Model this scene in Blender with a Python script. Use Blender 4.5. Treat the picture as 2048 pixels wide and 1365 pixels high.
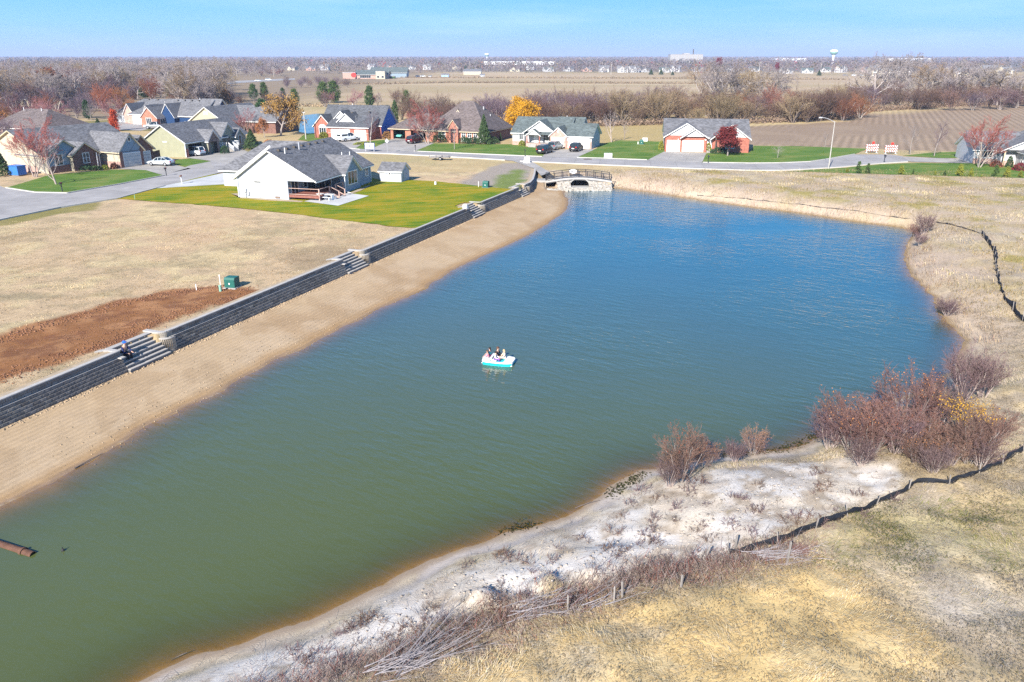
import bpy, bmesh, math, random
import numpy as np
from mathutils import Vector, Matrix, Euler
from mathutils.geometry import tessellate_polygon
R = math.radians
rng = np.random.default_rng(11)
random.seed(11)
for o in list(bpy.data.objects):
    bpy.data.objects.remove(o)
SC = bpy.context.scene
COL = SC.collection

# ------------------------------------------------------------------ camera
CAM_H, CAM_F, CAM_T = 18.5, 1580.0, R(19.88)      # metres, pixels on a 2048 wide frame, tilt down
cd = bpy.data.cameras.new('camera')
cam = bpy.data.objects.new('camera', cd)
COL.objects.link(cam)
cd.sensor_width = 36.0
cd.lens = 36.0 * CAM_F / 2048
cd.clip_start, cd.clip_end = 0.5, 40000
cam.location = (0, 0, CAM_H)
cam.rotation_euler = (math.pi / 2 - CAM_T, 0, 0)
SC.camera = cam

# ------------------------------------------------------------------ sky, sun, exposure
SUN_AZ, SUN_EL = R(24.0), R(31.0)                 # azimuth of the light's travel, clockwise from +Y
W = bpy.data.worlds.new('World')
SC.world = W
W.use_nodes = True
wn, wl = W.node_tree.nodes, W.node_tree.links
wn.clear()
sky = wn.new('ShaderNodeTexSky')
sky.sky_type = 'NISHITA'
sky.sun_disc = False
sky.sun_elevation = SUN_EL
sky.sun_rotation = math.pi + SUN_AZ
sky.air_density, sky.dust_density, sky.ozone_density = 1.0, 0.6, 1.0
hs = wn.new('ShaderNodeHueSaturation')
hs.inputs['Saturation'].default_value = 1.35
bg = wn.new('ShaderNodeBackground')
bg.inputs['Strength'].default_value = 0.058
out = wn.new('ShaderNodeOutputWorld')
# thin high cirrus: streaks of slightly paler sky, all round the dome
tc = wn.new('ShaderNodeTexCoord')
mp = wn.new('ShaderNodeMapping'); mp.inputs['Scale'].default_value = (1.6, 1.6, 16)
nz = wn.new('ShaderNodeTexNoise'); nz.inputs['Scale'].default_value = 2.2; nz.inputs['Detail'].default_value = 5
rp = wn.new('ShaderNodeMapRange'); rp.inputs[1].default_value = .5; rp.inputs[2].default_value = .8; rp.inputs[3].default_value = 0; rp.inputs[4].default_value = .30
mx = wn.new('ShaderNodeMix'); mx.data_type = 'RGBA'
mx.inputs['B'].default_value = (8.5, 10, 11.5, 1)
wl.new(tc.outputs['Generated'], mp.inputs[0]); wl.new(mp.outputs[0], nz.inputs['Vector']); wl.new(nz.outputs['Fac'], rp.inputs[0])
wl.new(sky.outputs[0], hs.inputs['Color']);  wl.new(rp.outputs[0], mx.inputs['Factor'])
# the low sky: pale blue at the horizon turning clear cyan blue above it, the same all the way round
sx = wn.new('ShaderNodeSeparateXYZ'); wl.new(tc.outputs['Generated'], sx.inputs[0])
cr = wn.new('ShaderNodeValToRGB'); ce = cr.color_ramp.elements
ce[0].position, ce[0].color = 0.0, (.50, .74, 1.10, 1)
ce[1].position, ce[1].color = .30, (.085, .43, 1.2, 1)
q_ = ce.new(.035); q_.color = (.36, .76, 1.12, 1)
q_ = ce.new(.08); q_.color = (.20, .66, 1.12, 1)
cs = wn.new('ShaderNodeVectorMath'); cs.operation = 'SCALE'; cs.inputs['Scale'].default_value = 8.2
wl.new(sx.outputs['Z'], cr.inputs[0]); wl.new(cr.outputs[0], cs.inputs[0])
fr_ = wn.new('ShaderNodeMapRange'); fr_.interpolation_type = 'SMOOTHSTEP'; fr_.inputs[1].default_value = .35; fr_.inputs[2].default_value = .85; fr_.inputs[3].default_value = 1; fr_.inputs[4].default_value = 0
wl.new(sx.outputs['Z'], fr_.inputs[0])
mx2 = wn.new('ShaderNodeMix'); mx2.data_type = 'RGBA'
wl.new(fr_.outputs[0], mx2.inputs['Factor']); wl.new(hs.outputs[0], mx2.inputs['A']); wl.new(cs.outputs[0], mx2.inputs['B']); wl.new(mx2.outputs['Result'], mx.inputs['A'])
wl.new(mx.outputs['Result'], bg.inputs['Color']); wl.new(bg.outputs[0], out.inputs['Surface'])
sd_ = bpy.data.lights.new('sun', 'SUN')
sd_.energy, sd_.angle, sd_.color = 5.0, R(0.53), (1.0, 0.95, 0.87)
sun = bpy.data.objects.new('sun', sd_)
COL.objects.link(sun)
sun.rotation_euler = Vector((math.sin(SUN_AZ) * math.cos(SUN_EL), math.cos(SUN_AZ) * math.cos(SUN_EL), -math.sin(SUN_EL))).to_track_quat('-Z', 'Y').to_euler()
sun.location = (-40, -60, 80)
SC.view_settings.view_transform = 'Standard'
SC.view_settings.look = 'None'
SC.view_settings.exposure = 1.05
SC.view_settings.gamma = 1.0
SC.view_settings.use_curve_mapping = False
SC.cycles.max_bounces = 6
SC.cycles.use_denoising = False
SC.cycles.transparent_max_bounces = 12
SC.cycles.diffuse_bounces = 3
SC.cycles.glossy_bounces = 3

# ------------------------------------------------------------------ helpers
def P(u, v, z=0.0):
    """where the sight line through a pixel of the photograph meets the level z"""
    a, b = (u - 1024) / CAM_F, -(v - 682.5) / CAM_F
    c, s = math.cos(CAM_T), math.sin(CAM_T)
    dy, dz = c + b * s, -s + b * c
    t = (z - CAM_H) / dz
    return (a * t, dy * t)

def vhash(ix, iy, seed):
    n = (ix.astype(np.int64) * 374761393 + iy.astype(np.int64) * 668265263 + seed * 974634777) & 0xffffffff
    n = ((n ^ (n >> 13)) * 1274126177) & 0xffffffff
    n = n ^ (n >> 16)
    return (n & 0xffffff) / float(0xffffff)

def vnoise(x, y, seed=0):
    ix, iy = np.floor(x), np.floor(y)
    fx, fy = x - ix, y - iy
    fx, fy = fx * fx * (3 - 2 * fx), fy * fy * (3 - 2 * fy)
    a, b = vhash(ix, iy, seed), vhash(ix + 1, iy, seed)
    c, d = vhash(ix, iy + 1, seed), vhash(ix + 1, iy + 1, seed)
    return (a * (1 - fx) + b * fx) * (1 - fy) + (c * (1 - fx) + d * fx) * fy

def fbm(x, y, scale, octv=4, seed=0):
    s, a, t = 0, 0.5, 0
    for k in range(octv):
        s = s + a * vnoise(x / scale + 17.3 * k, y / scale - 9.1 * k, seed + k)
        t += a; a *= .5; scale *= .5
    return s / t

def poly_sd(px, py, poly):
    """signed distance, positive inside"""
    poly = np.asarray(poly, float)
    n = len(poly)
    d2 = np.full(px.shape, 1e18)
    ins = np.zeros(px.shape, bool)
    for i in range(n):
        ax, ay = poly[i]; bx, by = poly[(i + 1) % n]
        ex, ey = bx - ax, by - ay
        L = ex * ex + ey * ey + 1e-12
        t = np.clip(((px - ax) * ex + (py - ay) * ey) / L, 0, 1)
        dx, dy = px - ax - t * ex, py - ay - t * ey
        d2 = np.minimum(d2, dx * dx + dy * dy)
        if ay != by:
            c = ((ay > py) != (by > py)) & (px < (bx - ax) * (py - ay) / (by - ay) + ax)
            ins ^= c
    d = np.sqrt(d2)
    return np.where(ins, d, -d)

def line_d(px, py, pts):
    d2 = np.full(np.shape(px), 1e18)
    for (ax, ay), (bx, by) in zip(pts[:-1], pts[1:]):
        ex, ey = bx - ax, by - ay
        t = np.clip(((px - ax) * ex + (py - ay) * ey) / (ex * ex + ey * ey + 1e-12), 0, 1)
        d2 = np.minimum(d2, (px - ax - t * ex) ** 2 + (py - ay - t * ey) ** 2)
    return np.sqrt(d2)

def sstep(a, b, x):
    t = np.clip((x - a) / (b - a), 0, 1)
    return t * t * (3 - 2 * t)

def mesh_np(name, V, F, smooth=False):
    """V (n,3), F (m,3|4) -> mesh"""
    me = bpy.data.meshes.new(name)
    V = np.ascontiguousarray(V, dtype=np.float32); F = np.ascontiguousarray(F, dtype=np.int32)
    k = F.shape[1]
    me.vertices.add(len(V)); me.vertices.foreach_set('co', V.ravel())
    me.loops.add(F.size); me.loops.foreach_set('vertex_index', F.ravel())
    me.polygons.add(len(F)); me.polygons.foreach_set('loop_start', np.arange(0, F.size, k, dtype=np.int32))
    if smooth:
        me.polygons.foreach_set('use_smooth', np.ones(len(F), bool))
    me.update(calc_edges=True)
    return me

def col_attr(me, name, rgb, domain='POINT'):
    a = me.attributes.new(name, 'FLOAT_COLOR', domain)
    n = len(rgb)
    c = np.ones((n, 4), np.float32); c[:, :3] = rgb
    a.data.foreach_set('color', c.ravel())

def f_attr(me, name, val):
    a = me.attributes.new(name, 'FLOAT', 'POINT')
    a.data.foreach_set('value', np.ascontiguousarray(val, dtype=np.float32))

def link(name, me, mat=None, parent=None, loc=None):
    o = bpy.data.objects.new(name, me)
    COL.objects.link(o)
    if mat is not None and len(me.materials) == 0:
        me.materials.append(mat)
    if parent is not None:
        o.parent = parent
    if loc is not None:
        o.location = loc
    return o

def empty(name, loc=(0, 0, 0), rz=0.0):
    o = bpy.data.objects.new(name, None)
    o.empty_display_size = .3
    COL.objects.link(o)
    o.location = loc; o.rotation_euler = (0, 0, rz)
    return o

def tag(o, label=None, cat=None, group=None, kind=None):
    if label: o['label'] = label
    if cat: o['category'] = cat
    if group: o['group'] = group
    if kind: o['kind'] = kind
    return o

def copy_tree(o, parent=None):
    c = o.copy(); COL.objects.link(c); c.parent = parent
    for ch in o.children:
        copy_tree(ch, c)
    return c

class MB:
    def __init__(s):
        s.v, s.f = [], []
    def add(s, vs, fs):
        b = len(s.v)
        s.v += [tuple(map(float, p)) for p in vs]
        s.f += [tuple(b + i for i in f) for f in fs]
        return s
    def poly(s, *pts):
        return s.add(pts, [tuple(range(len(pts)))])
    def box(s, x0, x1, y0, y1, z0, z1):
        v = [(x0, y0, z0), (x1, y0, z0), (x1, y1, z0), (x0, y1, z0), (x0, y0, z1), (x1, y0, z1), (x1, y1, z1), (x0, y1, z1)]
        return s.add(v, [(3, 2, 1, 0), (4, 5, 6, 7), (0, 1, 5, 4), (1, 2, 6, 5), (2, 3, 7, 6), (3, 0, 4, 7)])
    def bar(s, p0, p1, w, h):
        """square bar between two points"""
        p0, p1 = Vector(p0), Vector(p1)
        d = (p1 - p0).normalized()
        up = Vector((0, 0, 1)) if abs(d.z) < .95 else Vector((0, 1, 0))
        a = d.cross(up).normalized() * w / 2
        b = a.cross(d).normalized() * h / 2
        v = [p0 - a - b, p0 + a - b, p0 + a + b, p0 - a + b, p1 - a - b, p1 + a - b, p1 + a + b, p1 - a + b]
        return s.add(v, [(3, 2, 1, 0), (4, 5, 6, 7), (0, 1, 5, 4), (1, 2, 6, 5), (2, 3, 7, 6), (3, 0, 4, 7)])
    def tube(s, p0, p1, r0, r1=None, n=8, cap=True):
        r1 = r0 if r1 is None else r1
        p0, p1 = Vector(p0), Vector(p1)
        d = (p1 - p0).normalized()
        a = d.orthogonal().normalized(); b = d.cross(a)
        v = []
        for p, r in ((p0, r0), (p1, r1)):
            for k in range(n):
                t = 2 * math.pi * k / n
                v.append(p + a * math.cos(t) * r + b * math.sin(t) * r)
        f = [(k, (k + 1) % n, n + (k + 1) % n, n + k) for k in range(n)]
        if cap:
            f += [tuple(range(n - 1, -1, -1)), tuple(range(n, 2 * n))]
        return s.add(v, f)
    def rings(s, rings, closed=True, cap=True):
        """loft of equal rings of points"""
        n = len(rings[0]); v = [p for r in rings for p in r]; f = []
        for i in range(len(rings) - 1):
            for k in range(n if closed else n - 1):
                k2 = (k + 1) % n
                f.append((i * n + k, i * n + k2, (i + 1) * n + k2, (i + 1) * n + k))
        if cap:
            f += [tuple(range(n - 1, -1, -1)), tuple((len(rings) - 1) * n + k for k in range(n))]
        return s.add(v, f)
    def lathe(s, prof, n=16, c=(0, 0)):
        rs = [[(c[0] + r * math.cos(2 * math.pi * k / n), c[1] + r * math.sin(2 * math.pi * k / n), z) for k in range(n)] for r, z in prof]
        return s.rings(rs)
    def slab(s, poly, t):
        """convex polygon given top side up, thickened downwards"""
        n = len(poly)
        v = list(poly) + [(p[0], p[1], p[2] - t) for p in poly]
        f = [tuple(range(n)), tuple(range(2 * n - 1, n - 1, -1))]
        f += [(k, n + k, n + (k + 1) % n, (k + 1) % n) for k in range(n)]
        return s.add(v, f)
    def ball(s, c, r, nu=8, nv=6, sq=(1, 1, 1)):
        rs = []
        for j in range(nv + 1):
            t = math.pi * j / nv
            rr = max(math.sin(t), .02)
            rs.append([(c[0] + r * sq[0] * rr * math.cos(2 * math.pi * k / nu), c[1] + r * sq[1] * rr * math.sin(2 * math.pi * k / nu), c[2] - r * sq[2] * math.cos(t)) for k in range(nu)])
        return s.rings(rs)
    def mesh(s, name, smooth=False):
        me = bpy.data.meshes.new(name)
        me.from_pydata(s.v, [], s.f)
        if smooth:
            me.polygons.foreach_set('use_smooth', np.ones(len(me.polygons), bool))
        me.update()
        return me
    def build(s, name, mat, parent=None, loc=None, smooth=False, fix=True):
        if not s.f:
            return None
        me = s.mesh(name, smooth)
        if fix:
            bm = bmesh.new(); bm.from_mesh(me)
            bmesh.ops.recalc_face_normals(bm, faces=bm.faces)
            bm.to_mesh(me); bm.free()
        return link(name, me, mat, parent, loc)

# ------------------------------------------------------------------ materials
MATS = {}
def new_mat(name):
    m = bpy.data.materials.new(name); m.use_nodes = True
    n, l = m.node_tree.nodes, m.node_tree.links
    b = n['Principled BSDF']
    MATS[name] = m
    return m, n, l, b

def mat(name, col, rough=.7, var=.15, scale=3.0, bump=0.0, bscale=None, metal=0.0, spec=.3, stretch=(1, 1, 1), rand=0.0, coords='Object'):
    m, n, l, b = new_mat(name)
    b.inputs['Roughness'].default_value = rough
    b.inputs['Metallic'].default_value = metal
    b.inputs['Specular IOR Level'].default_value = spec
    t = n.new('ShaderNodeTexCoord'); mp = n.new('ShaderNodeMapping'); mp.inputs['Scale'].default_value = stretch
    l.new(t.outputs[coords], mp.inputs[0])
    nz = n.new('ShaderNodeTexNoise'); nz.inputs['Scale'].default_value = scale; nz.inputs['Detail'].default_value = 6; nz.inputs['Roughness'].default_value = .65
    l.new(mp.outputs[0], nz.inputs['Vector'])
    r = n.new('ShaderNodeMapRange'); r.inputs[1].default_value = .25; r.inputs[2].default_value = .75
    r.inputs[3].default_value = 1 - var; r.inputs[4].default_value = 1 + var
    l.new(nz.outputs['Fac'], r.inputs[0])
    mul = n.new('ShaderNodeVectorMath'); mul.operation = 'SCALE'
    mul.inputs[0].default_value = col
    l.new(r.outputs[0], mul.inputs['Scale'])
    last = mul.outputs[0]
    if rand:
        oi = n.new('ShaderNodeObjectInfo'); h = n.new('ShaderNodeHueSaturation')
        r2 = n.new('ShaderNodeMapRange'); r2.inputs[3].default_value = 1 - rand; r2.inputs[4].default_value = 1 + rand
        r3 = n.new('ShaderNodeMapRange'); r3.inputs[3].default_value = .5 - rand * .06; r3.inputs[4].default_value = .5 + rand * .06
        ad = n.new('ShaderNodeMath'); ad.operation = 'MULTIPLY'; ad.inputs[1].default_value = 7.31
        fr = n.new('ShaderNodeMath'); fr.operation = 'FRACT'
        l.new(oi.outputs['Random'], r2.inputs[0]); l.new(oi.outputs['Random'], ad.inputs[0]); l.new(ad.outputs[0], fr.inputs[0]); l.new(fr.outputs[0], r3.inputs[0])
        l.new(r2.outputs[0], h.inputs['Value']); l.new(r3.outputs[0], h.inputs['Hue']); l.new(last, h.inputs['Color'])
        last = h.outputs[0]
    l.new(last, b.inputs['Base Color'])
    if bump:
        nb = n.new('ShaderNodeTexNoise'); nb.inputs['Scale'].default_value = bscale or scale * 4; nb.inputs['Detail'].default_value = 4
        l.new(mp.outputs[0], nb.inputs['Vector'])
        bp = n.new('ShaderNodeBump'); bp.inputs['Strength'].default_value = bump; bp.inputs['Distance'].default_value = .05
        l.new(nb.outputs['Fac'], bp.inputs['Height']); l.new(bp.outputs[0], b.inputs['Normal'])
    return m

def siding(name, col, pitch=.2, vertical=False):
    m, n, l, b = new_mat(name)
    b.inputs['Roughness'].default_value = .6; b.inputs['Specular IOR Level'].default_value = .3
    t = n.new('ShaderNodeTexCoord'); sp = n.new('ShaderNodeSeparateXYZ'); l.new(t.outputs['Object'], sp.inputs[0])
    src = sp.outputs['Z']
    if vertical:
        a = n.new('ShaderNodeMath'); a.operation = 'ADD'; l.new(sp.outputs['X'], a.inputs[0]); l.new(sp.outputs['Y'], a.inputs[1]); src = a.outputs[0]
    d = n.new('ShaderNodeMath'); d.operation = 'DIVIDE'; d.inputs[1].default_value = pitch; l.new(src, d.inputs[0])
    f = n.new('ShaderNodeMath'); f.operation = 'FRACT'; l.new(d.outputs[0], f.inputs[0])
    nz = n.new('ShaderNodeTexNoise'); nz.inputs['Scale'].default_value = 1.2; nz.inputs['Detail'].default_value = 5; l.new(t.outputs['Object'], nz.inputs['Vector'])
    r = n.new('ShaderNodeMapRange'); r.inputs[1].default_value = .3; r.inputs[2].default_value = .7; r.inputs[3].default_value = .9; r.inputs[4].default_value = 1.06; l.new(nz.outputs['Fac'], r.inputs[0])
    mul = n.new('ShaderNodeVectorMath'); mul.operation = 'SCALE'; mul.inputs[0].default_value = col; l.new(r.outputs[0], mul.inputs['Scale'])
    l.new(mul.outputs[0], b.inputs['Base Color'])
    bp = n.new('ShaderNodeBump'); bp.inputs['Strength'].default_value = .6; bp.inputs['Distance'].default_value = .03; bp.invert = True
    l.new(f.outputs[0], bp.inputs['Height']); l.new(bp.outputs[0], b.inputs['Normal'])
    return m

def brick(name, c1, c2, mortar, w=.24, h=.08):
    m, n, l, b = new_mat(name)
    b.inputs['Roughness'].default_value = .85; b.inputs['Specular IOR Level'].default_value = .2
    t = n.new('ShaderNodeTexCoord'); sp = n.new('ShaderNodeSeparateXYZ'); l.new(t.outputs['Object'], sp.inputs[0])
    a = n.new('ShaderNodeMath'); a.operation = 'ADD'; l.new(sp.outputs['X'], a.inputs[0]); l.new(sp.outputs['Y'], a.inputs[1])
    cb = n.new('ShaderNodeCombineXYZ'); l.new(a.outputs[0], cb.inputs[0]); l.new(sp.outputs['Z'], cb.inputs[1])
    bt = n.new('ShaderNodeTexBrick'); bt.inputs['Scale'].default_value = 1; bt.inputs['Brick Width'].default_value = w; bt.inputs['Row Height'].default_value = h
    bt.inputs['Mortar Size'].default_value = h * .12; bt.inputs['Color1'].default_value = (*c1, 1); bt.inputs['Color2'].default_value = (*c2, 1); bt.inputs['Mortar'].default_value = (*mortar, 1)
    l.new(cb.outputs[0], bt.inputs['Vector'])
    nz = n.new('ShaderNodeTexNoise'); nz.inputs['Scale'].default_value = 2.5; nz.inputs['Detail'].default_value = 5; l.new(t.outputs['Object'], nz.inputs['Vector'])
    r = n.new('ShaderNodeMapRange'); r.inputs[1].default_value = .3; r.inputs[2].default_value = .7; r.inputs[3].default_value = .75; r.inputs[4].default_value = 1.25; l.new(nz.outputs['Fac'], r.inputs[0])
    mul = n.new('ShaderNodeVectorMath'); mul.operation = 'SCALE'; l.new(bt.outputs['Color'], mul.inputs[0]); l.new(r.outputs[0], mul.inputs['Scale'])
    l.new(mul.outputs[0], b.inputs['Base Color'])
    return m

def shingle(name, col, var=.3):
    """asphalt shingles: courses of tabs, each tab its own tone"""
    m, n, l, b = new_mat(name)
    b.inputs['Roughness'].default_value = .9; b.inputs['Specular IOR Level'].default_value = .2
    t = n.new('ShaderNodeTexCoord'); sp = n.new('ShaderNodeSeparateXYZ'); l.new(t.outputs['Object'], sp.inputs[0])
    a = n.new('ShaderNodeMath'); a.operation = 'ADD'; l.new(sp.outputs['X'], a.inputs[0]); l.new(sp.outputs['Y'], a.inputs[1])
    cb = n.new('ShaderNodeCombineXYZ'); l.new(a.outputs[0], cb.inputs[0]); l.new(sp.outputs['Z'], cb.inputs[1])
    bt = n.new('ShaderNodeTexBrick'); bt.inputs['Scale'].default_value = 1; bt.inputs['Brick Width'].default_value = .42; bt.inputs['Row Height'].default_value = .11
    bt.inputs['Mortar Size'].default_value = .004
    lo, hi = 1 - var, 1 + var
    bt.inputs['Color1'].default_value = (lo, lo, lo, 1); bt.inputs['Color2'].default_value = (hi, hi, hi, 1); bt.inputs['Mortar'].default_value = (.55, .55, .55, 1)
    l.new(cb.outputs[0], bt.inputs['Vector'])
    nz = n.new('ShaderNodeTexNoise'); nz.inputs['Scale'].default_value = .5; nz.inputs['Detail'].default_value = 7; nz.inputs['Roughness'].default_value = .7; l.new(t.outputs['Object'], nz.inputs['Vector'])
    r = n.new('ShaderNodeMapRange'); r.inputs[1].default_value = .3; r.inputs[2].default_value = .7; r.inputs[3].default_value = .8; r.inputs[4].default_value = 1.2; l.new(nz.outputs['Fac'], r.inputs[0])
    m1 = n.new('ShaderNodeVectorMath'); m1.operation = 'SCALE'; l.new(bt.outputs['Color'], m1.inputs[0]); l.new(r.outputs[0], m1.inputs['Scale'])
    m2 = n.new('ShaderNodeVectorMath'); m2.operation = 'MULTIPLY'; l.new(m1.outputs[0], m2.inputs[0]); m2.inputs[1].default_value = col
    l.new(m2.outputs[0], b.inputs['Base Color'])
    return m

mat('white_trim', (.78, .77, .75), .5, .05)
mat('dark_trim', (.09, .075, .06), .6, .1)
mat('brown_trim', (.20, .14, .10), .6, .1)
mat('tan_trim', (.55, .47, .33), .6, .1)
siding('white_siding', (.40, .42, .47)); siding('cream_siding', (.45, .405, .31)); siding('bright_siding', (.46, .46, .47)); siding('yellow_green_siding', (.30, .295, .20)); siding('grey_siding', (.38, .42, .46))
siding('navy_siding', (.012, .042, .12)); siding('blue_siding', (.035, .16, .52)); siding('slate_and_shade_siding', (.22, .29, .36)); siding('light_blue_siding', (.30, .52, .80)); siding('grey_green_siding', (.30, .29, .22)); siding('batten_siding', (.36, .34, .25), .45, True)  # the slate tone also stands in for the white house's shaded siding
siding('mauve_siding', (.24, .27, .52))
brick('red_brick', (0.312, 0.075, 0.050), (0.390, 0.116, 0.073), (0.328, 0.204, 0.165)); brick('orange_brick', (0.359, 0.116, 0.073), (0.429, 0.163, 0.099), (0.351, 0.231, 0.178)); brick('brown_brick', (0.133, 0.058, 0.046), (0.203, 0.095, 0.073), (0.234, 0.170, 0.145))
brick('pale_brick', (0.406, 0.224, 0.178), (0.468, 0.286, 0.231), (0.429, 0.340, 0.297)); brick('mixed_stone', (0.234, 0.150, 0.119), (0.125, 0.082, 0.073), (0.273, 0.224, 0.198), .4, .22)
shingle('grey_shingle', (0.144, 0.144, 0.155)); shingle('dark_shingle', (0.097, 0.101, 0.112)); shingle('brown_shingle', (0.137, 0.112, 0.108)); shingle('green_grey_shingle', (0.108, 0.130, 0.130)); shingle('light_shingle', (0.187, 0.187, 0.198))
mat('glass', (.03, .04, .05), .06, .1, spec=.6)
mat('dark_room', (.10, .09, .08), .9)
mat('garage_white', (.80, .79, .77), .5, .04)
mat('garage_grey', (.45, .45, .44), .5, .04)
mat('concrete', (.36, .335, .31), .85, .16, .35, .3, 8)
mat('new_concrete', (.50, .50, .50), .85, .08, .35, .2, 8)
mat('road_concrete', (.335, .315, .305), .85, .14, .25, .3, 8)
mat('kerb_concrete', (.47, .45, .42), .85, .12, .6)
mat('deck_wood', (.24, .095, .07), .7, .25, 4, stretch=(1, 8, 1)); mat('rail_wood', (.45, .31, .26), .7, .2, 4)
mat('brown_fence_wood', (.10, .05, .035), .8, .25, 4)
mat('grey_wood', (.25, .225, .205), .85, .25, 5)
mat('black_metal', (.015, .017, .025), .45, .1, spec=.5)
mat('galvanised', (.52, .52, .54), .45, .12, 2, metal=.4)
mat('white_paint', (.80, .80, .80), .4, .05)
mat('white_plastic', (.76, .76, .74), .45, .06)
mat('utility_green', (.018, .11, .09), .5, .15, 2)
mat('pale_green', (.22, .42, .33), .5, .1)
mat('red_paint', (.62, .04, .03), .45, .1)
mat('rust', (.105, .052, .034), .9, .4, 2.5, .5, 12)
mat('blue_plastic', (.04, .16, .50), .5, .1)

def joints(name, ang, pitch, dark=.62):
    m = MATS[name]; n, l = m.node_tree.nodes, m.node_tree.links; b = n['Principled BSDF']; src = b.inputs['Base Color'].links[0].from_socket
    g = n.new('ShaderNodeNewGeometry'); mp = n.new('ShaderNodeMapping'); mp.inputs['Rotation'].default_value = (0, 0, ang); l.new(g.outputs['Position'], mp.inputs[0])
    bt = n.new('ShaderNodeTexBrick'); bt.offset = 0; bt.inputs['Scale'].default_value = 1; bt.inputs['Brick Width'].default_value = pitch; bt.inputs['Row Height'].default_value = pitch; bt.inputs['Mortar Size'].default_value = .035
    bt.inputs['Color1'].default_value = (.93, .93, .93, 1); bt.inputs['Color2'].default_value = (1.04, 1.04, 1.04, 1); bt.inputs['Mortar'].default_value = (dark, dark, dark, 1); l.new(mp.outputs[0], bt.inputs['Vector'])
    st = n.new('ShaderNodeTexNoise'); st.inputs['Scale'].default_value = .22; st.inputs['Detail'].default_value = 7; st.inputs['Roughness'].default_value = .7; l.new(g.outputs['Position'], st.inputs['Vector'])
    r = n.new('ShaderNodeMapRange'); r.inputs[1].default_value = .3; r.inputs[2].default_value = .7; r.inputs[3].default_value = .78; r.inputs[4].default_value = 1.12; l.new(st.outputs['Fac'], r.inputs[0])
    m1 = n.new('ShaderNodeVectorMath'); m1.operation = 'MULTIPLY'; l.new(src, m1.inputs[0]); l.new(bt.outputs['Color'], m1.inputs[1])
    m2 = n.new('ShaderNodeVectorMath'); m2.operation = 'SCALE'; l.new(m1.outputs[0], m2.inputs[0]); l.new(r.outputs[0], m2.inputs['Scale']); l.new(m2.outputs[0], b.inputs['Base Color'])
joints('road_concrete', R(8), 4.6); joints('concrete', R(16), 3.4); joints('new_concrete', R(15), 3.2, .75)
# ------------------------------------------------------------------ terrain
WZ = -1.8                                     # pond level; the streets are the zero level
SHORE_L = [(0,1012),(60,985),(108,968),(130,950),(200,915),(240,887),(300,850),(350,830),(380,812),(450,780),(500,748),(560,715),(610,695),(680,660),(720,640),(750,622),(800,600),(850,578),(900,545),(950,520),(1000,498),(1060,470),(1100,445),(1130,425),(1138,405),(1130,390),(1128,379)]
SHORE_F = [(1150,374),(1200,374.5),(1240,377),(1300,385),(1370,396),(1430,405),(1500,414),(1600,427),(1700,442),(1790,453),(1822,460)]
SHORE_R = [(1820,475),(1808,495),(1808,520),(1815,545),(1840,570),(1862,595),(1868,615),(1885,635),(1910,658),(1925,680),(1915,710),(1895,745),(1850,775),(1800,795),(1740,818),(1690,845),(1640,868),(1610,885),(1570,900),(1500,907),(1440,912),(1380,917),(1310,935),(1280,940),(1220,975),(1190,1005),(1130,1035),(1060,1055),(1000,1070),(930,1095),(860,1125),(800,1150),(740,1180),(680,1205),(620,1240),(560,1260),(480,1285),(400,1310),(330,1335),(270,1365)]
pl = [P(u, v, WZ) for u, v in SHORE_L]; pf = [P(u, v, WZ) for u, v in SHORE_F]; pr = [P(u, v, WZ) for u, v in SHORE_R]
POND = pl + pf + pr + [(-16, 16.5), (-30, 8), (-42, 6), (-44, 14), (-32, 24)]
wa, wb = np.array(P(0, 858, -1.4)), np.array(P(946, 437, -1.4))
wdir = (wb - wa) / np.linalg.norm(wb - wa)
wback = np.array([-wdir[1], wdir[0]])          # from the face into the lot
def wpt(u, v):                                 # a base point of the straight wall line nearest a pixel
    q = np.array(P(u, v, -1.4))
    return wa + wdir * float(np.dot(q - wa, wdir))
ST = [(wpt(263, 745), wpt(325, 710)), (wpt(698, 549), wpt(727, 533)), (wpt(945, 437), wpt(965, 428.5))]
we = [np.array(P(1043, 394.5, -1.4)), np.array(P(1055, 389, -1.4)), np.array(P(1066, 384, -1.4)), np.array(P(1072, 376, -1.35)), np.array(P(1075, 364, -1.3)), np.array(P(1076, 352, -1.2))]
wstart = wa - wdir * 16
WALL_LINE = [tuple(wstart), tuple(ST[2][1])] + [tuple(p) for p in we]
def off(pts, d):
    res = []
    for i, p in enumerate(pts):
        a = np.array(pts[max(i - 1, 0)]); b = np.array(pts[min(i + 1, len(pts) - 1)])
        t = (b - a) / np.linalg.norm(b - a)
        res.append(tuple(np.array(p) + np.array([-t[1], t[0]]) * d))
    return res
LOT = off(WALL_LINE, .70) + [(3.5, 150), (3.5, 500), (-900, 500), (-900, -80), (-70, -60)]
BEACH = WALL_LINE + [P(1086, 366, -1.0), P(1100, 372, -1.5)] + pl[::-1] + [(-32, 24), (-46, 6)]
FAR_POND1 = [P(u, v, 0) for u, v in [(604,226),(640,224),(662,226),(664,250),(650,262),(622,266),(600,262)]]
FAR_POND2 = [P(u, v, 0) for u, v in [(395,200),(420,199),(440,202),(437,208),(410,210),(392,207)]]
HUMPS = [(*P(u, v, -.9), r_, h_) for u, v, r_, h_ in ((968, 1200, .7, .42), (1092, 1178, .8, .4), (1045, 1212, .5, .25), (1180, 1155, .6, .25))]
bl, br = np.array(P(1092, 361, -.5)), np.array(P(1224, 361.5, -.55))
bdir = (br - bl) / np.linalg.norm(br - bl); bn_ = np.array([-bdir[1], bdir[0]])
bL = float(np.linalg.norm(br - bl))
CULVERT_RECTS = []
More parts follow.
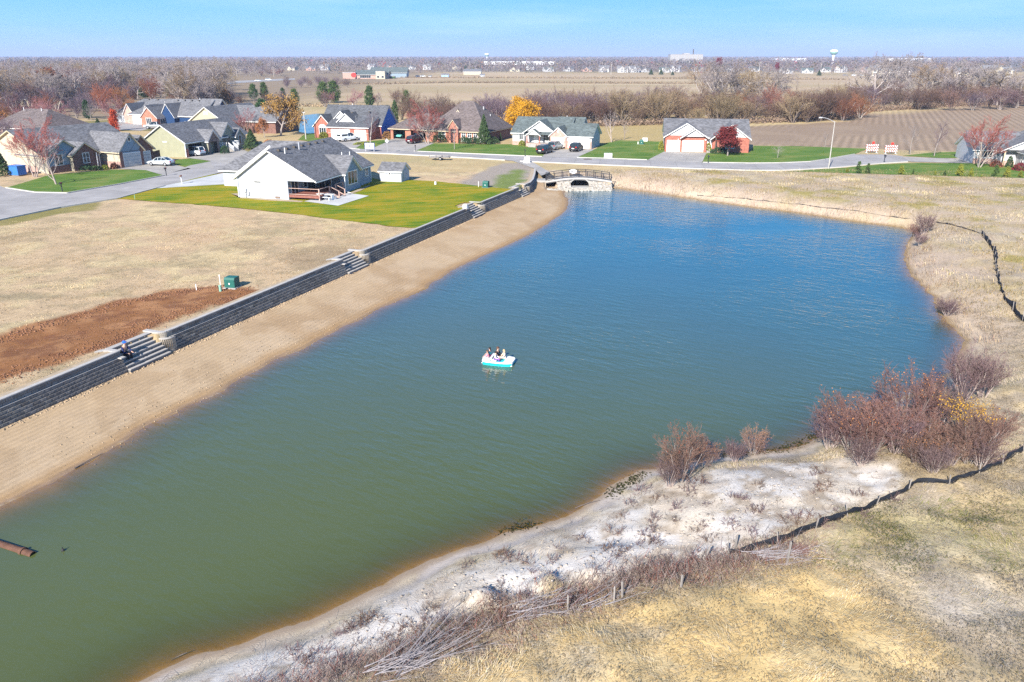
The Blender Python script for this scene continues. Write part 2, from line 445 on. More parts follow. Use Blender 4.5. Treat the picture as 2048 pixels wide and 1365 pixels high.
for f_, w_ in ((.08, .9), (.51, 1.5)):
    c0 = bl + bdir * bL * f_
    CULVERT_RECTS.append([tuple(c0 - bdir * w_ - bn_ * 3.2), tuple(c0 + bdir * w_ - bn_ * 3.2), tuple(c0 + bdir * w_ + bn_ * 6), tuple(c0 - bdir * w_ + bn_ * 6)])
STAIR_RECTS = []
for a, b in ST:
    STAIR_RECTS.append([tuple(a - wback * .3), tuple(b - wback * .3), tuple(b + wback * 1.28), tuple(a + wback * 1.28)])

def ground_z(x, y, want=False):
    x = np.asarray(x, float); y = np.asarray(y, float)
    shp = x.shape; x = x.ravel(); y = y.ravel()
    z = np.zeros(x.shape)
    near = (np.abs(x) < 130) & (y < 175) & (y > -20)
    dp = np.full(x.shape, -99.); lot = np.full(x.shape, -99.); bch = np.full(x.shape, -99.)
    xn, yn = x[near], y[near]
    wob = (fbm(xn, yn, 2.2, 3, 3) - .5) * 1.3
    dpn = poly_sd(xn, yn, POND) + wob * sstep(0, 10, np.abs(xn + 60) ) * .55
    lotn = poly_sd(xn, yn, LOT); bchn = poly_sd(xn, yn, BEACH)
    d = np.maximum(-dpn, 0)
    k = sstep(50, 95, yn)
    A = 1.55 * (1 - k) + 1.78 * k; L = 4.5 * (1 - k) + 2.2 * k
    bank = WZ + .10 * np.minimum(d, 1.4) / 1.4 + (A - .1) * (1 - np.exp(-np.maximum(d - .7, 0) / L))
    dune = (fbm(xn, yn, 3.4, 4, 21) - .5) * .75 * sstep(1.5, 5, d) * (1 - sstep(16, 30, d) * .55) * (1 - sstep(60, 90, yn) * .8)
    bank = bank + dune + (fbm(xn, yn, .8, 3, 25) - .5) * .16 * sstep(1, 3, d) * (1 - sstep(40, 75, yn))
    zz = bank
    dl = np.maximum(-lotn - .5, 0)
    bz = -1.40 + sstep(123, 131, yn) * .75
    t = d / (d + dl + 1e-6)
    beach = WZ + (bz - WZ) * t ** .75 + (fbm(xn, yn, 1.5, 3, 8) - .5) * .05 * np.minimum(d, 1)
    zz = np.where((bchn > -.9) & (lotn > -30) & (dpn < 0) & (d > .9) | (bchn > 0) & (dpn < 0), beach, zz)
    zin = WZ - np.minimum(2.0, np.maximum(dpn, 0) * np.where(yn < 45, .25, .3))
    zz = np.where(dpn > 0, zin, zz)
    lotz = -.05 + (fbm(xn, yn, 1.6, 3, 5) - .5) * .09
    zz = np.where(lotn > 0, lotz, zz)
    for rc in STAIR_RECTS:
        zz = np.where(poly_sd(xn, yn, rc) > 0, -1.5, zz)
    # streets and everything beyond them lie at the zero level
    flat = sstep(138, 146, yn) * (xn < 60) + sstep(128, 138, yn) * (xn >= 60)
    flat = np.clip(flat, 0, 1)
    zz = zz * (1 - flat) + (-.04) * flat
    for rc in CULVERT_RECTS:
        zz = np.where((poly_sd(xn, yn, rc) > 0) & (zz > -1.72), -1.72, zz)
    for (hx, hy, hr, hz) in HUMPS:
        q2 = ((xn - hx) ** 2 + (yn - hy) ** 2) / hr ** 2
        zz = zz + np.where(q2 < 2, hz * np.clip(1 - q2, 0, 1) * (1 + 1.8 * (fbm(xn, yn, .5, 3, 55) - .5)), 0)
    z[:] = -.05 + (fbm(x, y, 3, 2, 31) - .5) * .06
    z[near] = zz
    for fp in (FAR_POND1, FAR_POND2):
        m = (np.abs(x - fp[0][0]) < 80) & (np.abs(y - fp[0][1]) < 90)
        s = poly_sd(x[m], y[m], fp)
        z[m] = np.where(s > -1.5, np.minimum(z[m], -.9 * sstep(-1.5, 1.5, s)), z[m])
    dp[near] = dpn; lot[near] = lotn; bch[near] = bchn
    if want:
        return z.reshape(shp), dp.reshape(shp), lot.reshape(shp), bch.reshape(shp)
    return z.reshape(shp)

def gz(x, y):
    return float(ground_z(np.array([x]), np.array([y]))[0])

def PT(u, v):
    """a pixel of the photograph put down on the terrain"""
    z = 0.
    for _ in range(6):
        x, y = P(u, v, z); z = .5 * z + .5 * gz(x, y)
    x, y = P(u, v, z)
    return (x, y, gz(x, y))

def axis(parts):
    v = [parts[0][0]]
    for a, b, s in parts:
        n = max(1, int(round((b - a) / s)))
        v += list(np.linspace(a, b, n + 1)[1:])
    return np.array(v)
xs = axis([(-34, 34, .25), (34, 66, .55), (66, 130, 1.6)])
xs = np.concatenate([-np.geomspace(130, 14000, 34)[::-1][:-1], axis([(-130, -66, 1.6), (-66, -34, .5)])[:-1], xs[:-1], np.geomspace(130, 14000, 34)])
ys = np.concatenate([axis([(-60, 10, 6), (10, 18, .6), (18, 72, .23), (72, 112, .42), (112, 150, .6), (150, 270, 1.5)])[:-1], np.geomspace(270, 14000, 64)])
GX, GY = np.meshgrid(xs, ys)
GZ, DP, LT, BC = ground_z(GX, GY, True)
nx, ny = len(xs), len(ys)
V = np.stack([GX.ravel(), GY.ravel(), GZ.ravel()], 1)
ii = np.arange(nx * ny).reshape(ny, nx)
F = np.stack([ii[:-1, :-1].ravel(), ii[:-1, 1:].ravel(), ii[1:, 1:].ravel(), ii[1:, :-1].ravel()], 1)

# --- what covers the ground, as plain surface colour
def pw(pts, z=0.):
    return [P(u, v, z) for u, v in pts]
X, Y = GX.ravel(), GY.ravel(); dpf, ltf, bcf = DP.ravel(), LT.ravel(), BC.ravel()
c = np.empty((len(X), 3)); rough = np.full(len(X), .32); rake = np.zeros(len(X)); rows = np.zeros(len(X))
def lay(w, col, rg=None):
    w = np.clip(w, 0, 1)
    c[:] = c * (1 - w[:, None]) + np.array(col) * w[:, None]
    if rg is not None:
        rough[:] = rough * (1 - w) + rg * w
def zone(pts, z, soft, wob, ws=3.0, seed=0, world=False):
    pp = pts if world else pw(pts, z)
    a = np.array(pp); m = (X > a[:, 0].min() - 15) & (X < a[:, 0].max() + 15) & (Y > a[:, 1].min() - 15) & (Y < a[:, 1].max() + 15)
    w = np.zeros(len(X))
    s = poly_sd(X[m], Y[m], pp) + (fbm(X[m], Y[m], ws, 4, seed) - .5) * 2 * wob
    w[m] = sstep(-soft, soft, s)
    return w
n1 = fbm(X, Y, 9, 4, 41); n2 = fbm(X, Y, 2.6, 4, 43); n3 = fbm(X, Y, .9, 3, 47)
c[:] = (.46, .355, .215)
lay((n1 - .45) * 4, (.40, .33, .20)); lay(sstep(.5, .7, n2) * .6, (.53, .43, .27)); lay(sstep(.55, .72, n1 * .5 + n2 * .5) * .5, (.31, .27, .13))
# far country: pale stubble, meadow, dark woodland floor
lay(sstep(300, 330, Y) * (1 - sstep(900, 1000, Y)), (.44, .34, .235), .2)
band = fbm(X * .2, Y, 26, 3, 51)
lay(sstep(300, 330, Y) * sstep(.5, .62, band) * .6, (.35, .285, .17))
lay(sstep(300, 330, Y) * sstep(.42, .3, band) * .5, (.53, .43, .29))
lay(sstep(950, 1050, Y), (.21, .18, .15), .3)
lay(sstep(-75, -115, X + (n1 - .5) * 40) * sstep(240, 270, Y), (.27, .21, .15), .3)
# the mown dry lot above the wall
lotw = sstep(0, .3, ltf) * (Y < 135)
lay(lotw, (.50, .38, .255), .32); lay(lotw * sstep(.46, .68, n2) * .8, (.57, .46, .29)); lay(lotw * sstep(.56, .7, fbm(X, Y, 4.5, 4, 61)) * .55, (.33, .265, .17))
lay(lotw * sstep(.55, .66, fbm(X, Y, 1.1, 4, 63)) * .45, (.30, .245, .16)); lay(lotw * sstep(.5, .7, n1) * .45, (.52, .37, .25))
g = zone([(-90,420),(0,452),(120,428),(195,418),(205,402),(250,396),(150,396),(0,430)], 0, .5, .8, 2, 3); lay(g * .75, (.20, .185, .06), .4)
dirt = zone([(-160,720),(0,668),(120,632),(260,597),(330,578),(440,572),(520,580),(500,598),(420,612),(330,640),(245,690),(150,715),(0,765),(-160,840)], 0, .5, 1.0, 2.5, 7)
lay(dirt, (.27, .135, .07), .3); lay(dirt * sstep(.5, .65, n2), (.35, .19, .105)); lay(dirt * sstep(.52, .66, n3) * .7, (.18, .085, .05))
lay(zone([(570,500),(640,485),(735,500),(705,515),(680,535),(600,540),(560,520)], 0, .8, 1.4, 3, 9) * .7, (.30, .225, .15), .3)
lay(zone([(-50,590),(60,585),(210,590),(60,600),(-50,610)], 0, .5, 1.4, 3, 12) * .55, (.27, .23, .15))
lay(zone([(890,382),(955,345),(1005,326),(1055,326),(1066,345),(1060,362),(1030,378),(990,384)], 0, .9, 1.2, 3, 10), (.33, .285, .245), .3)
lay(zone([(980,384),(1000,352),(1035,338),(1052,340),(1048,362),(1030,376)], 0, 1.0, 1.4, 2, 11) * .85, (.15, .20, .05), .35)
# the beach below the wall: dragged sand
bw = ((bcf > 0) & (dpf < 0)).astype(float)
lay(bw, (.455, .345, .235), .13); lay(bw * sstep(.45, .65, n1), (.40, .29, .19)); lay(bw * sstep(.5, .7, n2) * .5, (.50, .39, .28))
lay(bw * sstep(-1.6, -.5, dpf) * .75, (.345, .225, .125)); lay(bw * sstep(.56, .62, fbm(X * .6 + Y * .25, Y * .25 - X * .1, 1.2, 4, 72)) * .4, (.35, .25, .16)); lay(bw * sstep(-.55, -.1, dpf) * .8, (.235, .17, .13))
rake[:] = bw * (1 - sstep(85, 105, Y)) * sstep(.35, .5, fbm(X, Y, 7, 3, 71) + .08)
# right and near banks
rb = ((ltf < 0) & (bw < .5) & (dpf < 0) & (Y < 138)).astype(float)
lay(rb, (.44, .355, .23), .34); lay(rb * sstep(.45, .62, n2) * .8, (.50, .42, .31)); lay(rb * sstep(.5, .66, n1) * .7, (.385, .31, .215))
lay(rb * sstep(.52, .64, fbm(X, Y, 5, 4, 81)) * sstep(60, 75, Y) * .8, (.30, .255, .09))
lay(rb * sstep(.56, .64, fbm(X, Y, 1.6, 4, 83)) * .6, (.34, .29, .24))
ws = zone([(1000,1078),(1200,1012),(1295,950),(1440,925),(1560,915),(1700,905),(1800,930),(1810,965),(1770,1000),(1640,1050),(1560,1080),(1460,1110),(1380,1135),(1250,1155),(1150,1190),(1050,1215),(950,1225),(860,1255),(780,1295),(700,1345),(640,1420),(200,1420),(360,1330),(640,1250),(800,1172),(930,1112)], -.9, .5, 1.2, 2.2, 17) * rb
lay(ws, (.64, .595, .55), .22); lay(ws * sstep(.46, .6, n2) * .55, (.55, .465, .36)); lay(ws * sstep(.54, .62, fbm(X, Y, 1.5, 4, 86)) * .55, (.48, .41, .34), .3); lay(ws * sstep(.58, .66, fbm(X, Y, .8, 4, 85)) * .7, (.33, .265, .20))
bank_r = rb * sstep(-7, -2.5, dpf) * sstep(40, 55, Y)
lay(bank_r * .7, (.47, .375, .295), .3); lay(rb * sstep(60, 72, Y) * sstep(.45, .6, fbm(X, Y, 3.4, 4, 88)) * .6, (.46, .365, .29), .25)
lay(rb * sstep(-1.5, -.8, dpf + (n3 - .5) * 1.6) * (1 - sstep(40, 60, Y)) * (.45 + .5 * sstep(.4, .6, n2)), (.45, .40, .365), .16)
lay(rb * sstep(-.55, -.2, dpf) * (1 - sstep(40, 60, Y)), (.31, .245, .19), .1)
lay(rb * sstep(-.8, -.1, dpf) * sstep(40, 60, Y), (.26, .18, .10), .3)
gg = zone([(1090,1250),(1250,1195),(1420,1160),(1640,1115),(1720,1150),(1780,1230),(1850,1320),(1830,1450),(640,1450),(830,1370),(1000,1300)], -.4, .7, 1.6, 3, 19) * rb
lay(gg, (.56, .425, .235), .2); lay(gg * sstep(.48, .6, n2) * .7, (.62, .49, .30)); lay(gg * sstep(.58, .7, fbm(X, Y, 2.8, 4, 87)) * .6, (.50, .45, .38))
lay(zone([(1640,1060),(1760,1020),(1900,1010),(2100,1010),(2100,1110),(1960,1115),(1800,1110),(1690,1120)], -.4, .8, 1.6, 2.5, 23) * rb * sstep(.35, .6, n2 + .05) * .4, (.35, .31, .13), .4)
lay(zone([(1870,1120),(1960,1110),(2000,1160),(1980,1230),(1900,1270),(1850,1200)], -.4, 1.6, 2.6, 2.0, 27) * rb * .55, (.47, .425, .38), .3)
lay(zone([(560,1420),(800,1310),(930,1240),(1090,1190),(1290,1150),(1450,1125),(1490,1150),(1300,1195),(1130,1250),(960,1330),(800,1420)], -.5, .5, 1.1, 2, 29) * rb * .5, (.30, .225, .17), .45)
# pond bed
lay((dpf > 0).astype(float), (.30, .205, .105), .15)
# ploughed field on the right
pf_ = zone([(1395,254),(1520,249),(1690,240),(1720,226),(1900,214),(2300,196),(2300,330),(2060,322),(1900,302),(1800,300),(1720,296),(1500,290),(1420,292)], 0, 1.5, 2, 8, 33)
lay(pf_, (.285, .215, .16), .2); lay(pf_ * sstep(.45, .65, n1) * .5, (.34, .26, .19)); rows[:] = pf_ * sstep(.4, .55, fbm(X, Y, 30, 3, 91) + .07)
lay(zone([(1180,250),(1330,247),(1330,285),(1240,283),(1190,290)], 0, 1, 2, 5, 35) * .8, (.40, .31, .16), .4)
edge = zone([(1395,258),(1520,252),(1690,243),(1725,228),(1900,216),(1900,211),(1700,222),(1660,240),(1395,250)], 0, 2, 2, 6, 36)
lay(edge * .8, (.52, .41, .24), .4)
lum = c @ np.array([.3, .55, .15]); c = np.clip((lum[:, None] + (c - lum[:, None]) * 1.16) * .86, .01, 1)
gme = mesh_np('ground', V, F, True)
col_attr(gme, 'surface', c); f_attr(gme, 'relief', rough); f_attr(gme, 'rake', rake); f_attr(gme, 'rows', rows)

m, n, l, b = new_mat('ground')
b.inputs['Roughness'].default_value = .95; b.inputs['Specular IOR Level'].default_value = .1
def attr(n, name):
    a = n.new('ShaderNodeAttribute'); a.attribute_name = name; return a
geo = n.new('ShaderNodeNewGeometry')
def noise(n, l, vec, sc, det=4, ro=.6):
    z = n.new('ShaderNodeTexNoise'); z.inputs['Scale'].default_value = sc; z.inputs['Detail'].default_value = det; z.inputs['Roughness'].default_value = ro
    l.new(vec, z.inputs['Vector']); return z.outputs['Fac']
def math_(n, l, op, a, b_=None, c_=None):
    q = n.new('ShaderNodeMath'); q.operation = op
    for i, s in enumerate((a, b_, c_)):
        if s is None: continue
        if isinstance(s, (int, float)): q.inputs[i].default_value = s
        else: l.new(s, q.inputs[i])
    return q.outputs[0]
mp = n.new('ShaderNodeMapping'); mp.vector_type = 'TEXTURE'; mp.inputs['Rotation'].default_value = (0, 0, R(62)); mp.inputs['Scale'].default_value = (1.7, .8, 1)
l.new(geo.outputs['Position'], mp.inputs[0])
na = noise(n, l, mp.outputs[0], 1.5, 7, .75); nb = noise(n, l, geo.outputs['Position'], 9, 5, .7); nc = noise(n, l, geo.outputs['Position'], .35, 4, .6)
tot = math_(n, l, 'ADD', math_(n, l, 'ADD', math_(n, l, 'MULTIPLY', na, .9), math_(n, l, 'MULTIPLY', nb, .8)), math_(n, l, 'MULTIPLY', nc, .3))
spk = n.new('ShaderNodeMapRange'); spk.inputs[1].default_value = .56; spk.inputs[2].default_value = .70; spk.inputs[3].default_value = 0; spk.inputs[4].default_value = .42
l.new(noise(n, l, mp.outputs[0], 3.2, 5, .75), spk.inputs[0])
# matted stalks: thin strands that swirl with a slow turn of direction
wr = n.new('ShaderNodeTexNoise'); wr.inputs['Scale'].default_value = .22; wr.inputs['Detail'].default_value = 2; l.new(geo.outputs['Position'], wr.inputs['Vector'])
vr = n.new('ShaderNodeVectorRotate'); vr.rotation_type = 'Z_AXIS'; l.new(geo.outputs['Position'], vr.inputs['Vector']); l.new(math_(n, l, 'MULTIPLY', wr.outputs['Fac'], 1.3), vr.inputs['Angle'])
fm = n.new('ShaderNodeMapping'); fm.vector_type = 'TEXTURE'; fm.inputs['Rotation'].default_value = (0, 0, R(-20)); fm.inputs['Scale'].default_value = (.42, .055, 1); l.new(vr.outputs[0], fm.inputs[0])
fib = noise(n, l, fm.outputs[0], 1.0, 4, .6)
tot = math_(n, l, 'ADD', tot, math_(n, l, 'MULTIPLY', math_(n, l, 'SUBTRACT', fib, .47), 1.5))
tot = math_(n, l, 'SUBTRACT', math_(n, l, 'SUBTRACT', tot, .95), spk.outputs[0])
fac = math_(n, l, 'ADD', math_(n, l, 'MULTIPLY', math_(n, l, 'MULTIPLY', tot, 2.6), attr(n, 'relief').outputs['Fac']), 1.0)
# drag lines in the beach sand and rows in the ploughed field
def stripes(angle, period, wobble):
    q = n.new('ShaderNodeMapping'); q.inputs['Rotation'].default_value = (0, 0, angle); l.new(geo.outputs['Position'], q.inputs[0])
    s = n.new('ShaderNodeSeparateXYZ'); l.new(q.outputs[0], s.inputs[0])
    w = noise(n, l, geo.outputs['Position'], .4, 3)
    w2 = noise(n, l, geo.outputs['Position'], 2.5, 3)
    t = math_(n, l, 'ADD', s.outputs['X'], math_(n, l, 'MULTIPLY', w, wobble))
    t = math_(n, l, 'ADD', t, math_(n, l, 'MULTIPLY', w2, wobble * .25))
    return math_(n, l, 'SINE', math_(n, l, 'MULTIPLY', t, 2 * math.pi / period))
wall_az = math.atan2(wdir[0], wdir[1])
st1 = stripes(wall_az, .42, .35)
st1b = math_(n, l, 'MULTIPLY', st1, math_(n, l, 'MULTIPLY', attr(n, 'rake').outputs['Fac'], math_(n, l, 'MULTIPLY', noise(n, l, geo.outputs['Position'], 1.1, 4), 1.6)))
st2 = math_(n, l, 'MULTIPLY', stripes(R(24), 1.9, .5), math_(n, l, 'MULTIPLY', attr(n, 'rows').outputs['Fac'], math_(n, l, 'MULTIPLY', noise(n, l, geo.outputs['Position'], .09, 3), 2.0)))
fac = math_(n, l, 'ADD', fac, math_(n, l, 'MULTIPLY', st1b, .075)); fac = math_(n, l, 'ADD', fac, math_(n, l, 'MULTIPLY', st2, .15))
fac = math_(n, l, 'MAXIMUM', fac, .3)
mu = n.new('ShaderNodeVectorMath'); mu.operation = 'SCALE'; l.new(attr(n, 'surface').outputs['Color'], mu.inputs[0]); l.new(fac, mu.inputs['Scale'])
l.new(mu.outputs[0], b.inputs['Base Color'])
hh = math_(n, l, 'ADD', math_(n, l, 'MULTIPLY', tot, math_(n, l, 'MULTIPLY', attr(n, 'relief').outputs['Fac'], 1.6)), math_(n, l, 'ADD', math_(n, l, 'MULTIPLY', st1b, .15), math_(n, l, 'MULTIPLY', st2, .4)))
bp = n.new('ShaderNodeBump'); bp.inputs['Strength'].default_value = .55; bp.inputs['Distance'].default_value = .10
l.new(hh, bp.inputs['Height']); l.new(bp.outputs[0], b.inputs['Normal'])
tag(link('ground', gme, m), kind='structure')

# ------------------------------------------------------------------ water
def water_mat(name, body, clear=True, bumpd=.065, sc=1.0):
    m, n, l, b = new_mat(name)
    n.remove(b); o = n['Material Output']
    geo = n.new('ShaderNodeNewGeometry')
    mp = n.new('ShaderNodeMapping'); mp.vector_type = 'TEXTURE'; mp.inputs['Rotation'].default_value = (0, 0, R(-38)); mp.inputs['Scale'].default_value = (1.5, .5, 1)
    l.new(geo.outputs['Position'], mp.inputs[0])
    mp2 = n.new('ShaderNodeMapping'); mp2.vector_type = 'TEXTURE'; mp2.inputs['Rotation'].default_value = (0, 0, R(-18)); mp2.inputs['Scale'].default_value = (1.6, .7, 1)
    l.new(geo.outputs['Position'], mp2.inputs[0])
    a = noise(n, l, mp.outputs[0], 1.25 * sc, 3, .55); c2 = noise(n, l, mp2.outputs[0], .55 * sc, 3, .5); g = noise(n, l, geo.outputs['Position'], .05, 3, .5)
    gust = n.new('ShaderNodeMapRange'); gust.inputs[1].default_value = .35; gust.inputs[2].default_value = .65; gust.inputs[3].default_value = .28; gust.inputs[4].default_value = 1.25
    l.new(g, gust.inputs[0])
    h = math_(n, l, 'ADD', math_(n, l, 'MULTIPLY', a, 1.0), math_(n, l, 'MULTIPLY', c2, .8))
    h = math_(n, l, 'MULTIPLY', h, gust.outputs[0])
    bp = n.new('ShaderNodeBump'); bp.inputs['Strength'].default_value = 1.0; bp.inputs['Distance'].default_value = bumpd
    l.new(h, bp.inputs['Height'])
    gl = n.new('ShaderNodeBsdfGlossy'); gl.inputs['Roughness'].default_value = .04; gl.inputs['Color'].default_value = (.9, .95, 1, 1); l.new(bp.outputs[0], gl.inputs['Normal'])
    df = n.new('ShaderNodeBsdfDiffuse'); df.inputs['Color'].default_value = (*body, 1)
    dt = n.new('ShaderNodeVectorMath'); dt.operation = 'DOT_PRODUCT'; l.new(geo.outputs['Incoming'], dt.inputs[0]); l.new(bp.outputs[0], dt.inputs[1])
    frs = math_(n, l, 'ADD', math_(n, l, 'MULTIPLY', math_(n, l, 'POWER', math_(n, l, 'SUBTRACT', 1.0, math_(n, l, 'MINIMUM', math_(n, l, 'ABSOLUTE', dt.outputs['Value']), 1.0)), 4.6), .97), .025)
    if clear:
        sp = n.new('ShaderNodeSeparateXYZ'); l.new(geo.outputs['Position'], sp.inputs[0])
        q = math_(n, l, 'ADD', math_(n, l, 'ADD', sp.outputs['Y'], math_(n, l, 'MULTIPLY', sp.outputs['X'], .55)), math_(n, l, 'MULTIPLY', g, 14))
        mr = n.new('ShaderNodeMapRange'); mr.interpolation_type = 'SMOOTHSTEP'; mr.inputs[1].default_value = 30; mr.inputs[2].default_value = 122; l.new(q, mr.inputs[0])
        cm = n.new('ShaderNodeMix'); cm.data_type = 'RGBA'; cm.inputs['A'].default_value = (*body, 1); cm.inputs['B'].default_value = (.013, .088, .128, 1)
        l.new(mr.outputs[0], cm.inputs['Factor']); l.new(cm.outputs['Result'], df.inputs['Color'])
    under = df.outputs[0]
    if clear:
        tr = n.new('ShaderNodeBsdfTransparent'); tr.inputs['Color'].default_value = (.95, .86, .66, 1)
        dm = math_(n, l, 'POWER', 2.718, math_(n, l, 'MULTIPLY', attr(n, 'depth').outputs['Fac'], -3.0))
        mxs = n.new('ShaderNodeMixShader'); l.new(dm, mxs.inputs[0]); l.new(under, mxs.inputs[1]); l.new(tr.outputs[0], mxs.inputs[2]); under = mxs.outputs[0]
    mx = n.new('ShaderNodeMixShader'); l.new(frs, mx.inputs[0]); l.new(under, mx.inputs[1]); l.new(gl.outputs[0], mx.inputs[2])
    l.new(mx.outputs[0], o.inputs['Surface'])
    return m
wx = axis([(-46, 66, .55)]); wy = axis([(4, 40, .35), (40, 142, .6)])
QX, QY = np.meshgrid(wx, wy); QZ = ground_z(QX, QY)
wi = np.arange(QX.size).reshape(QX.shape)
WF = np.stack([wi[:-1, :-1].ravel(), wi[:-1, 1:].ravel(), wi[1:, 1:].ravel(), wi[1:, :-1].ravel()], 1)
sdp = poly_sd(QX.ravel(), QY.ravel(), POND)
keep = (sdp[WF] > -4).any(1); WF = WF[keep]
us = np.unique(WF); remap = np.full(QX.size, -1); remap[us] = np.arange(len(us))
wme = mesh_np('pond', np.stack([QX.ravel()[us], QY.ravel()[us], np.full(len(us), WZ)], 1), remap[WF], True)
f_attr(wme, 'depth', np.maximum(WZ - QZ.ravel()[us], 0))
tag(link('pond', wme, water_mat('pond_water', (.080, .098, .033))), kind='structure')

def ngon(pts, z, step=None, jit=0., seed=0):
    """a flat sheet with an optionally uneven outline"""
    out = []
    r = random.Random(seed)
    for (ax, ay), (bx, by) in zip(pts, pts[1:] + pts[:1]):
        L = math.hypot(bx - ax, by - ay)
        k = max(1, int(L / step)) if step else 1
        for i in range(k):
            t = i / k
            out.append((ax + (bx - ax) * t + (r.uniform(-jit, jit) if i or jit else 0), ay + (by - ay) * t + (r.uniform(-jit, jit) if i or jit else 0), z))
    tri = tessellate_polygon([[Vector(p) for p in out]])
    f = []
    for t in tri:
        a, b_, c_ = (out[i] for i in t)
        f.append(t if (b_[0] - a[0]) * (c_[1] - a[1]) - (b_[1] - a[1]) * (c_[0] - a[0]) > 0 else t[::-1])
    return out, f
def sheet(name, pts, z, m, step=None, jit=0., px=True, kind='structure'):
    pts = pw(pts) if px else list(pts)
    v, f = ngon(pts, z, step, jit, len(pts) + int(abs(pts[0][0]) * 10))
    me = bpy.data.meshes.new(name); me.from_pydata(v, [], f); me.update()
    o = link(name, me, m)
    return tag(o, kind=kind)
fw = water_mat('far_water', (.05, .09, .12), False, .03)
sheet('lake_water', [(598,222),(668,220),(672,255),(655,268),(615,270),(594,265)], -.32, fw)
sheet('lake_water', [(388,198),(445,198),(445,212),(385,211)], -.32, fw)

# ------------------------------------------------------------------ lawns
def lawn_mat(name, a_, b2, c3):
    m, n, l, b = new_mat(name)
    b.inputs['Roughness'].default_value = .9; b.inputs['Specular IOR Level'].default_value = .1
    geo = n.new('ShaderNodeNewGeometry')
    mp = n.new('ShaderNodeMapping'); mp.vector_type = 'TEXTURE'; mp.inputs['Rotation'].default_value = (0, 0, R(14)); mp.inputs['Scale'].default_value = (4.0, .7, 1)
    l.new(geo.outputs['Position'], mp.inputs[0])
    x1 = noise(n, l, geo.outputs['Position'], .16, 6, .7); x2 = noise(n, l, mp.outputs[0], .55, 5, .65); x3 = noise(n, l, geo.outputs['Position'], 7, 4, .7)
    r1 = n.new('ShaderNodeValToRGB'); e = r1.color_ramp.elements
    e[0].position = .41; e[0].color = (*a_, 1); e[1].position = .60; e[1].color = (*c3, 1)
    q = r1.color_ramp.elements.new(.5); q.color = (*b2, 1)
    l.new(math_(n, l, 'ADD', math_(n, l, 'MULTIPLY', x1, .5), math_(n, l, 'MULTIPLY', x2, .5)), r1.inputs[0])
    mu = n.new('ShaderNodeVectorMath'); mu.operation = 'SCALE'; l.new(r1.outputs[0], mu.inputs[0])
    l.new(math_(n, l, 'ADD', math_(n, l, 'MULTIPLY', x3, .9), .55), mu.inputs['Scale']); l.new(mu.outputs[0], b.inputs['Base Color'])
    bp = n.new('ShaderNodeBump'); bp.inputs['Strength'].default_value = .7; bp.inputs['Distance'].default_value = .05; l.new(x3, bp.inputs['Height']); l.new(bp.outputs[0], b.inputs['Normal'])
    return m
LA = lawn_mat('lawn_yellow', (.090, .160, .008), (.215, .210, .010), (.325, .225, .018))
LB = lawn_mat('lawn_green', (.068, .135, .022), (.105, .175, .032), (.19, .20, .055))
LC = lawn_mat('lawn_thin', (.13, .13, .045), (.20, .175, .07), (.30, .23, .11))
capu = [tuple(np.array(p)) for p in off([tuple(wa + wdir * 3), tuple(ST[2][0])], .42)]
LAWN_MAIN = pw([(228,397),(300,377),(400,352),(470,345),(600,338),(700,345),(760,360),(815,360),(872,363),(945,371),(1004,377),(1030,379.5)]) + [tuple(ST[2][1] + wback * .42 + wdir * 4.0), tuple(ST[2][1] + wback * .5), tuple(ST[2][1] + wback * 2.6), tuple(ST[2][0] + wback * 2.6), tuple(ST[2][0] + wback * .5)] + pw([(838,457.5),(790,453.5),(680,440),(560,425),(430,412),(330,405)])
sheet('lawn', LAWN_MAIN, .012, LA, 1.2, .16, px=False)
sheet('lawn', [(12,376),(60,362),(100,350),(225,340),(290,340),(331,350),(240,368.5),(135,386.5),(70,385)], .014, LB, 1.0, .05)
sheet('lawn', [(352,320),(385,317),(415,322),(462,331),(430,336.5),(380,337.5),(348,328)], .014, LB, .8, .06)
sheet('lawn', [(470,305),(505,298),(540,292),(520,306),(480,316)], .014, LC, .8, .1)
sheet('lawn', [(698,297),(735,283),(790,278.5),(765,290),(745,298),(720,299)], .014, LB, .8, .06)
sheet('lawn', [(826,302.5),(868,287),(960,289),(1030,289),(1095,300),(1086,313.5),(1050,312.5),(960,307.5),(860,303)], .014, LB, 1.0, .06)
sheet('lawn', [(1192,298),(1205,288),(1240,281),(1328,284),(1330,303),(1296,320.5),(1180,317),(1153,315)], .014, LB, 1.0, .08)
sheet('lawn', [(1404,325),(1414,306),(1500,305),(1508,292),(1600,293),(1735,298),(1708,309),(1655,318),(1618,324),(1560,326.5),(1480,327)], .014, LB, 1.2, .08)
sheet('lawn', [(1570,343),(1690,336),(1762,328.5),(1830,326.5),(1940,327),(2200,330),(2200,362),(2048,356.5),(1900,352.5),(1700,347)], .014, LB, 1.2, .12)
sheet('lawn', [(1806,312),(1860,306),(1935,303),(1990,306),(1950,316),(1880,316.5)], .014, LB, 1.0, .1)
sheet('lawn', [(610,268),(660,264),(655,282),(625,284),(596,280)], .014, LB, 1.2, .1)
sheet('lawn', [(60,248),(240,240),(330,248),(300,262),(180,262),(60,270)], .012, LC, 2, .4)

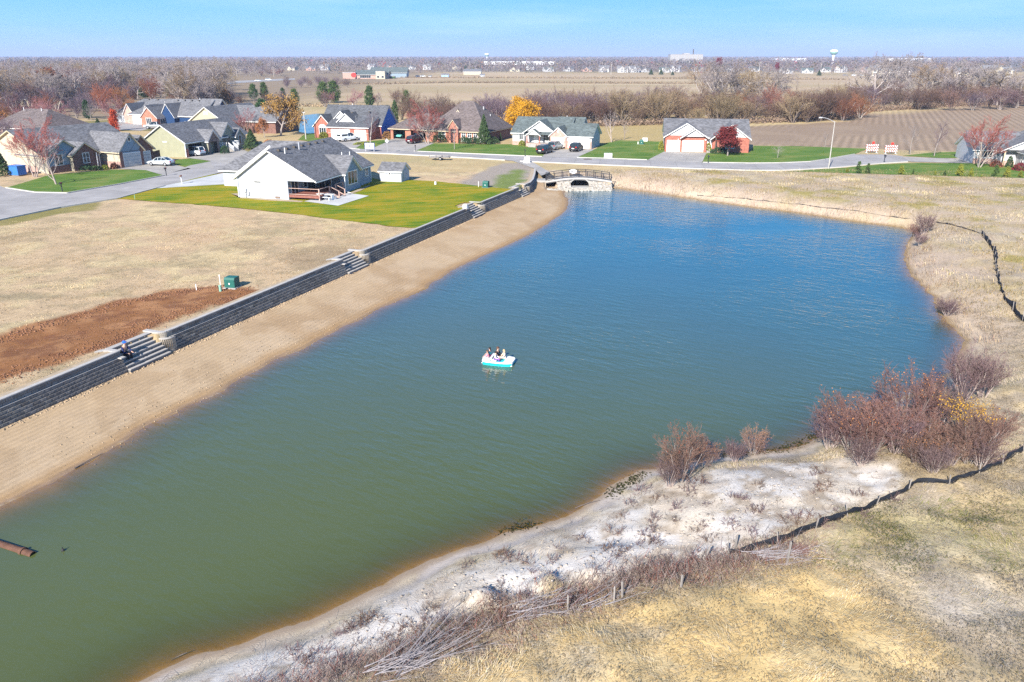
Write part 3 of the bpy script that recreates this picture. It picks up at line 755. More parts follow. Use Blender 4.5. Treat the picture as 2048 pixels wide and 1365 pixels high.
# ------------------------------------------------------------------ streets and drives
ROAD = MATS['road_concrete']; CON = MATS['concrete']
FAR_E = [(690,296),(745,300),(824,303),(940,308.5),(1060,313.5),(1200,317.5),(1295,321),(1415,326),(1500,327.5),(1560,327),(1620,324.5),(1660,318.5),(1710,309.5),(1782,309.5),(1806,313.5)]
NEAR_E = [(1822,323),(1760,327.5),(1680,335),(1600,340),(1560,341.5),(1500,341.5),(1400,338.5),(1190,330),(1040,323),(940,316.5),(780,308.2),(735,306.5),(690,305)]
sheet('street', FAR_E + NEAR_E, .02, ROAD)
NEAR_W = [(-260,500),(-120,468),(0,440),(120,415),(240,396),(330,372),(400,355),(470,339),(560,316),(620,305.5),(688,305)]
FAR_W = [(688,295),(620,291),(560,299),(500,309),(470,314.5),(420,323.5),(380,331.5),(345,345),(331,352),(240,369.5),(135,387.5),(70,386),(12,377),(-20,365),(-200,365)]
sheet('street', NEAR_W + FAR_W, .018, ROAD)
sheet('street', [(150,262),(200,250),(250,240),(330,252),(280,262),(205,258)], .018, ROAD)
def kerb(pts, px=True):
    pts = pw(pts) if px else pts
    mb = MB()
    for a, b_ in zip(pts[:-1], pts[1:]):
        mb.bar((a[0], a[1], .02), (b_[0], b_[1], .02), .18, .22)
    tag(mb.build('kerb', MATS['kerb_concrete']), kind='structure')
kerb([(698,297),(720,299.6)]); kerb([(828,303),(940,308),(1060,313),(1084,314)]); kerb([(1154,316),(1200,317),(1294,320.6)]); kerb([(1406,325.6),(1500,327),(1560,326.6),(1620,324),(1660,318),(1709,309.2)])
kerb([(12,376.6),(70,385.6),(135,387),(240,369),(330,351.6)]); kerb([(1040,323.2),(1190,330.2),(1400,338.7),(1500,341.7),(1560,341.7),(1600,340.2),(1680,335.2),(1760,327.7),(1815,324.4)])
kerb([(-120,468.6),(0,440.6),(120,415.6),(240,396.6),(330,372.4)]); kerb([(690,305.3),(780,308.5),(940,316.8),(1010,321)])
sheet('driveway', [(655,279.5),(700,279),(736,281.5),(712,296.5),(690,296.5),(630,292),(600,291)], .026, CON)
sheet('driveway', [(787,276.5),(868,287),(828,303.5),(738,300),(766,288)], .026, CON)
sheet('driveway', [(1098,299.5),(1190,299),(1152,316.5),(1084,314.2)], .026, CON)
sheet('driveway', [(1328,304),(1413,306),(1404,326),(1294,321)], .026, CON)
sheet('driveway', [(1803,314),(1880,317),(1945,318),(1950,327.5),(1822,324)], .026, CON)
sheet('driveway', [(236,338),(285,331),(310,327),(346,329.5),(382,338),(430,337),(420,324),(345,345.5),(331,352.5),(292,341)], .026, CON)
sheet('driveway', [(372,316),(425,305),(478,296),(500,306),(470,315.5),(462,331),(415,321.5)], .026, CON)
sheet('driveway', [(395,358),(478,340),(486,367),(300,378)], .026, MATS['new_concrete'])
sheet('driveway', [(282,248),(312,246),(330,252),(285,257)], .026, CON)
sheet('footpath', [(1022,321),(1062,322.6),(1100,345),(1082,352),(1070,338)], .004, MATS['concrete'])
sheet('far_road', [(436,164),(500,161),(590,157),(590,160),(500,165),(436,170)], .02, ROAD)
# ------------------------------------------------------------------ retaining walls of block courses, stairs between them
mat('wall_block', (.175, .165, .155), .9, .4, 2.2, .5, 14, rand=.3)  # block stone, the shade of its faces put into a darker base colour
mat('cap_stone', (.40, .375, .35), .9, .15, 2.0, .3, 10)
mat('stair_stone', (.38, .355, .33), .9, .15, 2.0, .3, 10)
mat('fill_dirt', (.38, .30, .21), .95, .25, 2)
BL, BH = .46, .2
def block_mesh(seed, L=BL - .012, H=BH - .010, D=.26):
    r = random.Random(seed); mb = MB()
    x = [0, L * .33, L * .66, L]; z = [0, H * .5, H]
    fr = [[(xx, -(0 if (i in (0, 3) or j in (0, 2)) else .022) + r.uniform(-.006, .006), zz) for i, xx in enumerate(x)] for j, zz in enumerate(z)]
    vs = [p for row in fr for p in row] + [(0, D, 0), (L, D, 0), (L, D, H), (0, D, H)]
    fs = [(j * 4 + i, j * 4 + i + 1, j * 4 + i + 5, j * 4 + i + 4) for j in range(2) for i in range(3)]
    fs += [(8, 9, 10, 11, 14, 15), (3, 13, 14, 11, 7), (0, 4, 8, 15, 12)]
    return mb.add(vs, fs)
BLK = []
for k in range(5):
    me = block_mesh(k).mesh('block'); me.materials.append(MATS['wall_block']); BLK.append(me)
def along(pts):
    seg = []; s = 0
    for a, b in zip(pts[:-1], pts[1:]):
        L = math.hypot(b[0] - a[0], b[1] - a[1]); seg.append((s, s + L, a, b)); s += L
    return seg, s
def at(seg, s):
    for s0, s1, a, b in seg:
        if s <= s1 + 1e-6:
            t = (s - s0) / (s1 - s0); d = ((b[0] - a[0]) / (s1 - s0), (b[1] - a[1]) / (s1 - s0))
            return (a[0] + (b[0] - a[0]) * t, a[1] + (b[1] - a[1]) * t), d
    s0, s1, a, b = seg[-1]
    d = ((b[0] - a[0]) / (s1 - s0), (b[1] - a[1]) / (s1 - s0))
    return (b[0], b[1]), d
COURSES = [(k, k * .075, -1.4 + k * BH) for k in range(5)] + [(5, .41, -.4), (6, .42, -.2)]
def wall(pts, label, single=0, zb=0., back=.75, joined=True):
    """a block wall whose foot follows pts (lot side on the left)"""
    root = empty('retaining_wall', (pts[0][0], pts[0][1], -1.4 + zb))
    tag(root, label, 'retaining wall', 'retaining walls along the beach')
    ox, oy, oz = root.location
    cnt = 0; mb = MB(); body = MB(); cap = MB(); ledge = MB()
    order = []
    for k, ob, z in COURSES:
        seg, S = along(off(pts, ob))
        n = max(1, int(round(S / BL))); st = S / n
        for i in range(-1 if k % 2 else 0, n):
            s0 = i * st + (st / 2 if k % 2 else 0); s1 = s0 + st
            s0, s1 = max(s0, 0), min(s1, S)
            if s1 - s0 > .05: order.append((s0, s1, seg, z))
    if single:
        order.sort(key=lambda q: -q[1] if False else math.hypot(*(at(q[2], q[0])[0])))
    r = random.Random(len(pts) + int(pts[0][1] * 10))
    for s0, s1, seg, z in order:
        (x, y), d = at(seg, s0 + .004)
        sc = (s1 - s0) / BL; ang = math.atan2(d[1], d[0])
        px, py = x - ox + d[1] * r.uniform(-.008, .008), y - oy
        if cnt < single:
            o = link('block', r.choice(BLK), None, root, (px, py, z + zb - oz))
            o.rotation_euler = (0, 0, ang); o.scale = (sc, 1, 1); cnt += 1
        else:
            src = BLK[r.randrange(5)]
            ca, sa = math.cos(ang), math.sin(ang)
            vs = [(px + (v.co.x * sc) * ca - v.co.y * sa, py + (v.co.x * sc) * sa + v.co.y * ca, z + zb - oz + v.co.z) for v in src.vertices]
            mb.add(vs, [tuple(p.vertices) for p in src.polygons])
    if mb.f:
        o = mb.build('blockwork', MATS['wall_block'], root, fix=False); o['kind'] = 'stuff'
    # caps: one long coping on the top course, a thin ledge on the lower tier, its sunlit line painted in as paler stone
    def strip(m_, o0, o1, z0, z1, piece=None):
        a, b = off(pts, o0), off(pts, o1)
        for i in range(len(pts) - 1):
            q = [a[i], a[i + 1], b[i + 1], b[i]]
            vs = [(x - ox, y - oy, z + zb - oz) for z in (z0, z1) for x, y in q]
            m_.add(vs, [(3, 2, 1, 0), (4, 5, 6, 7), (0, 1, 5, 4), (1, 2, 6, 5), (2, 3, 7, 6), (3, 0, 4, 7)])
    strip(cap, .37, .68, .002, .07); strip(ledge, .295, .415, -.398, -.38); strip(body, .64, .45 + back, -1.45, -.004)
    cap.build('coping', MATS['cap_stone'], root); ledge.build('ledge', MATS['cap_stone'], root); body.build('backfill', MATS['fill_dirt'], root)
    return root
wall([tuple(wstart), tuple(ST[0][0])], 'nearest block retaining wall, running out of the frame beside the first stairs', 300)
wall([tuple(ST[0][1] + wdir * .95), tuple(ST[1][0])], 'block retaining wall between the red dirt strip and the beach', 300)
wall([tuple(ST[1][1] + wdir * .95), tuple(ST[2][0])], 'long block retaining wall beside the green lawn with white cube at its end', 0)
wall([tuple(ST[2][1] + wdir * .95), tuple(we[0])], 'short block retaining wall under the green utility cabinet', 0)
wall([tuple(p) for p in we[1:]], 'dark curved block retaining wall ending at the footbridge', 0)
def stairs(a, b, label, deep=2.35, wide_label=None):
    """steps up from the beach through the wall, with a curved cheek on the far side and a low one on the near side"""
    a = np.array(a); b = np.array(b)
    root = empty('stairs', (a[0], a[1], -1.42)); tag(root, label, 'stairs', 'stone stairs through the retaining wall')
    W_ = float(np.linalg.norm(b - a)) + .35
    root.rotation_euler = (0, 0, math.atan2(wdir[1], wdir[0]))
    n = 7; rise = 1.44 / n; run = .26
    for k in range(n):
        y0 = -.25 + k * run
        mb = MB().box(0, W_, y0 + .03, y0 + run + (.15 if k == n - 1 else .1), k * rise - .1, (k + 1) * rise - .055)
        st = mb.build('step', MATS['wall_block'], root)
        MB().box(-.02 if k == n - 1 else 0, W_, y0, y0 + run + (.16 if k == n - 1 else 0), (k + 1) * rise - .055, (k + 1) * rise).build('tread', MATS['stair_stone'], st)
    # cheeks: block courses stepping back in a curve
    for side in (1, 0):
        for tier, (z0, z1, dy) in enumerate(((0, 1.03, 0.0), (1.03, 1.44, .4))):
            pts = []
            if side:      # a quarter circle from the wall face round into the steps
                for i in range(8):
                    f_ = math.pi / 2 * (1 - i / 7); pts.append((W_ + .6 * (1 - math.cos(f_)), dy + .6 * (1 - math.sin(f_))))
                pts.append((W_, 2.1))
            else:
                pts = [(0, .02 + dy), (0, .5 + dy * .5), (0, 1.1), (-.12, 1.4), (-.5, 1.75)]
            mb = MB()
            for (xa, ya), (xb, yb) in zip(pts[:-1], pts[1:]):
                w_ = .34 if side else -.35
                nrow = 5 if tier == 0 else 2
                for q in range(nrow):
                    za = z0 + (z1 - z0) * q / nrow; zb_ = z0 + (z1 - z0) * (q + 1) / nrow - .012
                    o_ = (q if tier == 0 else 0) * .075 * (ya < .5) + (0 if side else .04); ya2 = ya + o_
                    vs = [(xa, ya2, za), (xb, yb - .008, za), (xb + w_, yb, za), (xa + w_, ya2, za), (xa, ya2, zb_), (xb, yb - .008, zb_), (xb + w_, yb, zb_), (xa + w_, ya2, zb_)]
                    mb.add(vs, [(3, 2, 1, 0), (4, 5, 6, 7), (0, 1, 5, 4), (1, 2, 6, 5), (2, 3, 7, 6), (3, 0, 4, 7)])
            ck = mb.build('cheek_wall', MATS['sunlit_block'], root)
            cp = MB()
            for (xa, ya), (xb, yb) in zip(pts[:-1], pts[1:]):
                w_ = (.36 if tier else .24) if side else -.34
                e_ = -.03 if side else .03
                vs = [(xa + e_, ya, z1 - .01), (xb + e_, yb, z1 - .01), (xb + w_, yb, z1 - .01), (xa + w_, ya, z1 - .01), (xa + e_, ya, z1 + .06), (xb + e_, yb, z1 + .06), (xb + w_, yb, z1 + .06), (xa + w_, ya, z1 + .06)]
                cp.add(vs, [(3, 2, 1, 0), (4, 5, 6, 7), (0, 1, 5, 4), (1, 2, 6, 5), (2, 3, 7, 6), (3, 0, 4, 7)])
            cp.build('coping', MATS['cap_stone'], ck)
    return root
mat('sunlit_block', (.33, .29, .235), .9, .3, 2.2, .5, 14)  # same blocks, their sunlit look put into a paler tan colour
stairs(*ST[0], 'stone stairs where the dark-clothed person sits')
stairs(*ST[1], 'stone stairs beside the grey bare patch of the dry lot')
stairs(*ST[2], 'stone stairs below the white cube on the lawn')
stairs(we[0], we[1], 'farthest stone stairs, before the dark curved wall')

# ------------------------------------------------------------------ footbridge over the culverts
mat('bridge_concrete', (.33, .32, .305), .85, .12, .8, .2, 8)
mat('riprap', (.42, .385, .34), .9, .45, 2.2, .3, 8, rand=.2)
root = empty('footbridge', (bl[0], bl[1], 0), math.atan2(bdir[1], bdir[0]))
tag(root, 'low arched concrete footbridge with black railing at the head of the pond', 'bridge')
def arc(t):                                  # deck height along the bridge
    return -.72 + .56 * math.sin(math.pi * min(1, max(0, t)))
mb = MB(); N = 24; wd = 2.6
for i in range(N):
    t0, t1 = i / N, (i + 1) / N
    mb.slab([(t0 * bL, 0, arc(t0)), (t1 * bL, 0, arc(t1)), (t1 * bL, wd, arc(t1)), (t0 * bL, wd, arc(t0))], .3)
mb.build('deck', MATS['bridge_concrete'], root)
mb = MB()
for i in range(N):
    t0, t1 = i / N, (i + 1) / N
    mb.slab([(t0 * bL, -.16, arc(t0) + .1), (t1 * bL, -.16, arc(t1) + .1), (t1 * bL, -.005, arc(t1) + .1), (t0 * bL, -.005, arc(t0) + .1)], .27)
mb.build('edge_beam', MATS['cap_stone'], root)
CUL = [(.08, .95, -1.05), (.51, 1.55, -1.35)]
# spandrel wall with the culvert mouths left open
mb = MB()
cols = sorted(set([0.0, bL] + [c_ * bL + w_ * math.cos(math.pi * k / 8) for c_, w_, _ in CUL for k in range(9)] + [bL * k / 12 for k in range(13)]))
for xa, xb in zip(cols[:-1], cols[1:]):
    xm = (xa + xb) / 2; bot = [-2.0, -2.0]
    for c_, w_, zc in CUL:
        if abs(xm - c_ * bL) < w_:
            bot = [zc + .95 * w_ * .75 * math.sqrt(max(0, 1 - ((q - c_ * bL) / w_) ** 2)) for q in (xa, xb)]
    top = [arc(xa / bL) - .3, arc(xb / bL) - .3]
    bot = [min(b_, t_ - .05) for b_, t_ in zip(bot, top)]
    mb.poly((xa, .12, bot[0]), (xb, .12, bot[1]), (xb, .12, top[1]), (xa, .12, top[0]))
mb.build('spandrel_wall', MATS['bridge_concrete'], root)
for c_, w_, zc in CUL:
    mb = MB(); n_ = 10
    ring = lambda y_: [(c_ * bL + w_ * math.cos(math.pi * k / n_), y_, zc + .95 * w_ * .75 * math.sin(math.pi * k / n_)) for k in range(n_ + 1)]
    a_, b_ = ring(-.08), ring(6.0)
    for k in range(n_):
        mb.poly(a_[k], a_[k + 1], b_[k + 1], b_[k])
    mb.poly(*b_)
    cv = mb.build('culvert', MATS['dark_room'], root)
    mb = MB()
    for k in range(n_):
        o1 = lambda p, s_: (c_ * bL + (p[0] - c_ * bL) * s_, p[1], zc + (p[2] - zc) * s_)
        mb.poly(a_[k], a_[k + 1], o1(a_[k + 1], 1.14), o1(a_[k], 1.14))
    mb.build('culvert_lip', MATS['bridge_concrete'], cv)
MB().box(CUL[1][0] * bL - 1.7, CUL[1][0] * bL + 1.7, -1.3, .3, -1.75, -1.4).build('apron', MATS['bridge_concrete'], root)
for yy in (.06, wd - .06):
    for i in range(9):
        t = .01 + i / 8 * .98
        MB().bar((t * bL, yy, arc(t)), (t * bL, yy, arc(t) + 1.12), .11, .11).build('rail_post', MATS['black_metal'], root)
    for hgt in (.18, 1.08):
        mb = MB()
        for i in range(16):
            t0, t1 = .01 + i / 16 * .98, .01 + (i + 1) / 16 * .98
            mb.bar((t0 * bL, yy, arc(t0) + hgt), (t1 * bL, yy, arc(t1) + hgt), .07, .07)
        mb.build('rail', MATS['black_metal'], root)
    mb = MB()
    for i in range(int(bL / .16)):
        t = .012 + i * .16 / bL
        if t < .985: mb.bar((t * bL, yy, arc(t) + .18), (t * bL, yy, arc(t) + 1.08), .022, .022)
    o = mb.build('balusters', MATS['black_metal'], root); o['kind'] = 'stuff'
# white rounded panel on the far railing
q = empty('rail_panel', tuple(np.append(bl + bdir * bL * .425 + bn_ * (wd - .15), arc(.425) + .75)), math.atan2(bdir[1], bdir[0]))
tag(q, 'white oval panel with a dark dot hung on the footbridge railing', 'panel')
mb = MB(); mb.rings([[(.62 * math.cos(2 * math.pi * k / 16), y_, .34 * math.sin(2 * math.pi * k / 16)) for k in range(16)] for y_ in (-.04, .04)]); mb.build('board', MATS['white_paint'], q)
MB().ball((-.12, -.04, 0), .09, 8, 6, (1, .3, 1)).build('dot', MATS['black_metal'], q)
# approach walk left of the bridge, and the white end block
MB().box(-2.6, -.02, .3, 2.6, -.9, -.58).build('abutment', MATS['bridge_concrete'], root)
# loose stone round the culverts: hundreds of little stones, one mass
mb = MB(); r = random.Random(5)
for i in range(900):
    t = r.uniform(.0, .97); d_ = r.uniform(0, 1)
    x_ = t * bL; y_ = .1 - d_ * 3.0 + r.uniform(-.15, .15)
    if any(abs(x_ - c_ * bL) < w_ * 1.02 for c_, w_, _ in CUL): 
        if d_ < .75: continue
    z_ = (arc(t) - .45) * (1 - d_) + (-1.75) * d_
    s_ = r.uniform(.09, .22) * (1.5 if r.random() < .15 else 1)
    c8 = [(x_ + s_ * sx_ * r.uniform(.55, 1), y_ + s_ * sy_ * r.uniform(.55, 1), z_ + s_ * sz_ * r.uniform(.45, .9)) for sz_ in (-1, 1) for sx_, sy_ in ((-1, -1), (1, -1), (1, 1), (-1, 1))]
    mb.add(c8, [(3, 2, 1, 0), (4, 5, 6, 7), (0, 1, 5, 4), (1, 2, 6, 5), (2, 3, 7, 6), (3, 0, 4, 7)])
o = mb.build('riprap', MATS['riprap'], None, tuple(np.append(bl, 0)), fix=False); o.rotation_euler = (0, 0, math.atan2(bdir[1], bdir[0])); tag(o, kind='stuff')
mb = MB()
for s0, s1 in ((-.2, bL * .08 - .9), (bL * .08 + .9, bL * .51 - 1.5), (bL * .51 + 1.5, bL * .98)):
    mb.add([(bl[0] + bdir[0] * s_ + bn_[0] * y_, bl[1] + bdir[1] * s_ + bn_[1] * y_, z_) for s_ in (s0, s1) for y_, z_ in ((.1, -.75), (-2.9, -2.0))], [(0, 1, 3, 2)])
tag(mb.build('stone_bank', MATS['fill_dirt']), kind='structure')
# ------------------------------------------------------------------ houses
class House:
    def __init__(s, name, label, o, ang, cat='house', group=None, trim='white_trim', roof='grey_shingle'):
        s.root = empty(name, (o[0], o[1], -.02), R(ang)); tag(s.root, label, cat, group)
        s.walls, s.roofmb, s.trim, s.roofm, s.trimm = {}, MB(), MB(), roof, trim
        s.roofs = {}
    def w(s, m):
        return s.walls.setdefault(m, MB())
    def front(s, f, p, a, b, z0, z1, m, holes=(), gable=None, zg=None):
        """wall face f in S N E W on plane p from a to b, with door holes (u0,u1,h); gable = ridge position and height"""
        def pt(u, z):
            return (u, p, z) if f in 'SN' else (p, u, z)
        mb = s.w(m); u = a
        for h0, h1, hh in sorted(holes):
            if h0 > u: mb.poly(pt(u, z0), pt(h0, z0), pt(h0, z1), pt(u, z1))
            mb.poly(pt(h0, hh), pt(h1, hh), pt(h1, z1), pt(h0, z1))
            u = h1
        if u < b: mb.poly(pt(u, z0), pt(b, z0), pt(b, z1), pt(u, z1))
        if gable: s.w(zg or m).poly(pt(a, z1), pt(b, z1), pt(gable[0], gable[1]))
    def hole_room(s, f, p, u0, u1, h, deep=5.5):
        mb = MB(); q = p + deep * (1 if f in 'SW' else -1)
        def pt(u, d, z):
            return (u, d, z) if f in 'SN' else (d, u, z)
        a0, a1, b0, b1 = u0 - .4, u1 + .4, p, q
        mb.poly(pt(a0, b0, .02), pt(a1, b0, .02), pt(a1, b1, .02), pt(a0, b1, .02)); mb.poly(pt(a0, b1, 0), pt(a1, b1, 0), pt(a1, b1, h + .4), pt(a0, b1, h + .4))
        mb.poly(pt(a0, b0, 0), pt(a0, b1, 0), pt(a0, b1, h + .4), pt(a0, b0, h + .4)); mb.poly(pt(a1, b0, 0), pt(a1, b1, 0), pt(a1, b1, h + .4), pt(a1, b0, h + .4))
        mb.poly(pt(a0, b0 + (.1 if q > p else -.1), h + .4), pt(a1, b0 + (.1 if q > p else -.1), h + .4), pt(a1, b1, h + .4), pt(a0, b1, h + .4))
        mb.build('garage_interior', MATS['dark_room'], s.root, fix=False)
    def rs(s, poly, m=None, t=.07):
        mb = s.roofs.setdefault(m or s.roofm, MB())
        # order so that the normal points up
        a, b, c_ = (Vector(p) for p in poly[:3])
        if (b - a).cross(c_ - a).z < 0: poly = poly[::-1]
        mb.slab(poly, t)
        cx = sum(p[0] for p in poly) / len(poly); cy = sum(p[1] for p in poly) / len(poly)
        ins = [(p[0] + (cx - p[0]) * .004, p[1] + (cy - p[1]) * .004, p[2] - t - .002) for p in poly]
        s.trim.slab(ins, .17)
    def block(s, x0, x1, y0, y1, h, ridge, axis='x', wall='white_siding', gable=None, ov=.45, hip=(0, 0), skip='', holes={}, roof=None, z0=-.1, pos=.5):
        """walls and roof of one rectangular body; hip = run of the hip at each end of the ridge (0 = gable)"""
        g = {}
        if axis == 'y':
            xm = x0 + (x1 - x0) * pos
            if not hip[0]: g['S'] = (xm, ridge)
            if not hip[1]: g['N'] = (xm, ridge)
        else:
            ym = y0 + (y1 - y0) * pos
            if not hip[0]: g['W'] = (ym, ridge)
            if not hip[1]: g['E'] = (ym, ridge)
        for f, p, a, b in (('S', y0, x0, x1), ('N', y1, x0, x1), ('W', x0, y0, y1), ('E', x1, y0, y1)):
            if f in skip: continue
            mm = wall[f] if isinstance(wall, dict) and f in wall else (wall['*'] if isinstance(wall, dict) else wall)
            gm = gable[f] if isinstance(gable, dict) and f in gable else (gable if isinstance(gable, str) else mm)
            s.front(f, p, a, b, z0, h, mm, holes.get(f, ()), g.get(f), gm)
        o0 = ov if not hip[0] else ov; o1 = ov
        if axis == 'y':
            pL, pR = (ridge - h) / (xm - x0), (ridge - h) / (x1 - xm)
            zl, zr = h - ov * pL, h - ov * pR
            A, B, C, D = (x0 - ov, y0 - o0, zl), (x1 + ov, y0 - o0, zr), (x1 + ov, y1 + o1, zr), (x0 - ov, y1 + o1, zl)
            r0, r1 = (xm, (y0 + hip[0]) if hip[0] else y0 - o0, ridge), (xm, (y1 - hip[1]) if hip[1] else y1 + o1, ridge)
            s.rs([A, r0, r1, D], roof); s.rs([B, C, r1, r0], roof)
            if hip[0]: s.rs([A, B, r0], roof)
            if hip[1]: s.rs([C, D, r1], roof)
        else:
            pL, pR = (ridge - h) / (ym - y0), (ridge - h) / (y1 - ym)
            zl, zr = h - ov * pL, h - ov * pR
            A, B, C, D = (x0 - o0, y0 - ov, zl), (x1 + o1, y0 - ov, zl), (x1 + o1, y1 + ov, zr), (x0 - o0, y1 + ov, zr)
            r0, r1 = ((x0 + hip[0]) if hip[0] else x0 - o0, ym, ridge), ((x1 - hip[1]) if hip[1] else x1 + o1, ym, ridge)
            s.rs([A, B, r1, r0], roof); s.rs([C, D, r0, r1], roof)
            if hip[0]: s.rs([D, A, r0], roof)
            if hip[1]: s.rs([B, C, r1], roof)
    def _pt(s, f, p, u, d, z):
        k = {'S': -1, 'W': -1, 'N': 1, 'E': 1}[f]
        return (u, p + k * d, z) if f in 'SN' else (p + k * d, u, z)
    def pbox(s, mb, f, p, u0, u1, d0, d1, z0, z1):
        a, b = s._pt(f, p, u0, d0, z0), s._pt(f, p, u1, d1, z1)
        mb.box(min(a[0], b[0]), max(a[0], b[0]), min(a[1], b[1]), max(a[1], b[1]), z0, z1)
    def window(s, f, p, u, z, w, h, n=2, rows=1, frame='white_trim', label=None):
        mb = MB(); s.pbox(mb, f, p, u - w / 2, u + w / 2, -.02, .035, z, z + h)
        o = mb.build('window', MATS['glass'], s.root)
        fr = MB(); t = .09
        s.pbox(fr, f, p, u - w / 2 - t, u + w / 2 + t, .004, .09, z + h, z + h + t); s.pbox(fr, f, p, u - w / 2 - t, u + w / 2 + t, .004, .10, z - t, z)
        for k in range(n + 1):
            uu = u - w / 2 + w * k / n; tt = t if k in (0, n) else .035
            s.pbox(fr, f, p, uu - tt / (1 if k else 1) * (1 if k != n else 0) if k in (0, n) else uu - tt, uu + (0 if k == 0 else tt), .004, .075, z, z + h)
        for k in range(1, rows):
            zz = z + h * k / rows
            s.pbox(fr, f, p, u - w / 2, u + w / 2, .036, .065, zz - .025, zz + .025)
        fr.build('frame', MATS[frame], o)
        return o
    def garage(s, f, p, u0, u1, h=2.15, m='garage_white', arch=False):
        mb = MB()
        for k in range(4):
            za, zb = h * k / 4, h * (k + 1) / 4 - .03
            s.pbox(mb, f, p, u0, u1, -.06, .03, za + .02, zb)
        o = mb.build('garage_door', MATS[m], s.root)
        fr = MB(); s.pbox(fr, f, p, u0 - .12, u0 - .002, .003, .06, 0, h + .12); s.pbox(fr, f, p, u1 + .002, u1 + .12, .003, .06, 0, h + .12); s.pbox(fr, f, p, u0, u1, .003, .06, h + .002, h + .12)
        fr.build('frame', MATS['white_trim'], o)
        return o
    def door(s, f, p, u, z=0., w=.95, h=2.1, m='white_paint'):
        mb = MB(); s.pbox(mb, f, p, u - w / 2, u + w / 2, -.02, .05, z, z + h)
        o = mb.build('door', MATS[m], s.root)
        hb = MB(); s.pbox(hb, f, p, u + w * .34, u + w * .42, .05, .1, z + 1.0, z + 1.12); hb.build('handle', MATS['black_metal'], o)
        return o
    def post(s, x, y, z0, z1, w=.2, m='white_paint', name='post'):
        return MB().box(x - w / 2, x + w / 2, y - w / 2, y + w / 2, z0, z1).build(name, MATS[m], s.root)
    def vent(s, x, y, z, h=.5, r_=.06, m='white_paint', name='vent_pipe'):
        MB().tube((x, y, z - .2), (x, y, z + h), r_, r_, 8).build(name, MATS[m], s.root)
    def capvent(s, x, y, z):
        MB().box(x - .2, x + .2, y - .2, y + .2, z - .06, z + .16).build('roof_vent', MATS['dark_trim'], s.root)
    def part(s, name, m, mb):
        return mb.build(name, MATS[m], s.root)
    def done(s):
        for m, mb in s.walls.items(): mb.build('wall', MATS[m], s.root)
        for m, mb in s.roofs.items(): mb.build('roof', MATS[m], s.root, fix=False)
        s.trim.build('fascia', MATS[s.trimm], s.root, fix=False)
        return s.root
# --- house A: the white one beside the pond, with deck and patio
A = House('white_house', 'long white house with a wooden deck and patio beside the pond lawn', P(478, 395), -15)
A.block(0, 11.8, 0, 17.6, 3.0, 6.65, 'y', 'white_siding', ov=.5, skip='SE', pos=.45)
# gable wall facing the road: full height on the left, only the gable over the deck
A.front('S', 0, 0, 7.75, -.1, 3.0, 'white_siding'); A.w('white_siding').poly((0, 0, 3.0), (7.75, 0, 3.0), (11.8, 0, 3.0), (5.31, 0, 6.65)); A.front('S', 0, 7.75, 11.8, 2.55, 3.0, 'white_siding')
A.front('E', 7.75, 0, 7.4, -.1, 3.0, 'slate_and_shade_siding'); A.front('S', 7.4, 7.75, 11.8, -.1, 3.0, 'slate_and_shade_siding'); A.front('E', 11.8, 7.4, 17.6, -.1, 3.0, 'slate_and_shade_siding')  # pond-side walls are the same white siding, shade painted in as slate
mb = MB().poly((7.75, 0, 2.56), (7.75, 7.4, 2.56), (11.8, 7.4, 2.56), (11.8, 0, 2.56)); A.part('porch_ceiling', 'white_trim', mb)
# bay with its own gable towards the pond
A.block(8.0, 12.5, 7.4, 12.4, 3.0, 5.0, 'x', 'slate_and_shade_siding', ov=.4, skip='WN')  # bay walls carry the same painted-in shade
A.block(-8, 5.2, 8.5, 18.6, 2.8, 6.35, 'x', 'white_siding', ov=.5, hip=(5, 0), skip='E')
A.window('E', 12.5, 9.9, 1.0, 2.9, 1.75, 3); A.window('E', 11.8, 13.0, 1.15, .75, 1.6, 1); A.window('E', 11.8, 16.2, 1.25, .9, 1.35, 2)
A.window('S', 0, 3.2, 2.15, 1.05, .2, 1, label=1); A.window('E', 7.75, 1.7, .65, 1.7, 1.85, 2); A.window('E', 7.75, 4.6, 1.1, .9, 1.3, 1)
o = A.window('E', 7.75, 6.3, .6, 1.5, 1.95, 2, frame='dark_trim'); A.window('S', 7.4, 9.4, .6, 1.9, 1.95, 2, frame='white_trim')
# second rake board behind the first, as on the photo's doubled gable edge
for x0_, z0_, x1_, z1_ in ((-.5, 2.72, 5.31, 6.72),):
    mb = MB().bar((x0_, .55, z0_ + .3), (x1_, .55, z1_ + .3), .1, .26); A.part('rake_board', 'white_trim', mb)
# deck with rails and steps
mb = MB()
for k in range(28):
    yy = .12 + k * .26
    mb.box(7.8, 12.3, yy, yy + .245, .62, .66)
o = A.part('deck_boards', 'deck_wood', mb); o['kind'] = 'stuff'
A.part('deck_frame', 'deck_wood', MB().box(7.8, 12.32, .02, .1, .36, .65).box(12.24, 12.32, .1, 7.3, .36, .65).box(7.8, 12.2, 3.6, 3.68, .36, .61))
for x_, y_ in ((12.3, .1), (12.3, 3.1), (12.3, 4.9), (12.3, 7.2)):
    A.post(x_, y_, -.05, 1.65 if y_ < 1 else 1.6, .15, 'rail_wood', 'deck_post')
for p0, p1 in (((7.8, .1, 1.58), (12.3, .1, 1.58)), ((12.3, .1, 1.58), (12.3, 3.1, 1.58)), ((12.3, 4.9, 1.58), (12.3, 7.2, 1.58)), ((7.8, .1, .8), (12.3, .1, .8)), ((12.3, .1, .8), (12.3, 3.1, .8))):
    A.part('deck_rail', 'rail_wood', MB().bar(p0, p1, .13, .06))
for k in range(4):
    A.part('deck_step', 'deck_wood', MB().box(12.32 + k * .3, 12.66 + k * .3, 3.15, 4.85, .46 - k * .15, .50 - k * .15))
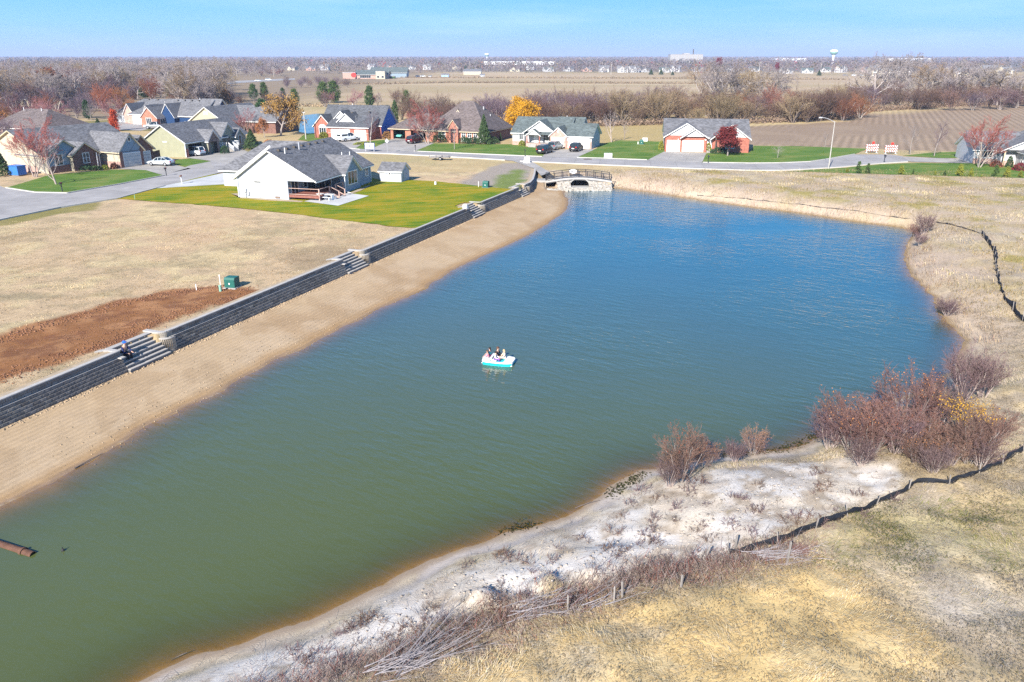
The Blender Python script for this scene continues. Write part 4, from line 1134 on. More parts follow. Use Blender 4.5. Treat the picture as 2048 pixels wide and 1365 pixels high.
for y_ in (3.12, 4.88):
    A.part('stair_rail', 'rail_wood', MB().bar((12.3, y_, 1.55), (13.7, y_, .95), .12, .06).bar((12.3, y_, .75), (13.6, y_, .12), .1, .2)); A.post(13.7, y_, 0, 1.0, .13, 'rail_wood', 'stair_post')
# downspouts, meters, roof vents
A.part('downspout', 'white_paint', MB().bar((12.58, 7.3, 2.85), (12.58, 7.3, .2), .1, .1).bar((12.58, 7.3, .2), (13.5, 7.1, .05), .12, .1)); A.part('downspout', 'white_paint', MB().bar((11.9, 12.5, 2.85), (11.9, 12.5, .1), .1, .1)); A.part('downspout', 'white_paint', MB().bar((11.88, 17.5, 2.85), (11.88, 17.5, .1), .1, .1)); A.part('downspout', 'white_paint', MB().bar((.1, -.1, 2.8), (.1, -.1, .1), .1, .1))
A.part('utility_meter', 'galvanised', MB().box(1.0, 1.35, -.22, -.005, .8, 1.3).box(1.45, 1.75, -.2, -.005, .4, .9).tube((1.2, -.1, .1), (1.2, -.1, .8), .04))
A.part('crawl_vent', 'brown_trim', MB().box(5.7, 6.4, -.08, -.005, .15, .38)); A.part('crawl_vent', 'galvanised', MB().box(3.0, 3.4, -.06, -.005, .12, .25))
for k in range(7): A.capvent(5.9 + (.0), 1.6 + k * 2.1, 6.36)
A.vent(6.4, 6.2, 6.1, .9, .09, 'galvanised'); A.vent(6.6, 2.0, 5.95, .75); A.vent(9.3, 13.4, 4.5, .45); A.vent(9.5, 15.6, 4.4, .4)
A.done()
sheet('patio', [(608,403.5),(676,412.3),(738,392.5),(697,387),(680,389.5),(662,391)], .04, MATS['new_concrete'])
sheet('gravel_bed', [(462,388),(478,387),(480,397),(540,401.5),(600,405),(608,403),(566,398.5),(490,397)], .022, MATS['fill_dirt'])
sheet('gravel_bed', [(697,387.5),(738,371),(741,372),(722,382),(704,388)], .05, MATS['fill_dirt'])

# --- shed
S_ = House('garden_shed', 'small white shed with grey gable roof right of the white house', P(760, 363), -15, 'shed')
S_.block(0, 3.6, 0, 3.3, 1.85, 2.85, 'x', {'*': 'grey_siding', 'S': 'white_siding'}, ov=.25)
S_.window('S', 0, 1.7, 1.1, .22, .45, 1); S_.door('E', 3.6, 1.6, 0, 1.3, 1.7, 'white_siding'); S_.done()

# --- house B: cream, at the left edge
B = House('cream_house', 'cream gabled house with double garage behind bare trees at the left', P(97, 348), -27, trim='tan_trim')
B.block(-16.2, -.9, 0, 18, 3.2, 6.8, 'y', {'*': 'cream_siding', 'E': 'grey_siding'}, ov=.5, pos=.52)
B.block(-7.5, -.1, .2, 6.8, 3.0, 5.3, 'x', {'*': 'cream_siding', 'E': 'slate_and_shade_siding', 'S': 'cream_siding'}, ov=.4, skip='WN')
B.block(-4, .8, 4.2, 9.0, 2.9, 4.6, 'x', {'*': 'brown_brick', 'S': 'cream_siding'}, ov=.4, skip='W')
B.block(-5, 4.4, 10.6, 15.2, 3.2, 5.8, 'x', {'*': 'cream_siding', 'E': 'slate_and_shade_siding'}, ov=.45, skip='W')
B.block(-5, 4.0, 13, 17.8, 3.0, 5.2, 'x', 'brown_brick', ov=.4, skip='WS')
B.part('brick_skirt', 'pale_brick', MB().box(-1.5, 4.42, 10.53, 10.595, -.05, 1.0)); B.part('brick_pier', 'brown_brick', MB().box(4.405, 4.48, 10.5, 11.15, -.05, 2.75)); B.part('brick_pier', 'brown_brick', MB().box(4.405, 4.48, 14.75, 15.3, -.05, 3.1)); B.part('brick_skirt', 'brown_brick', MB().box(-.095, -.03, .2, 4.1, -.05, 1.1)); B.part('brick_skirt', 'pale_brick', MB().box(-9.5, -2.6, -.07, -.005, -.05, 1.1))
B.garage('E', 4.4, 11.25, 14.65, 2.3, 'garage_grey'); B.garage('E', 4.0, 15.6, 17.1, 2.2, 'garage_grey')
B.window('E', -.1, 2.3, 1.2, 1.3, 1.7, 2); B.window('E', .8, 6.7, 1.15, 1.1, 1.6, 2, 2); B.window('E', 4.4, 12.9, 4.4, .45, .6, 1, frame='grey_wood' if False else 'white_trim')
B.part('band_board', 'dark_trim', MB().box(4.405, 4.44, 10.8, 14.9, 2.62, 2.7)); B.post(-.2, 9.9, 0, 2.8, .16, 'white_paint', 'porch_post'); B.post(1.0, 8.6, 0, 2.7, .13, 'white_paint', 'downspout')
B.done()
# --- house C: yellow green
Ch = House('yellow_green_house', 'pale yellow-green house with an open double garage', P(373, 315.5), -16)
Ch.block(-9.6, 0, 0, 13, 3.1, 6.1, 'y', {'*': 'yellow_green_siding', 'E': 'grey_green_siding'}, ov=.45, holes={'E': [(.9, 5.0, 2.35)]})
Ch.hole_room('E', 0, .9, 5.0, 2.35); Ch.block(-5, 1.0, 5.7, 9.2, 2.9, 4.7, 'x', {'*': 'mixed_stone', 'S': 'grey_green_siding'}, ov=.35, skip='W', holes={'E': [(6.3, 8.6, 2.3)]}); Ch.hole_room('E', 1.0, 6.3, 8.6, 2.3)
Ch.block(-9.6, -.6, 11, 21, 3.1, 6.0, 'y', 'grey_green_siding', ov=.45); Ch.block(-6, .1, 11.2, 16.2, 3.1, 5.6, 'x', 'grey_green_siding', ov=.4, skip='W'); Ch.block(-5, .8, 15.2, 18.2, 2.9, 4.3, 'x', 'grey_green_siding', ov=.3, skip='W')
Ch.part('brick_pier', 'red_brick', MB().box(.005, .09, .0, .75, -.05, 1.6)); Ch.part('brick_pier', 'red_brick', MB().box(.005, .09, 5.1, 5.65, -.05, 1.6)); Ch.part('wall_vent', 'white_paint', MB().box(-4.9, -4.0, -.05, -.005, 2.75, 2.95)); Ch.post(.05, -.06, .1, 3.0, .12, 'white_paint', 'downspout')
Ch.window('E', .1, 13.7, 1.0, .9, 1.6, 1, frame='dark_trim'); Ch.window('E', .8, 16.7, 1.0, .8, 1.7, 1); Ch.door('E', .1, 12.3, .5, .95, 2.1, 'dark_trim')
Ch.part('porch', 'concrete', MB().box(.12, 2.0, 10.4, 14.6, -.05, .9))
for k in range(4): Ch.part('porch_step', 'concrete', MB().box(2.0 + k * .3, 2.32 + k * .3, 10.9, 12.4, -.05, .72 - k * .2))
for q in (((.2, 10.4, 1.8), (2.0, 10.4, 1.8)), ((2.0, 12.5, 1.8), (2.0, 14.6, 1.8)), ((2.0, 10.9, 1.8), (3.2, 10.9, .95)), ((2.0, 12.4, 1.8), (3.2, 12.4, .95)), ((.2, 14.6, 1.8), (2.0, 14.6, 1.8))):
    mb = MB().bar(q[0], q[1], .12, .09); n_ = 8
    for k in range(n_):
        a_ = Vector(q[0]).lerp(Vector(q[1]), (k + .5) / n_); mb.bar((a_.x, a_.y, a_.z - .85), tuple(a_), .05, .05)
    Ch.part('porch_rail', 'white_paint', mb)
Ch.vent(-6.2, 9, 5.4, .6); Ch.done()
# brown fence between B and C
f0, f1 = np.array(P(306, 327, 0)), np.array(P(323, 322, 0)); root = empty('wooden_fence', (*f0, 0), math.atan2(*(f1 - f0)[::-1])); tag(root, 'short dark brown board fence between the cream and yellow-green houses', 'fence')
n_ = int(np.linalg.norm(f1 - f0) / .16)
pk = MB().box(0, .14, 0, .03, 0, 2.0).mesh('board'); pk.materials.append(MATS['brown_fence_wood'])
for k in range(n_): link('board', pk, None, root, (k * .16, 0, .02 * (k % 3)))
MB().box(0, n_ * .16, .035, .09, .4, .5).box(0, n_ * .16, .035, .09, 1.5, 1.6).build('fence_rail', MATS['brown_fence_wood'], root)

# --- house D: brick front, navy gable
D = House('navy_gabled_house', 'house with orange brick front gables and a navy blue end gable', P(316, 252), -20)
D.block(0, 15.5, 0, 11, 3.2, 7.0, 'x', 'navy_siding', ov=.45); D.block(-1.2, 4.2, -4.5, 5, 2.9, 5.4, 'y', 'orange_brick', ov=.35, skip='N'); D.block(-1.8, 1.4, -3.2, 3, 3.1, 5.7, 'y', 'orange_brick', ov=.3, skip='N')
D.block(11.6, 17.6, 2.2, 10, 3.2, 7.2, 'x', 'navy_siding', ov=.5, skip='W'); D.block(3, 7.5, -1.6, 5, 3.0, 6.2, 'y', 'navy_siding', ov=.3, skip='N')
D.window('S', -4.5, 1.4, .9, 1.7, 1.5, 3); D.window('E', 4.2, -2.5, .9, 1.6, 1.2, 2)
for k in range(4): D.capvent(4 + k * 2.4, 4.6, 6.7)
D.vent(11, 5.4, 6.9, .5); D.done()
# --- house E: pale, hip roof, white garage
Eh = House('pale_hip_house', 'low pale house with a wide white garage door and hip roof', P(262, 248), -16)
Eh.block(0, 7.4, 0, 8, 3.0, 5.2, 'y', 'bright_siding', ov=.45, hip=(4, 0), skip='N'); Eh.block(-9, 15, 4, 17, 3.0, 6.4, 'x', 'bright_siding', ov=.5, hip=(6, 6)); Eh.block(-3.2, .2, 1.4, 8, 3.0, 5.6, 'y', 'pale_brick', ov=.4, skip='N'); Eh.block(9.5, 13, 2, 10, 3.4, 6.4, 'y', 'bright_siding', ov=.4, skip='N')
Eh.garage('S', 0, 1.0, 6.2, 2.2); Eh.part('brick_pier', 'pale_brick', MB().box(-.2, .75, -.07, -.005, 0, 2.9)); Eh.part('brick_pier', 'pale_brick', MB().box(6.5, 7.4, -.07, -.005, 0, 2.9))
for k in range(5): Eh.capvent(-4 + k * 3.2, 9.8, 6.2)
Eh.done()
# --- house F: board and batten gable
Fh = House('board_batten_house', 'grey-green board-and-batten gabled house behind the big oak', (-80.5, 203.5), -16)
Fh.block(0, 10.5, 0, 19, 3.2, 6.7, 'y', {'*': 'brown_brick', 'S': 'grey_green_siding'}, gable='batten_siding', ov=.5); Fh.block(5, 20, 7, 18, 3.2, 6.4, 'x', 'brown_brick', ov=.5, skip='W')
Fh.window('S', 0, 3.2, 1.0, 1.6, 1.4, 2); Fh.part('gable_vent', 'white_trim', MB().box(4.7, 5.1, -.05, -.005, 4.8, 5.5).box(5.4, 5.8, -.05, -.005, 4.8, 5.5)); Fh.window('E', 10.5, 4, 1.0, 1.5, 1.3, 2); Fh.done()
# --- house G: red brick, royal blue end
G = House('blue_sided_house', 'brick house with a bright blue end wall and a white truck in front', P(662, 279), -16, roof='dark_shingle')
G.block(-.6, 9.7, 0, 7, 3.1, 5.1, 'x', 'red_brick', ov=.45, pos=.7); G.block(-4.6, 10.8, 4.6, 13.4, 3.4, 7.3, 'x', {'*': 'red_brick', 'E': 'blue_siding'}, ov=.4)
G.block(-5.4, -1.0, 2.2, 8, 3.1, 5.4, 'y', 'red_brick', ov=.35, skip='N'); G.block(.9, 5.4, 1.9, 8, 4.0, 5.9, 'y', 'bright_siding', ov=.35, skip='N', z0=3.6); G.block(-.6, 3.0, 3.4, 9, 4.6, 6.3, 'y', 'bright_siding', ov=.3, skip='N', z0=4.2)
G.garage('S', 0, .3, 4.9, 2.2); G.garage('S', 0, 6.4, 9.0, 2.2); G.window('S', 2.2, -3.2, .9, 1.7, 1.5, 3); G.part('stone_band', 'pale_brick', MB().box(-.62, 9.72, -.05, -.003, 1.45, 1.6))
mb = MB(); mb.rings([[(-3.2 + .95 * math.cos(math.pi * k / 8), yy, 2.5 + .7 * math.sin(math.pi * k / 8)) for k in range(9)] for yy in (2.12, 2.19)]); G.part('arch_window', 'white_trim', mb)
G.part('keystone', 'pale_brick', MB().box(2.45, 2.75, -.07, -.003, 2.35, 2.65)); G.capvent(4.6, 2.6, 5.9); G.capvent(7, 6.7, 5.9); G.vent(1.5, 9.2, 7.2, .4); G.done()
# --- house H: brick, big hip roofs
H = House('brick_hip_house', 'large brick house with steep brown hip roofs and open garages', P(787, 277), -22, roof='brown_shingle', trim='tan_trim')
H.block(0, 13, -1.2, 9, 2.75, 5.6, 'x', 'orange_brick', ov=.5, hip=(5, 3), holes={'S': [(.7, 3.9, 2.25), (5.4, 10.6, 2.25)]}); H.hole_room('S', -1.2, .7, 3.9, 2.25); H.hole_room('S', -1.2, 5.4, 10.6, 2.25)
H.block(10, 25, -2.6, 12.5, 2.9, 8.6, 'x', {'*': 'orange_brick', 'E': 'brown_brick'}, ov=.5, hip=(6.2, 6.2)); H.block(16.4, 18.7, -3.6, 2, 3.6, 5.1, 'y', 'orange_brick', ov=.25, skip='N', holes={'S': [(16.9, 18.2, 3.0)]}); H.hole_room('S', -3.6, 16.9, 18.2, 3.0, 1.2)
for u_ in (19.6, 21.1, 22.6, 23.8): H.window('S', -2.6, u_, .5, .85, 2.0, 2, 3)
H.window('S', -2.6, 14.2, .8, 1.6, 1.6, 2, 2); H.part('white_panel', 'white_trim', MB().box(18.9, 24.4, -2.655, -2.603, .1, .4)); H.block(15.4, 16.9, 2.0, 5.0, 5.9, 6.9, 'y', 'bright_siding', ov=.15, skip='N', z0=5.0, roof='brown_shingle')
H.window('S', 2.0, 16.15, 5.45, .5, .6, 1, 1); H.vent(20.8, 6, 6.5, .9, .16, 'galvanised', 'flue_pipe'); H.vent(17.5, 7, 8.0, .5); H.vent(22.4, 6.2, 5.2, .5); H.done()
# --- house I: white with two garages
I = House('white_porch_house', 'white house with small front porch and two garage doors', P(1025, 290), -18, roof='green_grey_shingle')
WS = 'bright_siding'
I.block(0, 12.4, 0, 10.5, 2.9, 5.75, 'x', WS, ov=.4); I.block(3.0, 9.9, -.9, 6, 3.1, 5.45, 'y', WS, ov=.35, skip='NS'); I.front('S', -.85, 3.0, 9.9, 3.05, 3.1, WS, (), (6.45, 5.45))
I.block(9.3, 12.9, -2.9, 4, 2.75, 4.35, 'y', {'*': 'pale_brick', 'S': 'pale_brick'}, ov=.3, skip='N'); I.block(12.9, 18.3, -2.6, 5.6, 2.75, 4.9, 'x', {'*': WS, 'E': 'grey_siding'}, ov=.4, skip='W'); I.block(9, 14.6, 2, 10.2, 2.9, 5.8, 'x', {'*': WS, 'E': 'grey_siding'}, ov=.35, skip='WS')  # east ends are white siding too, shade put in as grey-blue
I.block(3.9, 6.9, -2.4, 1, 2.6, 3.7, 'y', WS, ov=.25, skip='NSEW'); I.front('S', -2.4, 3.9, 6.9, 2.5, 2.6, WS, (), (5.4, 3.7))
I.part('porch', 'concrete', MB().box(3.8, 9.25, -2.3, -.01, -.05, .75)); I.part('brick_skirt', 'pale_brick', MB().box(3.78, 9.27, -2.36, -2.303, -.05, .7)); I.part('brick_skirt', 'pale_brick', MB().box(0, 3.6, -.06, -.004, -.05, .9))
for k in range(4): I.part('porch_step', 'concrete', MB().box(4.6, 6.2, -2.62 - k * .3, -2.31 - k * .3, -.05, .6 - k * .18))
for x_ in (4.0, 6.8): I.post(x_, -2.25, .75, 2.5, .18, 'red_brick', 'porch_post')
for x_ in (4.1, 4.3, 4.5): I.post(x_, -2.2, .75, 1.6, .05, 'red_brick', 'baluster')
I.part('porch_roof_edge', 'green_grey_shingle', MB().slab([(6.9, -2.3, 2.65), (9.3, -2.3, 2.65), (9.3, -.3, 3.2), (6.9, -.3, 3.2)], .1)); I.window('S', 0, 2.0, 1.2, .8, 1.3, 2); I.window('S', 0, 7.9, 1.1, 1.7, 1.35, 3, 2); I.door('S', 0, 5.4, .75, 1.0, 2.0)
I.garage('S', -2.9, 9.8, 12.3, 2.1); I.garage('S', -2.6, 13.4, 17.7, 2.15); I.part('brick_skirt', 'pale_brick', MB().box(12.92, 13.28, -2.66, -2.603, -.05, 1.5)); I.part('brick_skirt', 'pale_brick', MB().box(17.82, 18.28, -2.66, -2.603, -.05, 1.5))
I.part('gable_vent', 'white_trim', MB().box(10.95, 11.25, -2.95, -2.903, 3.2, 3.75)); I.vent(10.6, 6.4, 5.5, .5); I.done()
# --- house J: red brick, two white gables
J = House('red_brick_house', 'red brick house with white double gables behind a maroon tree', P(1329, 303), -9)
J.block(0, 16.6, .6, 13, 3.1, 6.1, 'x', {'*': 'red_brick', 'E': 'grey_siding', 'W': 'grey_siding'}, ov=.4)
J.block(0, 8.3, 0, 7, 3.2, 5.75, 'y', {'*': 'red_brick', 'E': 'grey_green_siding'}, gable=WS, ov=.4, skip='N'); J.block(3.3, 8.3, -.6, 4, 3.1, 4.7, 'y', WS, ov=.35, skip='NSEW'); J.front('S', -.5, 3.3, 8.3, 3.05, 3.1, WS, (), (5.8, 4.7))
J.block(9.4, 16.6, -.4, 7, 3.0, 5.6, 'y', 'red_brick', gable=WS, ov=.4, skip='N'); J.block(9.2, 12.2, -1.3, 3, 3.0, 4.2, 'y', WS, ov=.3, skip='NSEW'); J.front('S', -1.25, 9.2, 12.2, 2.95, 3.0, WS, (), (10.7, 4.2))
J.garage('S', 0, .5, 2.9, 2.15); J.garage('S', 0, 3.6, 7.6, 2.15); J.window('S', -.4, 12.9, .9, 1.6, 1.7, 2, 2); J.door('S', .6, 8.9, .3, 1.0, 2.1, 'white_paint'); J.part('porch', 'concrete', MB().box(8.35, 9.35, -1.2, .55, -.05, .3)); J.part('porch_step', 'concrete', MB().box(8.4, 9.35, -1.7, -1.22, -.05, .15))
J.post(10.0, -1.15, 0, 3.0, .22, 'dark_trim', 'porch_post'); J.part('white_bracket', 'white_trim', MB().box(7.9, 8.15, -.1, -.004, 2.3, 2.55)); J.vent(14, 8.6, 5.2, .5); J.vent(2.6, .02, 2.5, .1); J.done()
# --- house K: right edge
K = House('white_ranch_house', 'white house with grey roof cut by the right edge of the frame', P(1944, 327.5), -12)
K.block(0, 17, 0, 10, 2.8, 5.4, 'x', 'bright_siding', ov=.45); K.block(4.0, 17, -1.6, 6, 2.8, 5.9, 'y', 'bright_siding', ov=.45, skip='NS'); K.front('S', -1.6, 4.0, 17, 2.7, 2.8, 'bright_siding', (), (10.5, 5.9)); K.front('S', .2, 4.0, 8.0, -.1, 2.8, 'grey_siding')
K.block(7.0, 15, -5.5, 2, 2.7, 4.6, 'y', 'bright_siding', ov=.4, skip='N'); K.part('brick_skirt', 'pale_brick', MB().box(.0, 3.98, -.07, -.004, -.05, .95)); K.window('S', 0, 1.9, 1.2, 2.2, 1.2, 3); K.window('S', .2, 5.6, .9, 1.4, 1.3, 2); K.post(4.6, -1.4, 0, 2.7, .2, 'tan_trim', 'porch_post'); K.window('W', 7.0, -3.0, .6, .8, 1.7, 1)
K.part('flower_box', 'pale_brick', MB().box(4.6, 6.2, -1.9, -1.1, 0, .8)); K.done()
# --- two houses deep in the trees at the left
L_ = House('cream_hip_house', 'cream hip-roofed house far back between the dark trees', (-183, 313), -8)
L_.block(0, 14, 0, 13, 3.1, 6.6, 'x', 'cream_siding', ov=.5, hip=(6, 6)); L_.block(-12, 1, 4, 13, 3.0, 5.6, 'x', 'cream_siding', ov=.5, hip=(4, 0), skip='E'); L_.window('S', 0, 4, 1, 1.6, 1.3, 2); L_.window('S', 0, 10, 1, 1.6, 1.3, 2); L_.vent(5, 6.5, 6.4, .6); L_.vent(8, 6.5, 6.4, .5); L_.done()
M_ = House('brown_roofed_house', 'brown hip-roofed house mostly hidden behind the red birch', (-123, 192), -20, roof='brown_shingle')
M_.block(0, 17, 0, 13, 3.0, 6.6, 'x', 'pale_brick', ov=.5, hip=(5, 5)); M_.window('S', 0, 5, 1, 1.6, 1.3, 2); M_.vent(6, 5, 6.4, .6); M_.vent(11, 5.5, 6.4, .5); M_.done()
# ------------------------------------------------------------------ trees: tapered limbs and thousands of twigs, built once per kind and copied
def prisms(segs, n=3):
    """segments (p0, p1, r0, r1) -> open n-sided tapering prisms"""
    S = np.array(segs, float)
    p0, p1, r0, r1 = S[:, 0:3], S[:, 3:6], S[:, 6], S[:, 7]
    d = p1 - p0; L = np.linalg.norm(d, axis=1, keepdims=True) + 1e-9; d = d / L
    ref = np.where(np.abs(d[:, 2:3]) < .9, np.array([[0, 0, 1.]]), np.array([[1., 0, 0]]))
    a = np.cross(d, ref); a /= np.linalg.norm(a, axis=1, keepdims=True); b = np.cross(d, a)
    vs = []
    for p, r in ((p0, r0), (p1, r1)):
        for k in range(n):
            t = 2 * math.pi * k / n
            vs.append(p + (a * math.cos(t) + b * math.sin(t)) * r[:, None])
    V = np.stack(vs, 1).reshape(-1, 3)
    base = np.arange(len(S))[:, None] * 2 * n
    F = np.concatenate([np.stack([base[:, 0] + k, base[:, 0] + (k + 1) % n, base[:, 0] + n + (k + 1) % n, base[:, 0] + n + k], 1) for k in range(n)])
    return V, F

def cards(c, size, rg, flat=0.0, aspect=.6):
    """leaf-sized faces at the points c"""
    n = len(c)
    a = rg.normal(size=(n, 3)); a[:, 2] *= 1 - flat; a /= np.linalg.norm(a, axis=1, keepdims=True)
    q = rg.normal(size=(n, 3)); b = np.cross(a, q); b /= np.linalg.norm(b, axis=1, keepdims=True) + 1e-9
    s = (size * rg.uniform(.6, 1.3, n))[:, None]
    a = a * s; b = b * s * aspect
    V = np.stack([c - a, c + b, c + a, c - b], 1).reshape(-1, 3)
    F = np.arange(4 * n).reshape(n, 4)
    return V, F

class Grow:
    def __init__(s, seed):
        s.r = random.Random(seed); s.trunk, s.twig, s.tips = [], [], []
    def limb(s, p, d, L, r, depth, maxd, spec):
        R_ = s.r; n = 4 if depth < maxd else 2
        pts = [p]; dirs = []
        for i in range(n):
            j = Vector((R_.gauss(0, 1), R_.gauss(0, 1), R_.gauss(0, 1))) * spec['bend'] * (1 + .3 * depth)
            d = (d + j + Vector((0, 0, spec['up'] if depth < maxd else spec['tipup']))).normalized()
            p = p + d * (L / n); pts.append(p); dirs.append(d)
        for i in range(n):
            ra = r * (1 - .55 * i / n); rb = r * (1 - .55 * (i + 1) / n)
            if depth == maxd and i == n - 1: rb = ra * .3
            (s.trunk if depth <= spec['trunkd'] else s.twig).append((*pts[i], *pts[i + 1], ra, rb))
        if depth == maxd:
            s.tips.append(pts[-1]); s.tips.append(pts[1]); return
        k = spec['kids'][depth]
        for q in range(k):
            t = spec['first'][depth] + (1 - spec['first'][depth]) * (q + R_.uniform(.2, .9)) / k
            t = min(t, .999); i = min(int(t * n), n - 1); f = t * n - i
            bp = pts[i].lerp(pts[i + 1], f); dd = dirs[i]
            ax = dd.orthogonal().normalized(); ax.rotate(Matrix.Rotation(R_.uniform(0, 2 * math.pi) if depth else q * 2.4 + R_.uniform(-.5, .5), 3, dd))
            nd = dd.copy(); nd.rotate(Matrix.Rotation(R(spec['ang'][depth]) * R_.uniform(.7, 1.25), 3, ax))
            s.limb(bp, nd, L * spec['len'][depth] * R_.uniform(.7, 1.15) * (1.15 - .5 * t), max(r * (1 - .55 * t) * spec['rad'], spec['rmin']), depth + 1, maxd, spec)
BARK = {}
def tmat(name, col, var=.25, rand=.22, rough=.9):
    return mat(name, col, rough, var, 1.3, rand=rand)
tmat('bark_grey', (.30, .26, .235)); tmat('bark_dark', (.13, .105, .09)); tmat('bark_pale', (.38, .31, .275), .3)
for nm, cc in dict(grey=(.30, .255, .245), mauve=(.165, .105, .105), brown=(.155, .095, .07), russet=(.24, .10, .06), tan=(.26, .19, .115), redtwig=(.32, .10, .085), violet=(.17, .12, .145), pinktwig=(.31, .14, .15), rustorange=(.27, .11, .05), shorerose=(.215, .125, .10)).items():
    tmat('twigs_' + nm, cc)
for nm, cc in dict(orange=(.34, .135, .045), maroon=(.15, .022, .025), red=(.40, .062, .022), gold=(.56, .29, .012), rusty=(.17, .058, .032), mustard=(.36, .19, .02), amber=(.30, .165, .05)).items():
    tmat('leaves_' + nm, cc, .35, .12)
for nm, cc in dict(pine=(.06, .10, .026), cedar=(.05, .085, .032), yellowpine=(.20, .21, .03), darkpine=(.035, .075, .03), bronze=(.16, .085, .045)).items():
    tmat('needles_' + nm, cc, .4, .15)
SPEC = dict(
    spread=dict(bend=.13, up=.03, tipup=.05, kids=(8, 7, 6, 7), first=(.28, .25, .2, .15), ang=(52, 46, 42, 38), len=(.78, .62, .55, .5), rad=.62, rmin=.018, trunkd=1),
    vase=dict(bend=.09, up=.07, tipup=-.02, kids=(6, 6, 7, 8), first=(.12, .25, .2, .15), ang=(34, 36, 38, 36), len=(.85, .6, .5, .45), rad=.55, rmin=.017, trunkd=1),
    shrub=dict(bend=.10, up=.05, tipup=.03, kids=(9, 7, 7), first=(.12, .2, .15), ang=(30, 36, 38), len=(.72, .55, .5), rad=.6, rmin=.016, trunkd=0),
    upright=dict(bend=.07, up=.06, tipup=.05, kids=(13, 6, 7), first=(.25, .2, .15), ang=(46, 38, 36), len=(.52, .5, .5), rad=.5, rmin=.012, trunkd=0),
)
def tree_mesh(kind, spec, seed, h, stems=1, lean=.0, trunkr=.02, leaf=None, twigscale=1.0, maxd=None):
    g = Grow(seed); sp = dict(SPEC[spec]); maxd = maxd or len(sp['kids'])
    sp['rmin'] *= h / 10 * twigscale
    R_ = g.r
    for k in range(stems):
        a = 2 * math.pi * k / stems + R_.uniform(-.4, .4)
        sprd = lean if stems > 1 else 0
        d = Vector((math.cos(a) * sprd * R_.uniform(.5, 1.3), math.sin(a) * sprd * R_.uniform(.5, 1.3), 1)).normalized()
        q = Vector((math.cos(a), math.sin(a), 0)) * (.02 * h if stems > 1 else 0)
        L = h * (.62 if spec in ('spread', 'vase') else .8 if spec == 'upright' else .6) * R_.uniform(.85, 1.1)
        g.limb(q - Vector((0, 0, .2)), d, L, trunkr * h * (1 if stems == 1 else .62), 0, maxd, sp)
    zmax = max(t[2] for t in g.tips); f = h / zmax
    V1, F1 = prisms(g.trunk, 5); V2, F2 = prisms(g.twig, 3)
    V1, V2 = V1 * f, V2 * f
    tr = mesh_np(kind + '_trunk', V1, F1, True); parts = [V2]; 
    if leaf:
        rg = np.random.default_rng(seed); T = np.array([tuple(t) for t in g.tips]) * f
        if leaf.get('top'): T = T[T[:, 2] > h * leaf['top']]
        idx = rg.integers(0, len(T), leaf['n']); c = T[idx] + rg.normal(size=(leaf['n'], 3)) * leaf.get('sp', .25)
        if leaf.get('droop'): c[:, 2] -= np.abs(rg.normal(size=leaf['n'])) * leaf['droop']
        VL, FL = cards(c, leaf['size'], rg, aspect=leaf.get('asp', .6))
        lv = mesh_np(kind + '_leaves', VL, FL)
    else:
        lv = None
    tw = mesh_np(kind + '_twigs', V2, F2)
    return tr, tw, lv
def conifer_mesh(kind, seed, h, rad, n, size, shape='cone', whorl=0, clump=0):
    rg = np.random.default_rng(seed)
    if clump:      # rounded sprays of needles on scattered boughs
        m = clump; z = rg.uniform(.12, .97, m)
        prof = np.clip((1 - z) * 2.0, 0, 1) ** .6 * np.clip(z * 5, .35, 1) if shape == 'pine' else (1 - z) ** .85
        a = rg.uniform(0, 2 * np.pi, m); rr = rad * prof * rg.uniform(.35, 1.0, m)
        C = np.stack([np.cos(a) * rr, np.sin(a) * rr, z * h], 1); cs = rad * .30 * rg.uniform(.6, 1.2, m)
        i = rg.integers(0, m, n); c = C[i] + rg.normal(size=(n, 3)) * cs[i][:, None] * np.array([.55, .55, .42])
    else:
        z = rg.uniform(.03, 1, n) ** .85; prof = {'cone': (1 - z) ** .9, 'column': np.clip((1 - z) * 3.2, 0, 1) ** .7 * np.clip(z * 8 + .5, .5, 1)}[shape]
        a = rg.uniform(0, 2 * np.pi, n); bump = 1 + .22 * np.sin(a * 5 + z * 23) + .15 * np.sin(a * 3 - z * 41)
        rr = rad * prof * bump * rg.uniform(.55, 1.0, n) ** .5; c = np.stack([np.cos(a) * rr, np.sin(a) * rr, z * h], 1)
    V, F = cards(c, size, rg, aspect=.5)
    V1, F1 = prisms([(0, 0, -.2, 0, 0, h * .5, h * .022, h * .014), (0, 0, h * .5, 0, 0, h * .95, h * .014, .01)], 6)
    return mesh_np(kind + '_trunk', V1, F1, True), None, mesh_np(kind + '_needles', V, F)
PROTO = {}
def proto(key, meshes, bark, twig=None, leaf=None):
    tr, tw, lv = meshes
    PROTO[key] = (tr, tw, lv)
    tr.materials.append(MATS[bark])
    if tw: tw.materials.append(MATS[twig])
    if lv: lv.materials.append(MATS[leaf])
for i, tc_ in enumerate(('grey', 'grey', 'tan')):
    proto('big%d' % i, tree_mesh('big', 'spread', 100 + i, 14, 1 if i != 1 else 2, .3, .026), 'bark_grey', 'twigs_' + tc_)
for i, tc_ in enumerate(('mauve', 'brown', 'russet', 'tan', 'violet', 'brown', 'rustorange')):
    proto('thick%d' % i, tree_mesh('thick', 'shrub', 200 + i, 8, 5, .42, .02), 'bark_dark' if i % 2 else 'bark_grey', 'twigs_' + tc_)
for i, tc_ in enumerate(('redtwig', 'pinktwig')):
    proto('birch%d' % i, tree_mesh('birch', 'vase', 300 + i, 10, 3, .42, .019), 'bark_pale', 'twigs_' + tc_)
proto('young0', tree_mesh('young', 'upright', 400, 7, 1, 0, .017), 'bark_grey', 'twigs_violet'); proto('young1', tree_mesh('young', 'upright', 401, 7, 1, 0, .017), 'bark_grey', 'twigs_grey')
